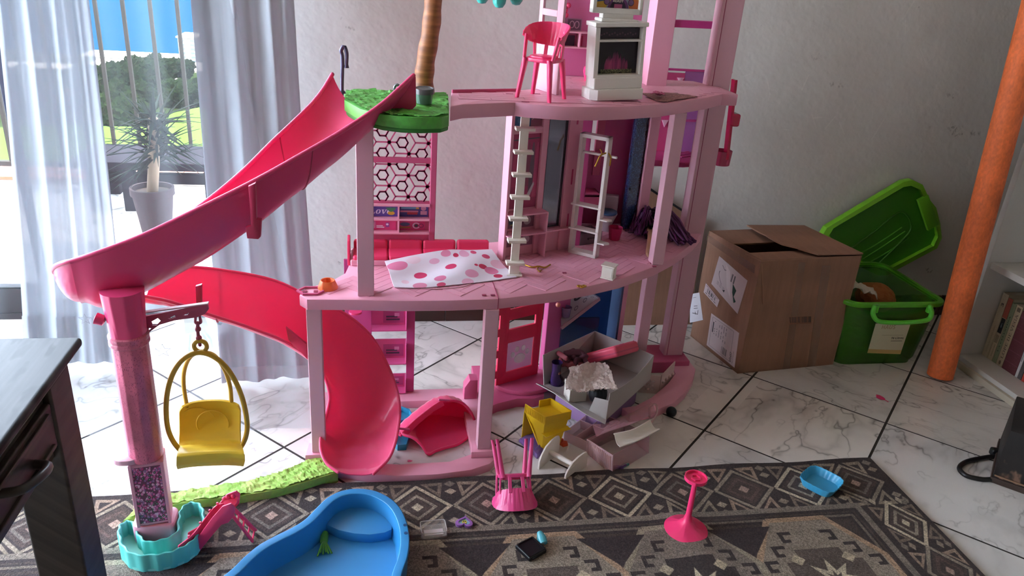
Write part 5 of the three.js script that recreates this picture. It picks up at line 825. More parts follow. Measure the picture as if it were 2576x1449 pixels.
// ---------- toys on the tiles ----------
{ // yellow bunk desk: tray on a folded leg panel
  const y = M(0xe0b818, 0.42), o = thing('toy_loft_desk', 'yellow toy loft desk with a ribbed tray top, on the tiles in front', 'toy desk');
  const A = [0.322, 0, -1.372], B = [0.35, 0, -1.312], h1 = 0.088, h2 = 0.105;
  // local frame: u to the back right, w to the front right
  const P = (u, y2, w) => [0.316 + 0.060 * u + 0.034 * w, y2, -1.36 - 0.018 * u + 0.052 * w];
  const pl = (pts, t) => { const q = pts.map((p) => P(...p)); return quad(q[0], q[1], q[2], q[3], t); };
  mesh('tray_floor', pl([[1, 0.083, 0], [1, 0.083, 1], [0, 0.083, 0], [0, 0.083, 1]], 0.002), y, o);
  mesh('tray_side', pl([[0, 0.098, 0], [0, 0.098, 1], [0, 0.078, 0], [0, 0.078, 1]], 0.002), y, o);
  mesh('tray_side', pl([[0, 0.098, 1], [1, 0.098, 1], [0, 0.078, 1], [1, 0.078, 1]], 0.002), y, o);
  mesh('tray_side', pl([[1, 0.1, 1], [1, 0.1, 0], [1, 0.078, 1], [1, 0.078, 0]], 0.002), y, o);
  mesh('tray_side', pl([[1, 0.1, 0], [0.55, 0.1, 0], [1, 0.078, 0], [0.55, 0.078, 0]], 0.002), y, o);
  for (let k = 0; k < 12; k++) { const w = (k + 0.5) / 12, a = P(-0.02, 0.08, w), b = P(-0.02, 0.097, w); mesh('rib', bar(a, b, 0.0012, 0.0012, 0.0003), y, o); }
  mesh('side_panel', pl([[0.02, 0.079, -0.02], [0.75, 0.079, -0.02], [0.0, 0.0, -0.02], [0.75, 0.03, -0.02]], 0.002), y, o);
  mesh('leg_panel', pl([[0, 0.079, 0.98], [0.92, 0.079, 0.98], [0.1, 0.0, 0.86], [0.75, 0.0, 0.86]], 0.002), y, o);
  mesh('leg_side', pl([[-0.01, 0.079, 0.05], [0, 0.079, 0.98], [-0.01, 0.058, 0.45], [0.1, 0.0, 0.86]], 0.002), y, o);
  mesh('ledge', pl([[-0.02, 0.055, 0.9], [0.97, 0.06, 0.9], [0.0, 0.052, 1.12], [1.0, 0.056, 1.06]], 0.0018), y, o);
}
{
  const m = M(0x7a5f9e, 0.4), o = thing('toy_wedge', 'purple toy bed wedge lying under the yellow loft desk', 'toy bed');
  mesh('mattress', plan([...[[0.3096,-1.354],[0.3359,-1.2917],[0.3635,-1.3297],[0.3426,-1.379]]], 0.004, 0.016, { bev: 0.003 }), m, o); mesh('frame', plan([...[[0.3096,-1.3622],[0.3383,-1.2969],[0.3739,-1.343],[0.3483,-1.4023]]], 0, 0.006, { bev: 0.0015 }), m, o);
  mesh('foot_board', quad([0.3367,0.02,-1.3086], [0.3716,0.02,-1.3469], [0.338,0,-1.3024], [0.3736,0,-1.3399], 0.003), m, o);
}
{ // white double-ended stand
  const m = M(0xe9dfd5, 0.38), o = thing('toy_table_legs', 'white toy table leg piece with two rounded ends joined by a rod', 'toy table');
  const sidePlate = (a, b, hgt) => { const d = V(b).sub(V(a)), L = d.length(), ry = Math.atan2(-d.z, d.x), pts = [[0, 0], [L, 0], [L, hgt * 0.72], [L * 0.93, hgt * 0.93], [L * 0.8, hgt], [L * 0.55, hgt], [L * 0.28, hgt * 0.9], [L * 0.08, hgt * 0.62], [0, hgt * 0.4]]; const g = T(ext(pts, 0.004, { bev: 0.0009 }), a, [0, ry, 0]); return g; };
  const a0 = [0.3322,0,-1.2646], a1 = [0.3866,0,-1.3187], b0 = [0.3776,-0,-1.2193], b1 = [0.4352,0,-1.2676];
  mesh('end_plate', sidePlate(a0, a1, 0.05), m, o); mesh('end_plate', sidePlate(b0, b1, 0.042), m, o);
  const p = lerp3(a0, a1, 0.5), q = lerp3(b0, b1, 0.5); p[1] = 0.024; q[1] = 0.02; mesh('rod', tube([p, q], 0.0052, { straight: true, rs: 16 }), m, o);
  mesh('relief', T(slab([0.012, 0.012, 0.004], [0.036, 0.028, 0.0052], 0.0005), b0, [0, Math.atan2(-(b1[2] - b0[2]), b1[0] - b0[0]), 0]), m, o);
}
const clearRose = new THREE.MeshPhysicalMaterial({ color: 0xc9919c, roughness: 0.12, transparent: true, opacity: 0.42 }), clearRose2 = new THREE.MeshPhysicalMaterial({ color: 0xd7b0b2, roughness: 0.15, transparent: true, opacity: 0.6 });
{ // clear pink box under the shoe box and the tipped organiser before it
  const o = thing('clear_storage_box', 'clear pink plastic storage box supporting the open white shoe box', 'storage box');
  const P = [[0.497, -1.378], [0.418, -1.49], [0.535, -1.612], [0.62, -1.5]];
  mesh('body', plan(P, 0, 0.046, { bev: 0.001, holes: [P.map(([x, z]) => [0.517 + (x - 0.517) * 0.95, -1.495 + (z + 1.495) * 0.95])] }), M(0xb48fc0, 0.15, { transparent: true, opacity: 0.6 }), o);
  mesh('bottom', plan(P.map(([x, z]) => [0.517 + (x - 0.517) * 0.95, -1.495 + (z + 1.495) * 0.95]), 0.0005, 0.003), clearRose, o);
  mesh('rim', plan(P.map(([x, z]) => [0.517 + (x - 0.517) * 1.04, -1.495 + (z + 1.495) * 1.04]), 0.044, 0.0485, { holes: [P.map(([x, z]) => [0.517 + (x - 0.517) * 0.94, -1.495 + (z + 1.495) * 0.94])] }), clearRose2, o);
  const b = thing('clear_organiser', 'clear pink plastic organiser tray with dividers lying in front of the shoe box', 'organiser');
  // compartments tray: corners on the floor and at the rim
  const f = [[0.4105,0,-1.361],[0.4507,0,-1.317],[0.5516,0,-1.398],[0.5,0,-1.4436]], t = [[0.407,0.03,-1.3509],[0.4481,0.03,-1.3096],[0.5439,0.03,-1.3856],[0.4914,0.03,-1.4312]];
  for (let i = 0; i < 4; i++) { const j = (i + 1) % 4; mesh('tray_wall', quad(t[i], t[j], f[i], f[j], 0.0016), clearRose2, b); }
  mesh('tray_bottom', quad(f[3], f[2], f[0], f[1], 0.0012, 0.001), clearRose, b);
  mesh('divider', quad(lerp3(t[0], t[1], 0.5), lerp3(t[3], t[2], 0.5), lerp3(f[0], f[1], 0.5), lerp3(f[3], f[2], 0.5), 0.0014), clearRose2, b);
  mesh('divider', quad(lerp3(t[1], t[2], 0.55), lerp3(t[0], t[3], 0.55), lerp3(f[1], f[2], 0.55), lerp3(f[0], f[3], 0.55), 0.0014), clearRose2, b);
  // bin with slotted front
  const g = [[0.4492,0,-1.3113],[0.4838,0,-1.2318],[0.5871,0,-1.3014],[0.5551,0,-1.3789]], u = [[0.4422,0.045,-1.3001],[0.4818,0.045,-1.2384],[0.5826,0.045,-1.3023],[0.5423,0.045,-1.3567]];
  for (let i = 0; i < 4; i++) { const j = (i + 1) % 4; mesh('bin_wall', quad(u[i], u[j], g[i], g[j], 0.0016), i ? clearRose : clearRose2, b); }
  const slat = M(0xcfa3a2, 0.35);
  for (let k = 0; k < 15; k++) { const s = (k + 0.6) / 16, w = lerp3(u[0], u[1], s), v = lerp3(g[0], g[1], s); w[2] += 0.001; v[2] += 0.001; mesh('slat', bar(lerp3(v, w, 0.02 + 0.05 * rnd()), lerp3(v, w, 0.96 - 0.1 * rnd()), 0.0034, 0.0016, 0.0004), slat, b); }
  // upper flared sheet at the back and its hook
  const hs = [[0.4626,0.05,-1.3002],[0.4874,0.062,-1.3001],[0.5564,0.066,-1.3242],[0.6085,0.075,-1.3478]], hb = [[0.4709,0.04,-1.3594],[0.5038,0.05,-1.3516],[0.5693,0.05,-1.3856],[0.6242,0.06,-1.4131]];
  mesh('flared_lip', sheet([hb, hs], 0.0014), clearRose, b);
  mesh('hook', tube([[0.6022,0.05,-1.3454],[0.6218,0.055,-1.3715],[0.629,0.06,-1.3993],[0.6137,0.06,-1.3936],[0.601,0.055,-1.3599]], 0.0026), clearRose2, b);
}
{ // white curved rail piece leaning on the organiser
  const a = [[0.4995,0.058,-1.2949],[0.5405,0.062,-1.301],[0.5894,0.066,-1.3282]], c = [[0.5042,0.048,-1.263],[0.5486,0.05,-1.2798],[0.6057,0.056,-1.3086]], C1 = curve(a), C2 = curve(c), rows = [];
  for (let i = 0; i <= 10; i++) { const p = C1.getPoint(i / 10), q = C2.getPoint(i / 10), row = []; for (let j = 0; j <= 6; j++) { const s = j / 6; row.push([p.x + (q.x - p.x) * s, p.y + (q.y - p.y) * s - 0.008 * Math.sin(PI * s), p.z + (q.z - p.z) * s]); } rows.push(row); }
  const o = thing('toy_slide_rail', 'white curved toy rail piece resting on the clear organiser', 'toy part');
  mesh('curved_panel', sheet(rows, 0.002), M(0xded6cb, 0.4), o);
  for (const r of [rows.map((x) => x[0]), rows.map((x) => x[6])]) mesh('edge', tube(r, 0.0017, { rs: 8 }), M(0xe6ded4, 0.4), o);
}
{ const p = [0.4953,0.003,-1.2429], o = thing('toy_scoop', 'small purple toy scoop at the rug edge by the organiser', 'toy scoop', p, 0.3); mesh('bowl', T(lathe([[0.001, 0], [0.012, 0.001], [0.015, 0.005], [0.0135, 0.005], [0.011, 0.0025], [0.001, 0.002]], [0, 0, 0], 28), [0, 0, 0], [0, 0, 0], [1.1, 1, 0.75]), M(0x5a3a7c, 0.35), o); mesh('handle', bar([0.012, 0.004, 0], [0.028, 0.004, -0.004], 0.004, 0.003), M(0x5a3a7c, 0.35), o); }
{ const o = thing('toy_clip', 'tiny teal plastic bar lying behind the purple scoop', 'toy part', [0.5197,0.0005,-1.2593], 0.5); mesh('bar', box(0.02, 0.005, 0.007, 0.001), M(0x3f8a92, 0.35), o); mesh('white_stripe', box(0.018, 0.0008, 0.002, 0, [0, 0.005, 0]), M(0xcfe2e2, 0.4), o); }
{ const o = thing('orange_scrap', 'orange plastic toy piece on the tiles right of the yellow desk', 'toy part', [0.4056,0,-1.3435], 0.4); mesh('body', plan([[-0.008, -0.006], [0.004, -0.009], [0.01, 0], [0.006, 0.008], [-0.006, 0.007]], 0, 0.008, { bev: 0.002 }), M(0xd2542a, 0.4), o); mesh('stub', box(0.006, 0.012, 0.005, 0.001, [-0.003, 0.004, -0.003]), M(0xd2542a, 0.4), o); }
{ const c = [0.6888,0,-1.4318], o = thing('black_ball', 'small dark blue black rubber ball by the curved pink base', 'ball', [c[0], 0, c[2] - 0.008]); mesh('ball', new THREE.SphereGeometry(0.0125, 32, 24).translate(0, 0.0125, 0), M(0x12141e, 0.45), o); }
{ const m = M(0xd8356a, 0.4), o = thing('hair_clip', 'tiny red pink hair clip lying alone on the marble tiles', 'hair clip', [1.2712,0,-1.4866], -0.9); mesh('jaw', plan([[-0.012, -0.004], [-0.004, -0.007], [0.006, -0.004], [0.012, 0.001], [0.004, 0.006], [-0.008, 0.005]], 0, 0.005, { bev: 0.001 }), m, o); mesh('tail', bar([0.008, 0.002, 0.001], [0.022, 0.001, 0.004], 0.002, 0.0015), m, o); }
{ const o = thing('gold_hook', 'thin gold wire hook at the floor under the front pink base', 'hook'); mesh('wire', tube([[0.1257,0.002,-1.2365],[0.1376,0.002,-1.2268],[0.1534,0.002,-1.2268],[0.1638,0.002,-1.236],[0.1613,0.002,-1.2425]], 0.0012), M(0xb8923a, 0.3, { metalness: 0.8 }), o); }
// ---------- white shoe box and what it holds ----------
{
  const o = thing('white_shoe_box', 'open white cardboard shoe box full of doll things, one side folded down', 'cardboard box'), m = M(0xb9b3ae, 0.7), mi = M(0xa9a29d, 0.75);
  const y0 = 0.05, y1 = 0.118, F = [0.502, -1.36], L = [0.392, -1.512], B = [0.549, -1.657], R = [0.66, -1.525], v = (p, y) => [p[0], y, p[1]], Lt = [0.389, -1.537];
  mesh('side', quad(v(B, y1), v(Lt, y1), v(B, y0), v(L, y0), 0.0016), m, o);
  mesh('side', quad(v(R, y1), v(B, y1), v(R, y0), v(B, y0), 0.0016), m, o);
  const rows = []; for (let j = 0; j <= 4; j++) { const row = []; for (let i = 0; i <= 12; i++) { const s = i / 12, p = [F[0] + (R[0] - F[0]) * s, F[1] + (R[1] - F[1]) * s], yt = y1 - 0.012 * Math.sin(PI * s); row.push([p[0] + 0.004 * Math.sin(PI * s) * (j / 4 ? 0 : 1), yt + (y0 - yt) * j / 4, p[1]]); } rows.push(row); }
  mesh('side', sheet(rows, 0.0016), m, o);
  mesh('bottom', quad(v(B, y0 + 0.0018), v(R, y0 + 0.0018), v(L, y0 + 0.0018), v(F, y0 + 0.0018), 0.0016), mi, o);
  const f = [[0.37, 0.066, -1.497], [0.492, 0.055, -1.335]];
  const r2 = [0, 1].map((k) => [0, 0.25, 0.5, 0.75, 1].map((s) => { const a = lerp3(v(L, y0 + 0.001), v(F, y0 + 0.001), s), b = lerp3(f[0], f[1], s); return k ? [b[0], b[1] + 0.003 * Math.sin(s * 7), b[2]] : a; }));
  mesh('folded_flap', sheet(r2, 0.0016), m, o);
  mesh('torn_corner', quad(v(F, 0.1), lerp3(v(F, 0.09), v(L, 0.09), 0.2), v(F, y0), lerp3(v(F, y0), v(L, y0), 0.26), 0.0014), m, o);
}
{ // coral ribbed suitcase
  const o = thing('toy_suitcase', 'coral pink ribbed toy suitcase leaning in the white shoe box', 'toy suitcase'), m = M(0xe0526c, 0.4), m2 = M(0xc94a66, 0.4), g = [], q = [0.5, 0.62, 0.28];
  g.push(box(0.085, 0.028, 0.11, 0.006)); const put = (x) => T(x, [0.575, 0.088, -1.57], [-0.6, 0.6, -0.1]);
  const base = mesh('shell', put(box(0.086, 0.026, 0.108, 0.007)), m, o);
  for (let k = 0; k < 15; k++) mesh('rib', put(box(0.0032, 0.0022, 0.094, 0.001, [-0.036 + k * 0.0052, 0.0252, 0])), m, base);
  mesh('seam_band', put(plan(rrect(0.0872, 0.1092, 0.008), 0.009, 0.0125, { holes: [rrect(0.084, 0.106, 0.007)] })), m2, base);
  mesh('lilac_knob', put(new THREE.SphereGeometry(0.006, 16, 12).translate(-0.04, 0.02, -0.052)), M(0xa9a4d0, 0.3), o);
}
{ // fleece cloth
  const a = [[0.5251,0.128,-1.4849],[0.4367,0.118,-1.4751]], b = [[0.5308,0.108,-1.3877],[0.4202,0.1,-1.4135]], rows = [], N = 90;
  for (let i = 0; i <= N; i++) { const row = []; for (let j = 0; j <= N; j++) { const u = j / N, v = i / N, p = lerp3(lerp3(a[1], a[0], u), lerp3(b[1], b[0], u), v), h = 0.007 * (fbm(u * 26, v * 26, 2) - 0.4) + 0.004 * Math.sin(u * 5 + v * 3); row.push([p[0] + 0.004 * Math.sin(v * 6), p[1] + h, p[2] + 0.004 * Math.sin(u * 7)]); } rows.push(row); }
  tag(mesh('fleece_cloth', sheet(rows, 0.003, { crease: 2 }), M(0xd9cabf, 1)), 'cream white fleece cloth draped over the things in the shoe box', 'cloth');
}
{ const o = thing('small_white_box', 'small white gift box inside the shoe box under the fleece', 'box', [0.452, 0.0525, -1.45], 0.12); mesh('body', box(0.042, 0.036, 0.036, 0.001), M(0xd6d0c6, 0.55), o); mesh('lid', box(0.0435, 0.009, 0.0375, 0.001, [0, 0.034, 0]), M(0xdcd6cc, 0.55), o); }
{ // purple shoe
  const c = [0.42, 0.0525, -1.515], o = thing('doll_boot', 'shiny dark purple doll boot standing at the left in the shoe box', 'doll shoe', c, 0.6), m = M(0x3c2458, 0.2, { clearcoat: 0.8 });
  const rows = [[0.0, 0.018, 0.012], [0.01, 0.019, 0.013], [0.022, 0.014, 0.011], [0.04, 0.011, 0.0105], [0.058, 0.013, 0.013]].map(([y, rx, rz], i) => Array.from({ length: 24 }, (_, k) => { const a = k / 24 * 2 * PI; return [Math.cos(a) * rx + (i < 2 ? 0.006 : 0), y, Math.sin(a) * rz]; }));
  mesh('boot', merge([sheet(rows, 0, { close: true }).toNonIndexed(), T(new THREE.CylinderGeometry(0.018, 0.018, 0.001, 24), [0.006, 0, 0])]), M(0x3c2458, 0.2, { clearcoat: 0.8, side: THREE.DoubleSide }), o); mesh('buckle', box(0.008, 0.006, 0.002, 0.0008, [0, 0.03, 0.0115]), M(0x8a5a52, 0.4), o);
}
{ const o = thing('black_bundle', 'black gathered cloth bundle at the front of the shoe box', 'cloth'); const g = new THREE.SphereGeometry(0.021, 40, 28), p = g.attributes.position; for (let i = 0; i < p.count; i++) { const x = p.getX(i), y = p.getY(i), z = p.getZ(i), a = Math.atan2(z, x), s = 1 + 0.1 * Math.sin(a * 13) * Math.abs(y) / 0.021; p.setXYZ(i, x * s, y * 1.1, z * s); } g.computeVertexNormals(); mesh('cloth', g.translate(0.496, 0.08, -1.42), M(0x0e1018, 0.55), o); mesh('neck', lathe([[0.008, 0], [0.006, 0.01], [0.009, 0.016]], [0.496, 0.0525, -1.415], 16), M(0x9a7468, 0.6), o); }
{ const o = thing('doll_dress', 'rumpled brown and pink patterned doll dress in the shoe box behind the fleece', 'doll clothes'); const mats = [M(0x9c5058, 0.8), M(0x5a2e38, 0.8)]; for (let k = 0; k < 6; k++) { const pts = []; for (let i = 0; i < 7; i++) pts.push([0.455 + rr(-0.022, 0.045), 0.082 + rr(0, 0.034), -1.545 + rr(-0.022, 0.022)]); mesh('fold', tube(pts, 0.006, { n: 50 }), mats[k % 2], o); } }
// white perforated crate
{
  const m = M(0xd2b8b4, 0.45, {}), o = thing('toy_crate', 'pale pink perforated toy crate standing on the tiles behind the shoe box', 'toy crate');
  const t = [[0.6541,0.058,-1.5335],[0.6844,0.05,-1.5381],[0.7553,0.06,-1.6473],[0.7198,0.06,-1.6574]], a = [0.676, -1.565], b = [0.703, -1.535], c = [0.775, -1.62];
  mesh('front', T(ext([[0, 0], [0.05, 0], [0.05, 0.05], [0, 0.05]], 0.003, { bev: 0.0006, holes: [0, 1, 2].flatMap((i) => [0, 1, 2].map((j) => circ(0.0032, 12, 0.014 + i * 0.01, 0.012 + j * 0.011))) }), [0.645, 0, -1.552], [0, -0.2, 0]), m, o);
  mesh('side', T(ext([[0, 0], [0.07, 0], [0.07, 0.062], [0, 0.05]], 0.003, { bev: 0.0006 }), [0.695, 0, -1.545], [0, 0.75, 0]), m, o);
  mesh('bottom', slab([0.65, 0.0005, -1.58], [0.7, 0.003, -1.548], 0), m, o);
  for (let k = 0; k < 4; k++) mesh('stud', T(new THREE.SphereGeometry(0.0045, 12, 8), [0.704 + k * 0.013, 0.03, -1.547 - k * 0.0125]), m, o);
}
// ---------- carton, green bin, lid ----------
{
  const cTex = dataTex(512, (u, v) => { const n = fbm(u * 90, v * 6, 3, 6) * 0.4 + fbm(u * 6, v * 6, 4, 6) * 0.6; const k = 0.86 + 0.26 * n; return [156 * k, 116 * k, 94 * k]; });
  const m = M(0xffffff, 0.85, { map: cTex }), tape = M(0xa88a78, 0.25, { transparent: true, opacity: 0.22 }), o = thing('cardboard_carton', 'large brown cardboard carton with torn top flaps and shipping labels', 'cardboard box');
  const A = [0.945, 0, -1.627], B = [1.244, 0, -1.663], C = [0.9, 0, -1.846], D = [1.199, 0, -1.882], h = 0.322, up = (p, y = h) => [p[0], y, p[2]];
  const uvq = (g) => planarUV(g, (x, y, z) => [(x + z) * 2.2, y * 2.2]);
  mesh('panel', uvq(quad(up(A), up(B), A, B, 0.004)), m, o); mesh('panel', uvq(quad(up(C), up(A), C, A, 0.004)), m, o); mesh('panel', uvq(quad(up(B), up(D), B, D, 0.004)), m, o); mesh('panel', uvq(quad(up(D), up(C), D, C, 0.004)), m, o);
  mesh('bottom', uvq(quad([C[0], 0.004, C[2]], [D[0], 0.004, D[2]], [A[0], 0.004, A[2]], [B[0], 0.004, B[2]], 0.003)), m, o);
  const flap = (n, f, pts, t = 0.0035) => mesh(n, planarUV(sheet(pts, t), (x, y, z) => [x * 2.2, z * 2.2]), m, o);
  const e = (p, q, s, y) => up(lerp3(p, q, s), y);
  // front, back and torn right flap; the left one is folded in
  flap('flap', 0, [[e(C, A, 0.72, h - 0.004), lerp3(e(C, A, 0.72, h - 0.004), e(D, B, 0.72, h - 0.004), 0.55)], [up(A, h), lerp3(up(A, h), up(B, h), 0.72)]]);
  flap('flap', 0, [[up(C, h), lerp3(up(C, h), up(D, h), 0.62)], [e(C, A, 0.4, h - 0.006), lerp3(e(C, A, 0.4, h - 0.006), e(D, B, 0.4, h - 0.006), 0.55)]]);
  const N = 14, r0 = [], r1 = []; for (let i = 0; i <= N; i++) { const s = i / N, p = lerp3(D, B, s); r1.push([p[0] + 0.002, h + 0.003, p[2]]); const q = lerp3(lerp3(C, A, s), lerp3(D, B, s), 0.38 + (s > 0.6 ? 0.16 * (s - 0.6) / 0.4 : 0) + 0.012 * (hash(i, 3) - 0.5)); r0.push([q[0], h + 0.008 - 0.003 * s + 0.003 * hash(i, 9), q[2]]); }
  flap('torn_flap', 0, [r0, r1]);
  flap('inner_flap', 0, [[up(C, h - 0.004), up(A, h - 0.004)], [[C[0] + 0.03, h - 0.12, C[2]], [A[0] + 0.03, h - 0.12, A[2]]]]);
  // printed labels, tape and scribbles
  const S = [0.9, -1.846, 0.945, -1.627], lab = (w, hh, f) => M(0xffffff, 0.6, { map: canvasTex(w, hh, f) });
  const bars = (c, x, y, w, hh) => { c.fillStyle = '#2a2830'; for (let i = 0; i < w; i += 4) if (hash(i + x, y) > 0.42) c.fillRect(x + i, y, 2 + 2 * hash(i, 5), hh); };
  const bg = (c, w, hh) => { c.fillStyle = '#d9c8cb'; c.fillRect(0, 0, w, hh); };
  const L1 = [[0.9125,0.2718,-1.7854],[0.9381,0.2534,-1.6604],[0.9102,0.1857,-1.7964],[0.9359,0.1537,-1.6715]], L2 = [[0.9057,0.1785,-1.8185],[0.9197,0.1577,-1.7503],[0.9051,0.1495,-1.8214],[0.9189,0.1345,-1.7542]], L3 = [[0.9149,0.1072,-1.7737],[0.94,0.1081,-1.6512],[0.916,0.0111,-1.7684],[0.9419,0.0097,-1.6421]], L4 = [[0.8933,0.1177,-1.8786],[0.9013,0.1401,-1.8398],[0.8976,0.0366,-1.8577],[0.9088,0.0722,-1.803]];
  mesh('label', quad(L1[0], L1[1], L1[2], L1[3], 0.0006, 0.0008), lab(400, 400, (c, w, hh) => { bg(c, w, hh); c.strokeStyle = '#30303a'; c.lineWidth = 5; c.beginPath(); c.moveTo(60, 150); c.quadraticCurveTo(40, 210, 120, 280); c.stroke(); c.beginPath(); c.moveTo(70, 60); c.lineTo(110, 90); c.lineTo(150, 70); c.stroke(); c.fillStyle = '#1e4a40'; c.beginPath(); c.moveTo(250, 150); c.lineTo(310, 190); c.lineTo(300, 270); c.lineTo(340, 300); c.lineTo(320, 330); c.lineTo(270, 240); c.fill(); bars(c, 190, 60, 70, 90); c.fillStyle = '#8c8088'; for (let i = 0; i < 9; i++) c.fillRect(60 + (i % 3) * 40, 290 + (i / 3 | 0) * 16, 30, 5); c.fillStyle = '#e9dadd'; c.beginPath(); c.moveTo(110, 20); c.lineTo(180, 60); c.lineTo(270, 330); c.lineTo(190, 250); c.fill(); c.fillStyle = '#26242c'; c.beginPath(); c.moveTo(150, 330); c.lineTo(180, 300); c.lineTo(176, 340); c.fill(); }), o);
  mesh('label', quad(L2[0], L2[1], L2[2], L2[3], 0.0006, 0.0016), lab(220, 140, (c, w, hh) => { bg(c, w, hh); c.fillStyle = '#8a4a62'; c.fillRect(16, 16, 180, 8); bars(c, 40, 36, 130, 60); c.fillStyle = '#3a3640'; for (let i = 0; i < 4; i++) c.fillRect(24 + i * 44, 112, 30, 8); }), o);
  mesh('label', quad(L3[0], L3[1], L3[2], L3[3], 0.0006, 0.0008), lab(400, 480, (c, w, hh) => { bg(c, w, hh); c.save(); c.translate(345, 470); c.rotate(-PI / 2); c.fillStyle = '#26242c'; c.font = 'bold 40px sans-serif'; c.fillText('LCL657', 20, 0); c.font = '15px sans-serif'; c.fillText('WWW.UNIVERSAL.CO.ZA', 20, 22); c.restore(); c.fillStyle = '#3c3840'; for (let k = 0; k < 6; k++) for (let i = 0; i < 12; i++) if (hash(i, k + 4) > 0.3) c.fillRect(70 + k * 32, 60 + i * 18, 8, 12); c.fillRect(44, 90, 14, 150); bars(c, 200, 330, 76, 100); c.strokeStyle = '#5a5058'; c.lineWidth = 3; c.strokeRect(30, 30, 300, 420); }), o);
  mesh('tag', quad(L4[0], L4[1], L4[2], L4[3], 0.0006, 0.001), lab(200, 420, (c, w, hh) => { c.fillStyle = '#dad6de'; c.fillRect(0, 0, w, hh); c.save(); c.translate(60, 190); c.rotate(PI / 2); c.strokeStyle = '#1c1a22'; c.lineWidth = 7; for (const x of [0, 34]) { c.beginPath(); c.moveTo(x, 0); c.lineTo(x + 6, -64); c.stroke(); } c.beginPath(); c.moveTo(70, -66); c.lineTo(130, -58); c.lineTo(92, 22); c.stroke(); c.beginPath(); c.moveTo(86, -20); c.lineTo(126, -26); c.stroke(); c.restore(); c.fillStyle = '#77737c'; c.fillRect(50, 60, 70, 6); }), o);
  const bc = [[1.0632,0.1587,-1.6412],[1.1332,0.1561,-1.6497],[1.0712,0.1362,-1.6422],[1.1391,0.1335,-1.6504]];
  mesh('printed_barcode', quad(bc[0], bc[1], bc[2], bc[3], 0.0004, 0.0006), M(0xffffff, 0.85, { map: canvasTex(240, 90, (c) => { c.fillStyle = '#8a5f48'; c.fillRect(0, 0, 240, 90); bars(c, 4, 4, 232, 70); }) }), o);
  const tp = [[1.1277,0.2998,-1.649],[1.1545,0.2985,-1.6522],[1.1608,-0.0022,-1.653],[1.1859,-0.0009,-1.656]], tq = [[1.0558,0.3119,-1.6403],[1.0748,0.311,-1.6426],[1.0832,-0.0035,-1.6436],[1.1056,-0.0032,-1.6463]];
  for (const q of [tp, tq]) mesh('tape', quad(q[0], q[1], q[2], q[3], 0.0004, 0.0005), tape, o);
  const ts = [[0.8991,0.3092,-1.8505],[0.9413,0.3012,-1.645],[0.8994,0.2912,-1.8491],[0.9419,0.2809,-1.6419]]; mesh('tape', quad(ts[0], ts[1], ts[2], ts[3], 0.0004, 0.0006), tape, o);
  const c2 = thing('flat_cardboard', 'brown flattened cardboard sheet leaning on the wall behind the pink post', 'cardboard'); mesh('sheet', quad([0.69, 0.44, -1.955], [0.93, 0.30, -1.955], [0.69, 0.0, -1.92], [0.93, 0.0, -1.92], 0.004), m, c2); mesh('black_edge', bar([0.7, 0.437, -1.952], [0.93, 0.303, -1.952], 0.006, 0.006), M(0x14141a, 0.6), c2);
}
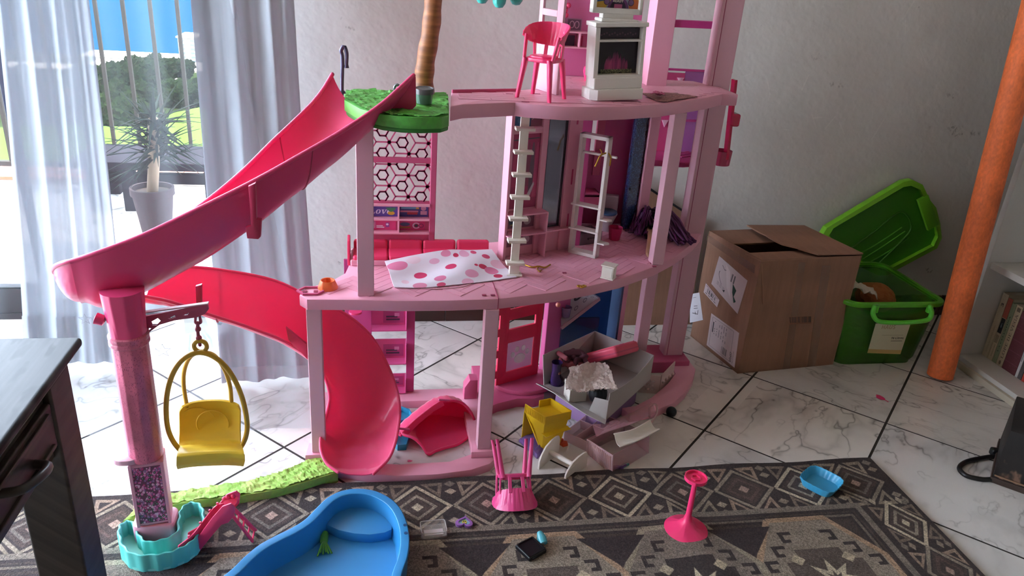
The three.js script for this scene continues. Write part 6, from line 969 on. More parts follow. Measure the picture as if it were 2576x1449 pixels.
{ // green bin
  const gr = new THREE.MeshPhysicalMaterial({ color: 0x3f7d1c, roughness: 0.25, transparent: true, opacity: 0.62 }), rimM = M(0x5fb52a, 0.35), o = thing('green_storage_bin', 'translucent green plastic storage bin with a clip handle and paper label', 'storage bin');
  const cx = 1.372, cz = -1.782, rows = [], N = 64; // tapering tub
  for (const [y, w, d, r] of [[0.003, 0.235, 0.24, 0.03], [0.02, 0.25, 0.255, 0.034], [0.186, 0.282, 0.285, 0.036], [0.19, 0.282, 0.285, 0.036]]) { const p = rrect(w, d, r, cx, cz, 15); rows.push(p.map(([x, z]) => [x, y, z])); }
  mesh('tub', sheet(rows, 0.0022, { close: true }), gr, o); mesh('bottom', plan(rrect(0.236, 0.241, 0.03, cx, cz), 0.0005, 0.0035), gr, o);
  mesh('rim', plan(rrect(0.3, 0.302, 0.04, cx, cz), 0.186, 0.198, { bev: 0.002, holes: [rrect(0.28, 0.282, 0.035, cx, cz)] }), M(0x5fb52a, 0.3, { transparent: true, opacity: 0.85 }), o);
  const fz = cz + 0.149, hz = -1.628;
  mesh('handle', tube([[1.2915,0.1927,-1.625],[1.2882,0.1767,-1.62],[1.3042,0.1566,-1.618],[1.3333,0.1508,-1.617],[1.4275,0.1519,-1.617],[1.4593,0.1592,-1.618],[1.4623,0.177,-1.62],[1.4567,0.1911,-1.625]], 0.0062, { rs: 12 }), M(0x5cc63a, 0.3), o);
  mesh('handle_pivot', merge([[1.2998,0.1834,-1.63], [1.461,0.1817,-1.63]].map((p) => box(0.014, 0.022, 0.012, 0.003, [p[0], p[1] - 0.01, p[2]]))), M(0x5cc63a, 0.3), o);
  const q = [[1.3116,0.1423,-1.63],[1.4164,0.1409,-1.63],[1.3239,0.0452,-1.645],[1.4265,0.0392,-1.645]];
  mesh('paper_label', quad(q[0], q[1], q[2], q[3], 0.0006, 0.002), M(0xffffff, 0.7, { map: canvasTex(360, 320, (c, w, hh) => { c.fillStyle = '#cfc9a8'; c.fillRect(0, 0, w, hh); c.fillStyle = '#c9a868'; c.fillRect(0, 276, w, 44); c.fillStyle = '#b09a70'; c.font = 'bold 56px sans-serif'; c.fillText('HAUS', 70, 56); c.fillStyle = '#2c2a26'; c.font = 'bold 32px sans-serif'; c.fillText('16 Litres', 206, 160); c.fillStyle = '#6c6650'; c.fillRect(212, 176, 120, 6); c.fillStyle = '#a8a284'; c.fillRect(100, 116, 220, 5); }) }), o);
  // things seen in the bin
  const w = thing('crumpled_cloth', 'crumpled white cloth on top in the green bin', 'cloth'), rr2 = [];
  for (let i = 0; i <= 20; i++) { const row = []; for (let j = 0; j <= 20; j++) row.push([1.262 + j / 20 * 0.1, 0.17 + 0.03 * fbm(i * 0.35, j * 0.35, 3) + 0.035 * (1 - j / 20), -1.86 + i / 20 * 0.15]); rr2.push(row); } mesh('folds', sheet(rr2, 0.002, { crease: 2 }), M(0xc9c2b4, 0.95), w);
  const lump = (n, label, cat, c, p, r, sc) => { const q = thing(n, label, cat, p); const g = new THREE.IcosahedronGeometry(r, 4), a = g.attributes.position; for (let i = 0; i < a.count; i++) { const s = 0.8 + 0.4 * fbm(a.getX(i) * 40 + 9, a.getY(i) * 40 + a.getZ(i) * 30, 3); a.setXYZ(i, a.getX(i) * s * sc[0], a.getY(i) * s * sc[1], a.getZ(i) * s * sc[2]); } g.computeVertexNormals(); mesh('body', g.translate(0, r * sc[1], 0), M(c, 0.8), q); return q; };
  lump('soft_toy', 'orange brown soft toy at the right in the green bin', 'soft toy', 0x9a5a2c, [1.425, 0.1, -1.80], 0.055, [1, 0.75, 1]);
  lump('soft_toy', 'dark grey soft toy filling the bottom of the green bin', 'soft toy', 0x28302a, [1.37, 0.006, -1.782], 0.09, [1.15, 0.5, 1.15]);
  lump('plastic_bag', 'grey and teal bundle on the floor between bin and orange tube', 'bundle', 0x3a4a4e, [1.60, 0, -1.86], 0.05, [0.9, 1.2, 0.7]);
}
{ // lid leaning on the wall
  const z = -1.952, base = [...[[1.2948,0.2778],[1.3046,0.3052],[1.5134,0.4491],[1.5403,0.4545],[1.5785,0.4409],[1.6167,0.3955],[1.6458,0.3714],[1.6755,0.3217],[1.6959,0.2761],[1.6904,0.2424],[1.5443,0.1529],[1.5171,0.153],[1.3594,0.2177]]], o = thing('green_bin_lid', 'green plastic bin lid leaning upside against the grey wall behind the bin', 'bin lid');
  const cx = base.reduce((s, p) => s + p[0], 0) / base.length, cy = base.reduce((s, p) => s + p[1], 0) / base.length, inn = base.map(([x, y]) => [cx + (x - cx) * 0.92, cy + (y - cy) * 0.9]);
  mesh('rim', ext(base, 0.024, { bev: 0.003, holes: [inn] }).translate(0, 0, z), M(0x74b824, 0.35), o);
  const pl = mesh('panel', ext(inn.map(([x, y]) => [cx + (x - cx) * 1.02, cy + (y - cy) * 1.02]), 0.004).translate(0, 0, z + 0.002), M(0x3f8a1c, 0.4), o);
  const rb = (p) => tube(p.map(([x, y]) => [x, y, z + 0.0065]), 0.0022, { rs: 8 });
  for (const p of [[[1.4284,0.2083],[1.4875,0.2446],[1.5613,0.3023]], [[1.4598,0.2006],[1.5097,0.237],[1.5759,0.2898]], [[1.4915,0.1929],[1.5456,0.2294],[1.5951,0.2709]]]) mesh('rib', rb(p), M(0x4c9c22, 0.4), pl);
  mesh('raised_border', tube([[1.3878,0.2167,-1.943],[1.473,0.2909,-1.943],[1.5371,0.3515,-1.943],[1.5563,0.3493,-1.943],[1.5891,0.3122,-1.943],[1.5918,0.2945,-1.943],[1.5164,0.1859,-1.943]], 0.0026, { rs: 8 }), M(0x3a7a1a, 0.4), pl);
  mesh('clip_tab', ext([[1.576,0.3933],[1.6048,0.4109],[1.669,0.3199],[1.6403,0.2993]], 0.012, { bev: 0.002 }).translate(0, 0, z + 0.014), M(0x62a820, 0.35), o);
}
// ---------- orange tube, bookcase and books ----------
{
  const a = [1.5117,0,-1.5784], b = [1.522,0.6305,-1.64], d = lerp3(a, b, 1.9), t = dataTex(256, (u, v) => { const n = fbm(u * 40, v * 40, 3, 40), s = fbm(u * 5, v * 5, 3, 5), k = 0.82 + 0.18 * n + 0.16 * (s - 0.5); return [252 * k, 122 * k, 62 * k]; });
  a[1] += 0.006; const o = thing('foam_tube', 'long orange foam pool noodle leaning against the white bookcase', 'pool noodle');
  const pts = [0, 0.2, 0.4, 0.6, 0.8, 1].map((s) => lerp3(a, d, s)), C = curve(pts), rows = []; const dir = V(d).sub(V(a)).normalize(), e1 = new THREE.Vector3().crossVectors(dir, new THREE.Vector3(0, 0, 1)).normalize(), e2 = new THREE.Vector3().crossVectors(dir, e1);
  const ring = (s, r) => Array.from({ length: 41 }, (_, k) => { const q = k / 40 * 2 * PI, p = C.getPoint(s); return [p.x + r * (e1.x * Math.cos(q) + e2.x * Math.sin(q)), p.y + r * (e1.y * Math.cos(q) + e2.y * Math.sin(q)), p.z + r * (e1.z * Math.cos(q) + e2.z * Math.sin(q))]; });
  for (let i = 0; i <= 30; i++) rows.push(ring(i / 30, 0.0325)); 
  mesh('foam', sheet([ring(0, 0.011), ring(0, 0.031), ...rows, ring(1, 0.031), ring(1, 0.011)], 0, { uv: (i, j) => [j / 40 * 1.2, i * 0.14] }), M(0xffffff, 0.7, { map: t, side: THREE.DoubleSide }), o);
}
{
  const m = M(0xc9c6c0, 0.5), o = thing('bookcase', 'white bookcase at the right edge holding a row of old books', 'bookcase'), x0 = 1.617, x1 = 1.925, zf = -1.672, zn = -0.55;
  mesh('side_panel', slab([x0, 0.001, zf], [x1, 1.9, zf + 0.018], 0.001), m, o); mesh('side_panel', slab([x0, 0.001, zn - 0.018], [x1, 1.9, zn], 0.001), m, o);
  mesh('back_panel', slab([x1 - 0.006, 0.001, zf + 0.018], [x1, 1.9, zn - 0.018], 0), m, o); mesh('shelf', slab([x0, 0.008, zf + 0.018], [x1 - 0.006, 0.03, zn - 0.018], 0.001), m, o);
  mesh('plinth', slab([x0 - 0.012, 0.0008, zf + 0.02], [x0 - 0.001, 0.018, zn], 0.001), M(0xbfb6a2, 0.6), o);
  const sy = [1.63,0.3076,-1.6308][1]; for (const y of [sy, sy + 0.36, sy + 0.72, sy + 1.08]) mesh('shelf', slab([x0 + 0.01, y - 0.018, zf + 0.018], [x1 - 0.006, y, zn - 0.018], 0.001), m, o);
  const pp = thing('loose_papers', 'loose sheets of paper lying on the middle bookcase shelf', 'papers'); for (let k = 0; k < 3; k++) mesh('sheet', box(0.19, 0.0006, 0.26, 0, [1.76, sy + 0.0005 + k * 0.0015, -1.44], [0, 0.08 - k * 0.09, 0]), M([0xbdb3a4, 0xc6bcae, 0xcabfb2][k], 0.8), pp);
  // books, spines towards the room
  const spine = (bgc, f) => canvasTex(128, 640, (c, w, hh) => { c.fillStyle = bgc; c.fillRect(0, 0, w, hh); c.save(); f(c, w, hh); c.restore(); c.globalAlpha = 0.18; for (let i = 0; i < 60; i++) { c.fillStyle = hash(i, 2) > 0.5 ? '#000' : '#fff'; c.fillRect(hash(i, 4) * w, hash(i, 6) * hh, 3 + 20 * hash(i, 8), 2); } });
  const side = (c, s, x, y, font, col) => { c.fillStyle = col; c.font = font; c.translate(x, y); c.rotate(-PI / 2); c.fillText(s, 0, 0); };
  const list = [
    ['cream paperback with a 3 on the spine, first at the far end of the row', 0.021, 0.192, 0.13, '#b3a48a', (c) => { side(c, '3', 90, 130, 'bold 70px sans-serif', '#26221e'); c.setTransform(1, 0, 0, 1, 0, 0); side(c, 'NOVELAS EJEMPLARES', 74, 590, '24px serif', '#6a5c4a'); }],
    ['cream and coral paperback with a black block on its spine', 0.016, 0.186, 0.135, '#b8a88e', (c) => { c.fillStyle = '#a8584a'; c.fillRect(0, 0, 128, 200); c.fillStyle = '#20202a'; c.fillRect(10, 205, 108, 150); c.fillStyle = '#8a97a8'; c.font = 'bold 60px sans-serif'; c.fillText('6', 44, 300); c.fillStyle = '#4a443c'; for (let i = 0; i < 9; i++) c.fillRect(20, 380 + i * 9, 88, 4); side(c, 'ROMANCERO', 80, 600, 'bold 20px sans-serif', '#3a332c'); }],
    ['green spined paperback reading La Celestina', 0.014, 0.178, 0.125, '#7f8a70', (c) => side(c, 'LA CELESTINA', 86, 520, 'bold 52px serif', '#23382e')],
    ['beige paperback with Lope de Vega lettered on the spine', 0.021, 0.18, 0.13, '#a8957a', (c) => { side(c, 'LOPE DE VEGA', 92, 560, '66px serif', '#2c241c'); c.setTransform(1, 0, 0, 1, 0, 0); c.fillStyle = '#5a4c3c'; c.fillRect(30, 20, 70, 40); c.beginPath(); c.arc(64, 604, 22, 0, 7); c.fill(); }],
    ['thick dark red worn hardback in the middle of the row', 0.045, 0.172, 0.15, '#5e2c32', (c) => { c.fillStyle = '#74424a'; for (let i = 0; i < 5; i++) c.fillRect(0, 60 + i * 120, 128, 6); }],
    ['thin white magazine beside the dark red hardback', 0.008, 0.165, 0.15, '#b8b4b4', (c) => { c.fillStyle = '#8a8888'; c.fillRect(20, 60, 60, 400); }],
    ['grey and black spined booklet near the frame edge', 0.012, 0.16, 0.15, '#55504e', (c) => { c.fillStyle = '#96908a'; c.fillRect(20, 120, 80, 260); }],
    ['bright red orange book at the right end of the row', 0.018, 0.162, 0.15, '#b23a30', (c) => { c.fillStyle = '#d0714a'; c.fillRect(0, 0, 128, 120); }],
    ['plain pink red paperback last in the row by the frame edge', 0.02, 0.168, 0.14, '#a8384a', () => {}],
  ];
  let z = -1.648; list.forEach(([label, w, hh, dp, col, f]) => { const b = thing('book', label, 'book', [1.69, 0.0304, z + w / 2], 0, 'old books on the bottom bookcase shelf'); mesh('pages', slab([0.002, 0.001, -w / 2 + 0.001], [dp - 0.003, hh - 0.002, w / 2 - 0.001], 0), M(0xb8ab94, 0.9), b); mesh('cover', merge([slab([0, 0, -w / 2], [dp, hh, -w / 2 + 0.001], 0), slab([0, 0, w / 2 - 0.001], [dp, hh, w / 2], 0)]), M(col, 0.6), b); mesh('spine', planarUV(slab([-0.0008, 0, -w / 2], [0.001, hh, w / 2], 0.0006), (x, y, q) => [q / w + 0.5, y / hh]), M(0xffffff, 0.55, { map: spine(col, f) }), b); z += w + 0.0012; });
}
{ // black worn box with a cable
  const t = dataTex(256, (u, v) => { const n = fbm(u * 30, v * 30, 4, 30), s = cl((fbm(u * 9, v * 9 + 3, 4, 9) - 0.66) * 9); return [24 + 10 * n + 90 * s, 20 + 9 * n + 66 * s, 20 + 8 * n + 50 * s]; });
  const m = M(0xffffff, 0.6, { map: t }), a = [1.31,0,-1.146], h = 0.1319, o = thing('black_box', 'black worn wooden box at the right edge with chipped corners', 'box'), p0 = [a[0], a[2]];
  const q = [p0, [p0[0] + 0.13, p0[1] + 0.13], [p0[0] + 0.26, p0[1] + 0.0], [p0[0] + 0.13, p0[1] - 0.13]];
  mesh('body', planarUV(plan(q, 0.012, h, { bev: 0.003 }), (x, y, z) => [(x + z) * 3, y * 3 + x]), m, o); mesh('base', plan(q.map(([x, z]) => [p0[0] + 0.13 + (x - p0[0] - 0.13) * 1.03, p0[1] + (z - p0[1]) * 1.03]), 0, 0.014, { bev: 0.002 }), M(0x3a2a22, 0.7), o);
  mesh('worn_edge', bar([q[0][0] - 0.0005, 0.02, q[0][1] + 0.003], [q[1][0] - 0.003, 0.02, q[1][1] + 0.0005], 0.004, 0.003), M(0x8a6a52, 0.9), o);
  const k = M(0x0c0d10, 0.4), c = thing('black_cable', 'black cable loop with plug lying on tiles beside the black box', 'cable');
  mesh('cord', tube([[1.3812,0.006,-1.224],[1.3388,0.005,-1.2195],[1.2931,0.005,-1.2082],[1.2646,0.005,-1.1874],[1.2628,0.005,-1.1651],[1.2893,0.005,-1.1493],[1.3115,0.005,-1.1476]], 0.0052, { n: 80 }), k, c);
  mesh('plug', T(box(0.026, 0.018, 0.018, 0.004), [1.3962,0,-1.2342], [0, -0.3, 0]), k, c);
}

// ---------- things on the top deck ----------
{
  const o = thing('palm_tree', 'brown trunked toy palm rising from the green grass deck', 'toy palm', [0.088, 0.7345, -1.395]);
  const t = dataTex(256, (u, v) => { const n = fbm(u * 6, v * 50, 3, 6), r = 0.5 + 0.5 * Math.sin(v * 2 * PI * 12 + 3 * fbm(u * 5, v * 8, 2, 5)); const k = 0.7 + 0.25 * n + 0.12 * r; return [176 * k, 108 * k, 64 * k]; });
  const C = curve([[0, 0, 0], [0.003, 0.05, 0.002], [0.012, 0.12, 0.004], [0.013, 0.19, 0.004], [0.002, 0.27, 0.0], [-0.015, 0.38, -0.006], [-0.02, 0.46, -0.008]]), rows = [];
  for (let i = 0; i <= 60; i++) { const s = i / 60, p = C.getPoint(s), r = (0.0175 - 0.0055 * s) * (1 + 0.05 * Math.sin(s * 60) + 0.04 * (fbm(s * 30, 2) - 0.5)) + (s < 0.05 ? (0.05 - s) * 0.06 : 0); rows.push(Array.from({ length: 25 }, (_, k) => { const a = k / 24 * 2 * PI; return [p.x + r * Math.cos(a), p.y, p.z - r * Math.sin(a)]; })); }
  mesh('trunk', sheet(rows, 0, { uv: (i, j) => [j / 24, i / 60 * 2] }), M(0xffffff, 0.55, { map: t }), o);
  const tip = C.getPoint(1);
  for (let k = 0; k < 8; k++) { const a = k / 8 * 2 * PI, r = []; for (let i = 0; i <= 8; i++) { const s = i / 8, q = 0.16 * s, y = 0.04 * Math.sin(s * 2.2) - 0.08 * s * s, w = 0.022 * Math.sin(PI * Math.min(1, s * 0.95 + 0.05)); r.push([-1, 0, 1].map((j) => [tip.x + Math.cos(a) * q - Math.sin(a) * w * j, tip.y + y - Math.abs(j) * 0.006, tip.z + Math.sin(a) * q + Math.cos(a) * w * j])); } mesh('frond', sheet(r, 0.0015), M(0x4f9a3c, 0.5), o); }
}
{
  const b = [0.0833,0.735,-1.2716], o = thing('tin_pot', 'small grey lidded tub standing on the green grass deck', 'tub', [b[0], 0.7368, b[2] - 0.012]);
  mesh('tub', lathe([[0.001, 0], [0.0125, 0], [0.0142, 0.014], [0.0146, 0.0155], [0.001, 0.016]], [0, 0, 0], 36), M(0x5c7c6e, 0.4), o);
  mesh('lid', T(lathe([[0.016, 0], [0.0164, 0.007], [0.0155, 0.0085], [0.0135, 0.008], [0.013, 0.0072], [0.001, 0.0072]], [0, 0, 0], 36), [0, 0.0165, 0], [0.06, 0, 0.03]), M(0x5d5c5e, 0.45), o);
}
{
  const b = [-0.0521,0.735,-1.3522], y = 0.8133, m = M(0x55506a, 0.35, { metalness: 0.4 }), o = thing('pool_shower', 'grey toy pool shower post with hooked top behind the slide', 'toy shower');
  mesh('post', tube([[b[0], 0.733, b[2]], [b[0] + 0.0015, 0.8, b[2]], [b[0], y - 0.008, b[2]], [b[0] + 0.005, y, b[2]], [b[0] + 0.009, y - 0.01, b[2]], [b[0] + 0.0085, y - 0.03, b[2]]], 0.0032), m, o);
  mesh('head', T(new THREE.CylinderGeometry(0.003, 0.0042, 0.006, 16), [b[0] + 0.0085, y - 0.032, b[2]]), m, o); mesh('base', lathe([[0.001, 0], [0.007, 0], [0.005, 0.004], [0.001, 0.005]], [b[0], 0.736, b[2]], 20), m, o);
  const c = [0.0425,0.7437,-1.38], o2 = thing('toy_faucet', 'tiny silver toy handrail just behind the right slide wing', 'toy faucet'); mesh('bow', tube([[c[0] - 0.004, 0.736, c[2]], [c[0] - 0.005, c[1] + 0.002, c[2]], [c[0], c[1] + 0.006, c[2]], [c[0] + 0.006, c[1] - 0.004, c[2]], [c[0] + 0.004, 0.738, c[2]]], 0.0024), M(0x8d97a3, 0.25, { metalness: 0.7 }), o2);
}
{ // turquoise drop lamps above the deck
  const m = M(0x3fb2a6, 0.35), o = thing('drop_lamp_cluster', 'three turquoise egg shaped drop lamps hanging in at the top edge', 'toy lamp'), top = 1.215;
  for (const [x, y, z] of [[0.196,0.8981,-1.47], [0.2263,0.8931,-1.46], [0.2591,0.8992,-1.47]]) { const g = lathe([[0.001, -0.012], [0.007, -0.0105], [0.0115, -0.004], [0.0125, 0.002], [0.0105, 0.011], [0.006, 0.019], [0.002, 0.024]], [x, y, z], 28); const l = mesh('lamp', g, m, o); mesh('cord', tube([[x, y + 0.022, z], [x, top, z]], 0.0012, { straight: true, rs: 6 }), white, l); }
  mesh('rail', bar([[0.1902,0.8978,-1.47][0], top, -1.467], [0.335, top, -1.492], 0.008, 0.006), pinkPale, o);
}
const fireTex = canvasTex(512, 512, (c) => { c.fillStyle = '#1d1626'; c.fillRect(0, 0, 512, 512); for (let i = 0; i < 46; i++) { const x = 256 + (hash(i, 1) - 0.5) * 270, h = 120 + 190 * hash(i, 2) * (1 - Math.abs(x - 256) / 230); c.fillStyle = ['#8c2a5e', '#a8386e', '#6c2350', '#c04a80'][i % 4]; c.globalAlpha = 0.5; c.beginPath(); c.moveTo(x - 16, 450); c.quadraticCurveTo(x - 22, 450 - h * 0.6, x + 6, 450 - h); c.quadraticCurveTo(x + 24, 450 - h * 0.5, x + 16, 450); c.fill(); } c.globalAlpha = 1; for (let i = 0; i < 900; i++) { c.fillStyle = ['#7d7c5a', '#4c4a3a', '#9a9a72', '#2c2a26'][i & 3]; c.fillRect(60 + hash(i, 7) * 390, 440 + hash(i, 8) * 66, 9, 6); } });
{
  const c = [0.452, 0.7312, -1.438], o = thing('toy_fireplace', 'white toy fireplace cabinet with dark glass firebox on the top deck', 'toy fireplace', c, 0.12); o.rotation.z = 0.05; o.position.y += 0.0025;
  const H1 = 0.8629 - 0.732, fr = (g) => g;
  mesh('plinth', plan([[-0.054, 0.018], [-0.042, 0.03], [0.05, 0.03], [0.054, 0.02], [0.054, -0.022], [-0.054, -0.022]], 0, 0.02, { bev: 0.0012 }), white, o);
  mesh('step', slab([-0.048, 0.02, -0.02], [0.05, 0.041, 0.024], 0.002), white, o);
  mesh('body', merge([slab([-0.05, 0.04, -0.02], [-0.041, H1, 0.022], 0.001), slab([0.043, 0.04, -0.02], [0.05, H1, 0.022], 0.001), slab([-0.043, 0.04, -0.02], [0.045, H1, -0.012], 0.001), slab([-0.043, H1 * 0.80, -0.02], [0.045, H1 * 0.83, 0.022], 0.0008), slab([-0.043, 0.04, -0.02], [0.045, 0.046, 0.022], 0.0008)]), white, o);
  mesh('mantel', slab([-0.053, H1, -0.022], [0.053, H1 + 0.008, 0.026], 0.0015), white, o);
  mesh('printed_fire', T(card(0.084, H1 * 0.8 - 0.046), [0.001, 0.046, 0.006]), M(0xffffff, 0.25, { map: fireTex }), o);
  mesh('printed_panel', T(card(0.084, H1 * 0.14), [0.001, H1 * 0.835, 0.008]), M(0xffffff, 0.3, { map: canvasTex(256, 64, (q) => { q.fillStyle = '#2c2234'; q.fillRect(0, 0, 256, 64); q.fillStyle = '#6a4a5e'; for (let i = 0; i < 14; i++) q.fillRect(20 + i * 16, 36 - (i % 3) * 6, 9, 10); }) }), o);
  // screen on top
  const y = c[1] + H1 + 0.008, tv = thing('toy_television', 'white toy television standing on the fireplace showing a race track game', 'toy television', [c[0] - 0.012, y + 0.0012, c[2]], 0.12);
  mesh('foot', merge([slab([-0.034, 0, -0.016], [0.04, 0.006, 0.018], 0.002), slab([-0.028, 0.005, -0.01], [0.034, 0.016, 0.008], 0.002)]), white, tv);
  mesh('frame', merge([slab([-0.05, 0.014, -0.006], [0.05, 0.024, 0.01], 0.002), slab([-0.05, 0.014, -0.006], [-0.042, 0.1, 0.01], 0.002), slab([0.042, 0.014, -0.006], [0.05, 0.1, 0.01], 0.002), slab([-0.05, 0.092, -0.006], [0.05, 0.1, 0.01], 0.002), slab([-0.046, 0.018, -0.008], [0.046, 0.096, 0], 0)]), white, tv);
  mesh('picture', T(card(0.085, 0.069), [0, 0.0235, 0.0032]), M(0xffffff, 0.3, { map: canvasTex(512, 416, (q, w, h) => { q.fillStyle = '#8c93a8'; q.fillRect(0, 0, w, h); const f = (col, p) => { q.fillStyle = col; q.beginPath(); p.forEach(([a, b], i) => i ? q.lineTo(a, b) : q.moveTo(a, b)); q.fill(); }; f('#2c4a7c', [[0, 330], [120, 180], [220, 120], [270, 150], [220, 320], [0, 416]]); f('#4c93b4', [[180, 140], [260, 100], [300, 150], [240, 280]]); f('#d8a83c', [[270, 130], [330, 120], [512, 300], [512, 350], [360, 260]]); f('#c96a3a', [[380, 250], [512, 330], [512, 416], [400, 416]]); f('#d6a640', [[0, 360], [180, 330], [120, 416], [0, 416]]); q.fillStyle = '#6a3a70'; q.beginPath(); q.arc(270, 420, 124, 0, 7); q.fill(); q.fillStyle = '#33243f'; q.beginPath(); q.arc(270, 420, 96, 0, 7); q.fill(); q.fillStyle = '#e2dccf'; q.font = 'bold 40px sans-serif'; q.fillText('READY', 202, 352); q.fillStyle = '#b85a86'; q.fillRect(222, 372, 96, 44); for (const x of [130, 420]) { q.strokeStyle = '#2a2036'; q.lineWidth = 12; q.beginPath(); q.arc(x, 350, 30, 0, 7); q.stroke(); q.fillStyle = '#7d5a86'; q.fill(); } ['#b8423a', '#d8b23c', '#4a8a5a', '#3a5a8a', '#8a3a5a', '#d8823c'].forEach((s, i) => { q.fillStyle = s; q.fillRect(24, 60 + i * 40, 70, 26); }); }) }), tv);
}
{ // doll rug and flower
  const q = [[0.4993,0.731,-1.3933],[0.5282,0.731,-1.3598],[0.6544,0.731,-1.5088],[0.6151,0.731,-1.5468]], o = thing('doll_rug', 'small brown patterned doll rug lying on the top deck', 'doll rug');
  const p = [[0.5273,0.732,-1.4877], [0.6545,0.732,-1.5031], [0.5478,0.732,-1.4143], [0.6105,0.732,-1.535]], a = p[0], b = p[3], c = p[1], d = p[2], rows = [];
  for (let i = 0; i <= 14; i++) { const row = []; for (let j = 0; j <= 14; j++) { const u = j / 14, v = i / 14, w = lerp3(lerp3(b, c, u), lerp3(a, d, u), v); row.push([w[0], 0.7325 + 0.003 * (fbm(u * 5, v * 5) - 0.2) + 0.004 * Math.pow(v * (1 - u), 2), w[2]]); } rows.push(row); }
  mesh('weave', sheet(rows, 0.0012, { uv: (i, j) => [j / 14, i / 14] }), M(0xffffff, 0.95, { map: dataTex(128, (u, v) => { const n = hash(Math.floor(u * 40), Math.floor(v * 40)), m = fbm(u * 9, v * 9, 3, 9); return [120 + 110 * n * m, 84 + 84 * n * m, 84 + 76 * n * m]; }) }), o);
  const f = thing('ribbon_flower', 'pink ribbon flower lying on the small doll rug', 'ribbon flower', [...[0.5522,0.738,-1.4588]]); for (let k = 0; k < 9; k++) { const t = k / 9 * 2 * PI; mesh('petal', T(sheet([[[0, 0, 0], [0.003, 0.001, 0.002], [0.004, 0.0, 0]], [[0.006, 0.004, -0.003], [0.008, 0.006, 0], [0.006, 0.003, 0.004]], [[0.013, 0.002, -0.003], [0.015, 0.001, 0], [0.013, 0.002, 0.003]]], 0.0006), [0, 0, 0], [0, t, rr(-0.1, 0.3)]), M(0xd06a92, 0.5), f); }
}
{ const p = [0.4357,0.76,-1.61], o = thing('pink_ottoman', 'pink round toy seat half hidden behind the fireplace', 'toy seat', [0.472, 0.7312, -1.66]); mesh('cushion', lathe([[0.001, 0.034], [0.014, 0.033], [0.02, 0.028], [0.021, 0.02], [0.018, 0.008], [0.016, 0], [0.001, 0]], [0, 0, 0], 32), chairPink, o); }
// ---------- things on the middle deck ----------
{ // white stepped stand
  const b = [0.2799,0.376,-1.4079], m = M(0xe4d9cc, 0.4), o = thing('stepped_stand', 'tall white stepped stair pole reaching from middle deck to top deck', 'toy stair', [b[0], 0.3762, b[2]]), Hh = 0.3285;
  mesh('pole', slab([-0.0085, 0.003, -0.003], [0.0085, Hh, 0.003], 0.001), m, o);
  mesh('foot', merge([slab([-0.016, 0, -0.012], [0.016, 0.004, 0.012], 0.001), slab([-0.01, 0, -0.006], [0.01, 0.03, 0.006], 0.001)]), m, o);
  for (const py of [0.6754, 0.6313, 0.5871, 0.5426, 0.4988, 0.4530, 0.4054]) { const y = py - 0.3762, s = mesh('step', merge([slab([-0.0185, y - 0.003, -0.004], [0.0185, y + 0.003, 0.016], 0.001), slab([-0.002, y - 0.007, 0.002], [0.002, y - 0.003, 0.006], 0.0005)]), m, o); }
}
{ // polka dot bed sheet
  const t = canvasTex(512, 256, (c) => { c.fillStyle = '#e6dbe6'; c.fillRect(0, 0, 512, 256); const D = [[40, 70, 44, '#dd7ba0'], [130, 150, 26, '#cf3565'], [190, 60, 20, '#e3a9c4'], [200, 200, 22, '#dd7ba0'], [250, 120, 24, '#cf3565'], [240, 20, 22, '#dd88a8'], [288, 36, 16, '#c73058'], [330, 190, 30, '#e19ab8'], [340, 30, 30, '#e3a9c4'], [370, 130, 9, '#c73058'], [400, 140, 20, '#c73058'], [430, 170, 32, '#dd7ba0'], [400, 20, 16, '#cf4a70'], [450, 60, 20, '#cf4a70'], [440, 220, 20, '#c73058'], [490, 120, 40, '#e8b3c8'], [120, 240, 30, '#dd88a8'], [60, 200, 18, '#e9c3d2'], [200, 246, 16, '#cf4a70'], [300, 244, 24, '#e3a9c4'], [110, 40, 30, '#ecd0dc']]; for (const [x, y, r, s] of D) { c.fillStyle = s; c.beginPath(); c.ellipse(x, y, r, r * 0.92, 0, 0, 7); c.fill(); } });
  const bk = curve([[0.0218,0.3971,-1.43],[0.0874,0.402,-1.455],[0.1533,0.407,-1.47],[0.1952,0.4044,-1.475],[0.2432,0.4052,-1.478]]), fr = curve([[0.0384,0.379,-1.3432],[0.0894,0.378,-1.3412],[0.1594,0.378,-1.3558],[0.2243,0.378,-1.3729],[0.2838,0.378,-1.3928]]), rows = [];
  for (let i = 0; i <= 24; i++) { const row = [], v = i / 24; for (let j = 0; j <= 40; j++) { const u = j / 40, p = bk.getPoint(u), q = fr.getPoint(u), s = v, y = p.y + (q.y - p.y) * Math.pow(s, 0.85) + 0.004 * Math.sin(u * 9 + v * 4) * Math.sin(PI * v) - (v > 0.9 ? 0 : 0); row.push([p.x + (q.x - p.x) * s, Math.max(y, 0.3785), p.z + (q.z - p.z) * s]); } rows.push(row); }
  const o = thing('polka_dot_sheet', 'white doll bed sheet with pink and red polka dots spread on the deck', 'doll bedding'); mesh('cloth', sheet(rows, 0.0012, { uv: (i, j) => [j / 40, 1 - i / 24] }), M(0xffffff, 0.8, { map: t }), o);
}
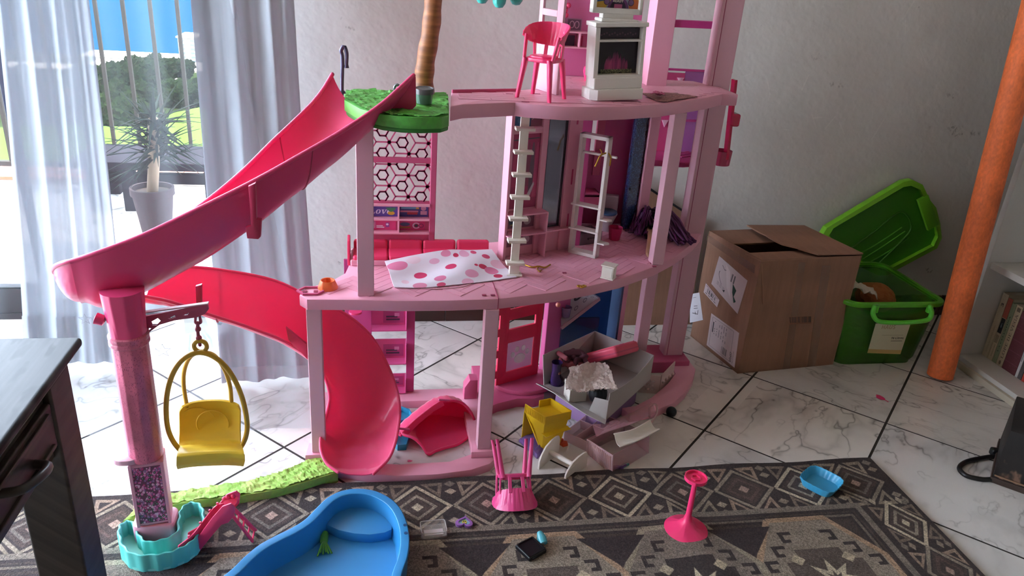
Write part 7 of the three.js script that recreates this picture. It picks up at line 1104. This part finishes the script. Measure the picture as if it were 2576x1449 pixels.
{ // wire hangers and gold bits
  const gold = M(0xb58a34, 0.3, { metalness: 0.75 }), o = thing('gold_hanger', 'gold doll clothes hanger lying on the middle pink deck', 'doll hanger');
  mesh('bow', tube([[0.313,0.379,-1.4544],[0.3262,0.379,-1.4434],[0.3386,0.381,-1.4429],[0.3512,0.379,-1.4412],[0.3665,0.379,-1.4567]], 0.0018), gold, o); mesh('hook', tube([[0.3393,0.379,-1.4456],[0.3338,0.379,-1.4303],[0.3366,0.379,-1.4196],[0.3417,0.379,-1.4282]], 0.0014), gold, o);
  const k = thing('gold_charm', 'tiny gold charm near the middle deck front edge', 'doll charm', [0.4071,0.376,-1.3462]); for (let i = 0; i < 3; i++) mesh('loop', T(new THREE.TorusGeometry(0.004, 0.0014, 8, 18), [(i - 1) * 0.005, 0.002, (i % 2) * 0.003], [PI / 2, 0, 0]), gold, k);
  const h2 = thing('gold_hanger', 'gold doll hanger dangling at the side of the white clothes rack', 'doll hanger'); mesh('bow', tube([[0.4531,0.5823,-1.5],[0.4577,0.5941,-1.5],[0.4617,0.6043,-1.5],[0.4763,0.6105,-1.5],[0.484,0.6032,-1.5],[0.4846,0.5847,-1.5]], 0.0016), gold, h2); mesh('hook', tube([[0.4634,0.6043,-1.5],[0.4649,0.6105,-1.502],[0.4616,0.6164,-1.505]], 0.0013), gold, h2);
}
{ // white clothes rack
  const a = [0.4239,0.376,-1.5371], b = [0.476,0.376,-1.4968], y1 = 0.6422 - 0.3762, L = Math.hypot(b[0] - a[0], b[2] - a[2]), ry = Math.atan2(-(b[2] - a[2]), b[0] - a[0]), m = M(0xdccfca, 0.4);
  const o = thing('clothes_rack', 'white open doll clothes rack with shelves on the middle deck', 'doll rack', [a[0], 0.3762, a[2]], ry), d = 0.022;
  for (const x of [0, L - 0.007]) mesh('post', slab([x, 0, -d], [x + 0.007, y1, 0], 0.001), m, o);
  mesh('rail', slab([0, y1 - 0.008, -d], [L, y1, 0], 0.001), m, o); mesh('rail', slab([0, 0, -d], [L, 0.008, 0], 0.001), m, o);
  mesh('hanging_bar', tube([[0.004, y1 * 0.85, -d / 2], [L + 0.016, y1 * 0.85, -d / 2]], 0.0028, { straight: true }), m, o);
  for (const s of [0.415, 0.21]) mesh('shelf', slab([-0.004, y1 * s, -d], [L, y1 * s + 0.004, 0.002], 0.0008), m, o);
  for (const s of [0.33, 0.13]) mesh('side_tab', plan([[L, -d], [L + 0.02, -d + 0.003], [L + 0.024, -d / 2], [L + 0.016, 0], [L, 0]], y1 * s, y1 * s + 0.003, { bev: 0.0006 }), m, o);
}
{ // white cabinet
  const c = [0.4754,0.376,-1.3799], o = thing('toy_cabinet', 'small cream white ribbed doll cabinet near the middle deck front edge', 'doll cabinet', [c[0], 0.3762, c[2] - 0.012], -0.62), m = M(0xe2d8cc, 0.4);
  mesh('body', slab([-0.0125, 0.002, -0.0105], [0.0125, 0.027, 0.0105], 0.001), m, o); mesh('top', box(0.03, 0.003, 0.026, 0.001, [0, 0.027, 0]), m, o); mesh('base', box(0.028, 0.003, 0.024, 0.001), m, o);
  for (let k = 0; k < 7; k++) mesh('rib', slab([-0.0128, 0.004, -0.009 + k * 0.0028], [-0.0122, 0.026, -0.0078 + k * 0.0028], 0), m, o); mesh('door', slab([-0.01, 0.005, 0.0102], [0.01, 0.025, 0.0112], 0.0004), m, o);
}
{ const c = [-0.0848,0.376,-1.3348], o = thing('dog_bowl', 'orange toy dog bowl at the left end of the middle deck', 'toy bowl', [c[0], 0.3762, c[2] - 0.012]); mesh('bowl', lathe([[0.001, 0], [0.0185, 0], [0.0185, 0.002], [0.0137, 0.0145], [0.0127, 0.016], [0.0112, 0.0155], [0.0095, 0.005], [0.001, 0.004]], [0, 0, 0], 40), M(0xe2703a, 0.4), o); }
{ const c = [0.5579,0.376,-1.6133], o = thing('pink_bucket', 'magenta toy waste bucket by the toilet on the middle deck', 'toy bucket', [c[0], 0.3762, c[2] - 0.012]); mesh('pail', lathe([[0.001, 0], [0.013, 0], [0.017, 0.03], [0.0155, 0.03], [0.012, 0.002], [0.001, 0.002]], [0, 0, 0], 32), M(0xc02660, 0.35), o); }
{ const c = [0.4828,0.376,-1.5805], o = thing('grey_crate', 'dark grey toy crate on the deck behind the white clothes rack', 'toy crate', [c[0], 0.3762, c[2] - 0.03], 0.35), m = M(0x6a525c, 0.5); for (const [a, b] of [[[-0.03, 0, -0.022], [0.03, 0.028, -0.019]], [[-0.03, 0, 0.019], [0.03, 0.028, 0.022]], [[-0.03, 0, -0.019], [-0.027, 0.028, 0.019]], [[0.027, 0, -0.019], [0.03, 0.028, 0.019]]]) mesh('side', slab(a, b, 0.0008), m, o); mesh('bottom', slab([-0.027, 0.0002, -0.019], [0.027, 0.004, 0.019], 0), m, o); mesh('handle', box(0.02, 0.004, 0.008, 0.001, [0, 0.012, 0.023]), m, o); }
{ // toilet
  const c = [0.5563,0.376,-1.6712], w = M(0xb9a4ae, 0.3), o = thing('toy_toilet', 'white toy toilet with blue lid at the back of the middle deck', 'toy toilet', [c[0], 0.3762, c[2] - 0.02], -0.3);
  mesh('bowl', T(lathe([[0.001, 0], [0.014, 0], [0.012, 0.014], [0.018, 0.03], [0.023, 0.042], [0.019, 0.043], [0.001, 0.034]], [0, 0, 0], 36), [0, 0, 0], [0, 0, 0], [1, 1, 1.2]), w, o); mesh('lid', plan(circ(0.022, 36, 0, 0, 0.027), 0.0435, 0.047, { bev: 0.001 }), M(0x44648e, 0.3), o); mesh('tank', slab([-0.022, 0.03, -0.046], [0.022, 0.078, -0.028], 0.003), w, o); mesh('pedestal', slab([-0.012, 0, -0.044], [0.012, 0.032, -0.01], 0.003), w, o);
}
{ const o = thing('striped_mat', 'narrow dark striped doll mat beside the lying doll', 'doll mat'); const q = [[0.5814,0.377,-1.6493],[0.6191,0.377,-1.6614],[0.6239,0.377,-1.7079]]; for (let k = 0; k < 5; k++) mesh('stripe', box(0.034, 0.0015, 0.004, 0.0004, [[0.614,0.3765,-1.6798][0] + k * 0.002, 0.3762, [0.614,0.3765,-1.6798][2] - 0.012 + k * 0.0062], [0, -0.25, 0]), M(k % 2 ? 0x8a5568 : 0x3a2230, 0.8), o); }
{ // doll with purple hair, lying on its back
  const hair = M(0x5a1a52, 0.4, { sheen: 0.6, sheenRoughness: 0.4, sheenColor: 0x8a3a7a }), skin = M(0xd9a583, 0.5), o = thing('doll', 'doll with long dark purple hair lying on the middle deck, bare legs forward', 'doll');
  const a = [0.6012,0.384,-1.5061], k = [0.6444,0.384,-1.6095], hip = [k[0] + 0.008, 0.394, k[2] - 0.035], sh = [hip[0] + 0.012, 0.398, hip[2] - 0.04];
  const limb = (pts, rs) => { const C = curve(pts), rows = []; for (let i = 0; i <= 24; i++) { const s = i / 24, p = C.getPoint(s), t = C.getTangent(s), e1 = new THREE.Vector3(0, 1, 0).cross(t).normalize(), e2 = t.clone().cross(e1), q = s * (rs.length - 1), q0 = Math.min(rs.length - 2, Math.floor(q)), r = rs[q0] + (rs[q0 + 1] - rs[q0]) * sm(q - q0); rows.push(Array.from({ length: 16 }, (_, m) => { const c = m / 16 * 2 * PI; return [p.x + r * (e1.x * Math.cos(c) + e2.x * Math.sin(c)), p.y + r * (e1.y * Math.cos(c) + e2.y * Math.sin(c)), p.z + r * (e1.z * Math.cos(c) + e2.z * Math.sin(c))]; })); } return sheet(rows, 0, { close: true }).toNonIndexed(); };
  const ank = [a[0] - 0.001, 0.383, a[2] - 0.006], toe = [a[0] - 0.002, 0.379, a[2] + 0.004];
  mesh('body', merge([limb([sh, hip], [0.012, 0.013, 0.012]), limb([[hip[0] - 0.006, hip[1], hip[2]], [k[0] - 0.004, 0.392, k[2] - 0.004], ank, toe], [0.0085, 0.0075, 0.006, 0.0042, 0.003, 0.0012]), limb([[hip[0] + 0.008, hip[1], hip[2]], [k[0] + 0.01, 0.391, k[2] - 0.004], [ank[0] + 0.013, 0.383, ank[2] - 0.012], [toe[0] + 0.013, 0.379, toe[2] - 0.012]], [0.0085, 0.0075, 0.006, 0.0042, 0.003, 0.0012]), T(new THREE.SphereGeometry(0.017, 28, 22), [sh[0] + 0.006, 0.4, sh[2] - 0.03], [0, 0, 0], [0.9, 0.95, 1.1]), T(new THREE.SphereGeometry(0.0028, 12, 10), [sh[0] + 0.004, 0.4165, sh[2] - 0.026])]), skin, o);
  const tt = dataTex(64, (u, v) => Math.sin(u * 40) * Math.sin(v * 40) > 0.1 ? [190, 184, 190] : [28, 24, 30]);
  const dr = mesh('outfit', limb([[sh[0], sh[1], sh[2] - 0.004], lerp3(sh, hip, 0.5), [hip[0], hip[1], hip[2] + 0.012], [k[0], 0.393, k[2] - 0.012]], [0.012, 0.0135, 0.016, 0.019]), M(0x1a161c, 0.8), o);
  mesh('checked_sleeve', limb([[sh[0] - 0.008, 0.402, sh[2]], [sh[0] - 0.022, 0.396, sh[2] + 0.022], [sh[0] - 0.012, 0.392, sh[2] + 0.042]], [0.007, 0.0065, 0.006]), M(0xffffff, 0.8, { map: tt }), o);
  for (const s of [-1, 1]) mesh('eye', T(new THREE.SphereGeometry(0.0022, 10, 8), [sh[0] + 0.006 + s * 0.006, 0.4152, sh[2] - 0.034], [0, 0, 0], [1, 0.5, 0.8]), M(0x2c3c5a, 0.3), o);
  mesh('mouth', T(new THREE.SphereGeometry(0.002, 10, 8), [sh[0] + 0.006, 0.4148, sh[2] - 0.02], [0, 0, 0], [1.6, 0.4, 0.6]), M(0xb0445a, 0.4), o);
  const locks = [], c0 = [sh[0] + 0.006, 0.4, sh[2] - 0.034];
  const R = [0.7421,0.385,-1.5764], Lf = [0.6155,0.385,-1.6475];
  for (let i = 0; i < 300; i++) { const r = rnd() < 0.66, e = r ? [R[0] - rr(0, 0.05), 0.381 + rr(0, 0.012), R[2] - rr(-0.005, 0.07)] : [Lf[0] + rr(-0.005, 0.03), 0.381 + rr(0, 0.014), Lf[2] + rr(-0.035, 0.03)], m = lerp3(c0, e, 0.5); locks.push(tube([[c0[0] + rr(-0.012, 0.012), c0[1] + rr(0.0, 0.019), c0[2] + rr(-0.016, 0.012)], [m[0], m[1] + rr(0.004, 0.042), m[2] + rr(-0.022, 0.022)], lerp3(m, e, 0.6).map((v, q) => v + (q === 1 ? rr(0, 0.012) : rr(-0.008, 0.008))), e], rr(0.0016, 0.003), { n: 12, rs: 5 })); }
  mesh('hair', locks, hair, o);
}
// ---------- ground floor things ----------
{ // scalloped pink bathtub seat, tipped on its side
  const m = M(0xf52a78, 0.95, { side: THREE.DoubleSide, transmission: 0.4, thickness: 0, clearcoat: 0.5, clearcoatRoughness: 0.3 }), o = thing('pink_hammock_seat', 'hot pink ribbed shell seat tipped on its side inside the ground floor', 'toy seat');
  const rim = [...[[0.0587,0.0185,-1.385],[0.0828,0.0357,-1.4],[0.1183,0.0505,-1.425],[0.1453,0.0583,-1.44],[0.1698,0.0616,-1.44],[0.194,0.0524,-1.44],[0.2124,0.0333,-1.43],[0.2213,0.0082,-1.42],[0.218,-0.0116,-1.4],[0.2047,-0.0278,-1.385],[0.1754,-0.0297,-1.355],[0.1489,-0.0334,-1.345],[0.1276,-0.0269,-1.335],[0.1112,-0.0004,-1.325],[0.0988,0.0121,-1.345],[0.0814,0.019,-1.365]]];
  const C = curve(rim, true), back = [0.1247,-0.0331,-1.425], rows = [], N = 96;
  const mid = [0.0922,-0.014,-1.4];
  for (let i = 0; i <= 8; i++) { const s = i / 8, row = []; for (let j = 0; j < N; j++) { const p = C.getPoint(j / N), k = Math.sqrt(1 - Math.pow(1 - s, 2)) , sc = 1 - Math.pow(s, 2.2), wv = 1 + 0.012 * Math.sin(j / N * 2 * PI * 30) * (1 - s); row.push([back[0] + (p.x - back[0]) * sc * wv - 0.012 * k, back[1] + (p.y - back[1]) * sc * wv - 0.004 * k, back[2] + (p.z - back[2]) * sc - 0.045 * k]); } rows.push(row); }
  rows.forEach((r) => r.forEach((p) => { p[1] = Math.max(p[1], 0.003); }));
  mesh('shell', sheet(rows, 0.0022, { close: true, crease: 1 }), m, o); mesh('rim', tube(C.getPoints(90).map((p) => [p.x, Math.max(p.y, 0.005), p.z]), 0.0032, { closed: true, n: 180, rs: 8 }), m, o);
  mesh('front_band', sheet([[[0.0603,0.0241,-1.384],[0.0868,0.0439,-1.398],[0.1224,0.0571,-1.424],[0.1467,0.0657,-1.438]], [[0.067,0.0134,-1.38],[0.0927,0.0332,-1.394],[0.1265,0.0485,-1.418],[0.1515,0.0562,-1.43]]], 0.002), m, o);
  for (const [a, b] of [[[0.0498,0.0377,-1.375], [0.0721,0.028,-1.385]], [[0.1397,0.0709,-1.43], [0.1621,0.066,-1.435]], [[0.0692,0.0008,-1.31], [0.0893,-0.0079,-1.315]]]) mesh('peg', tube([a, b], 0.0026, { straight: true }), M(0xe9619c, 0.35), o);
}
{ const c = [0.053,0,-1.3856], o = thing('teal_dish', 'teal blue toy dish lying behind the lower pink slide end', 'toy dish'); const p = [[0.0382,-1.3692],[0.0476,-1.3486],[0.0659,-1.3501],[0.0762,-1.3929],[0.0877,-1.4536],[0.0785,-1.4864],[0.0566,-1.501],[0.0384,-1.4889]]; mesh('dish', merge([plan(p, 0, 0.003), plan(p, 0.003, 0.014, { holes: [p.map(([x, z]) => [0.062 + (x - 0.062) * 0.93, -1.415 + (z + 1.415) * 0.93])] })]), M(0x2f8fb4, 0.35), o); mesh('inner_dish', lathe([[0.001, 0.004], [0.016, 0.006], [0.02, 0.014], [0.0185, 0.014], [0.014, 0.0075], [0.001, 0.006]], [...[0.069,0.004,-1.4268]].map((v, i) => i === 1 ? 0 : v), 28), M(0x2f86b4, 0.35), o); }
{ // printed tray and cups inside the blue cabinet
  const a = [[0.4547,0.1377,-1.635],[0.5613,0.1915,-1.69],[0.4785,0.1694,-1.725],[0.5348,0.179,-1.735]], o = thing('printed_tray', 'white printed tray tilted in the blue cabinet under the middle deck', 'toy tray');
  const y = (p) => p, q0 = a[0], q1 = a[1], q3 = [q0[0] + 0.01, q0[1] + 0.055, q0[2] - 0.075], q2 = [q1[0] - 0.03, q1[1] + 0.01, q1[2] - 0.04];
  mesh('board', quad(q3, q2, q0, q1, 0.003), M(0xffffff, 0.5, { map: canvasTex(384, 256, (c) => { c.fillStyle = '#b3aeb0'; c.fillRect(0, 0, 384, 256); c.fillStyle = '#2c2a30'; c.beginPath(); c.ellipse(180, 110, 50, 28, 0, 0, 7); c.fill(); c.fillStyle = '#a8a4a6'; c.beginPath(); c.ellipse(180, 110, 30, 14, 0, 0, 7); c.fill(); c.strokeStyle = '#55505a'; c.lineWidth = 5; for (const [x, y2] of [[80, 60], [130, 40], [250, 50], [300, 80], [290, 140], [240, 180], [150, 190], [90, 160], [330, 190]]) { c.beginPath(); c.ellipse(x, y2, 18, 12, 0, 0, 7); c.stroke(); } }) }), o);
  mesh('front_rail', bar(q0, q1, 0.008, 0.006), M(0xb58e98, 0.4), o); mesh('side_rail', bar(q1, q2, 0.006, 0.005), M(0x8e8490, 0.4), o);
  const cup = thing('clear_cup', 'clear lilac toy cup standing on the printed tray', 'toy cup', [q0[0] + 0.014, q0[1] + 0.022, q0[2] - 0.022]); mesh('cup', lathe([[0.001, 0], [0.01, 0], [0.0125, 0.026], [0.0115, 0.026], [0.009, 0.002], [0.001, 0.002]], [0, 0, 0], 24), M(0x9a8ab0, 0.15, { transparent: true, opacity: 0.7 }), cup);
  const tb = thing('blue_bottle', 'small blue toy bottle at the back of the printed tray', 'toy bottle', [q3[0] + 0.008, q3[1] - 0.004, q3[2] + 0.012]); mesh('bottle', lathe([[0.001, 0], [0.01, 0], [0.01, 0.022], [0.004, 0.03], [0.004, 0.036], [0.001, 0.037]], [0, 0, 0], 24), M(0x3f7fa4, 0.3), tb); mesh('stopper', lathe([[0.001, 0.036], [0.005, 0.036], [0.005, 0.042], [0.001, 0.043]], [0, 0, 0], 16), M(0xb06a58, 0.4), tb);
}

// every group gets its origin at the foot of what it holds
scene.updateMatrixWorld(true);
for (const o of scene.children) {
  if (o.isLight || o.userData.kind) continue;
  if (o.isGroup && o.position.lengthSq() === 0 && o.rotation.x === 0 && o.rotation.y === 0 && o.rotation.z === 0) {
    const b = new THREE.Box3().setFromObject(o), c = new THREE.Vector3((b.min.x + b.max.x) / 2, b.min.y, (b.min.z + b.max.z) / 2);
    o.position.copy(c);
    for (const k of o.children) k.position.sub(c);
  }
}
renderer.render(scene, camera);
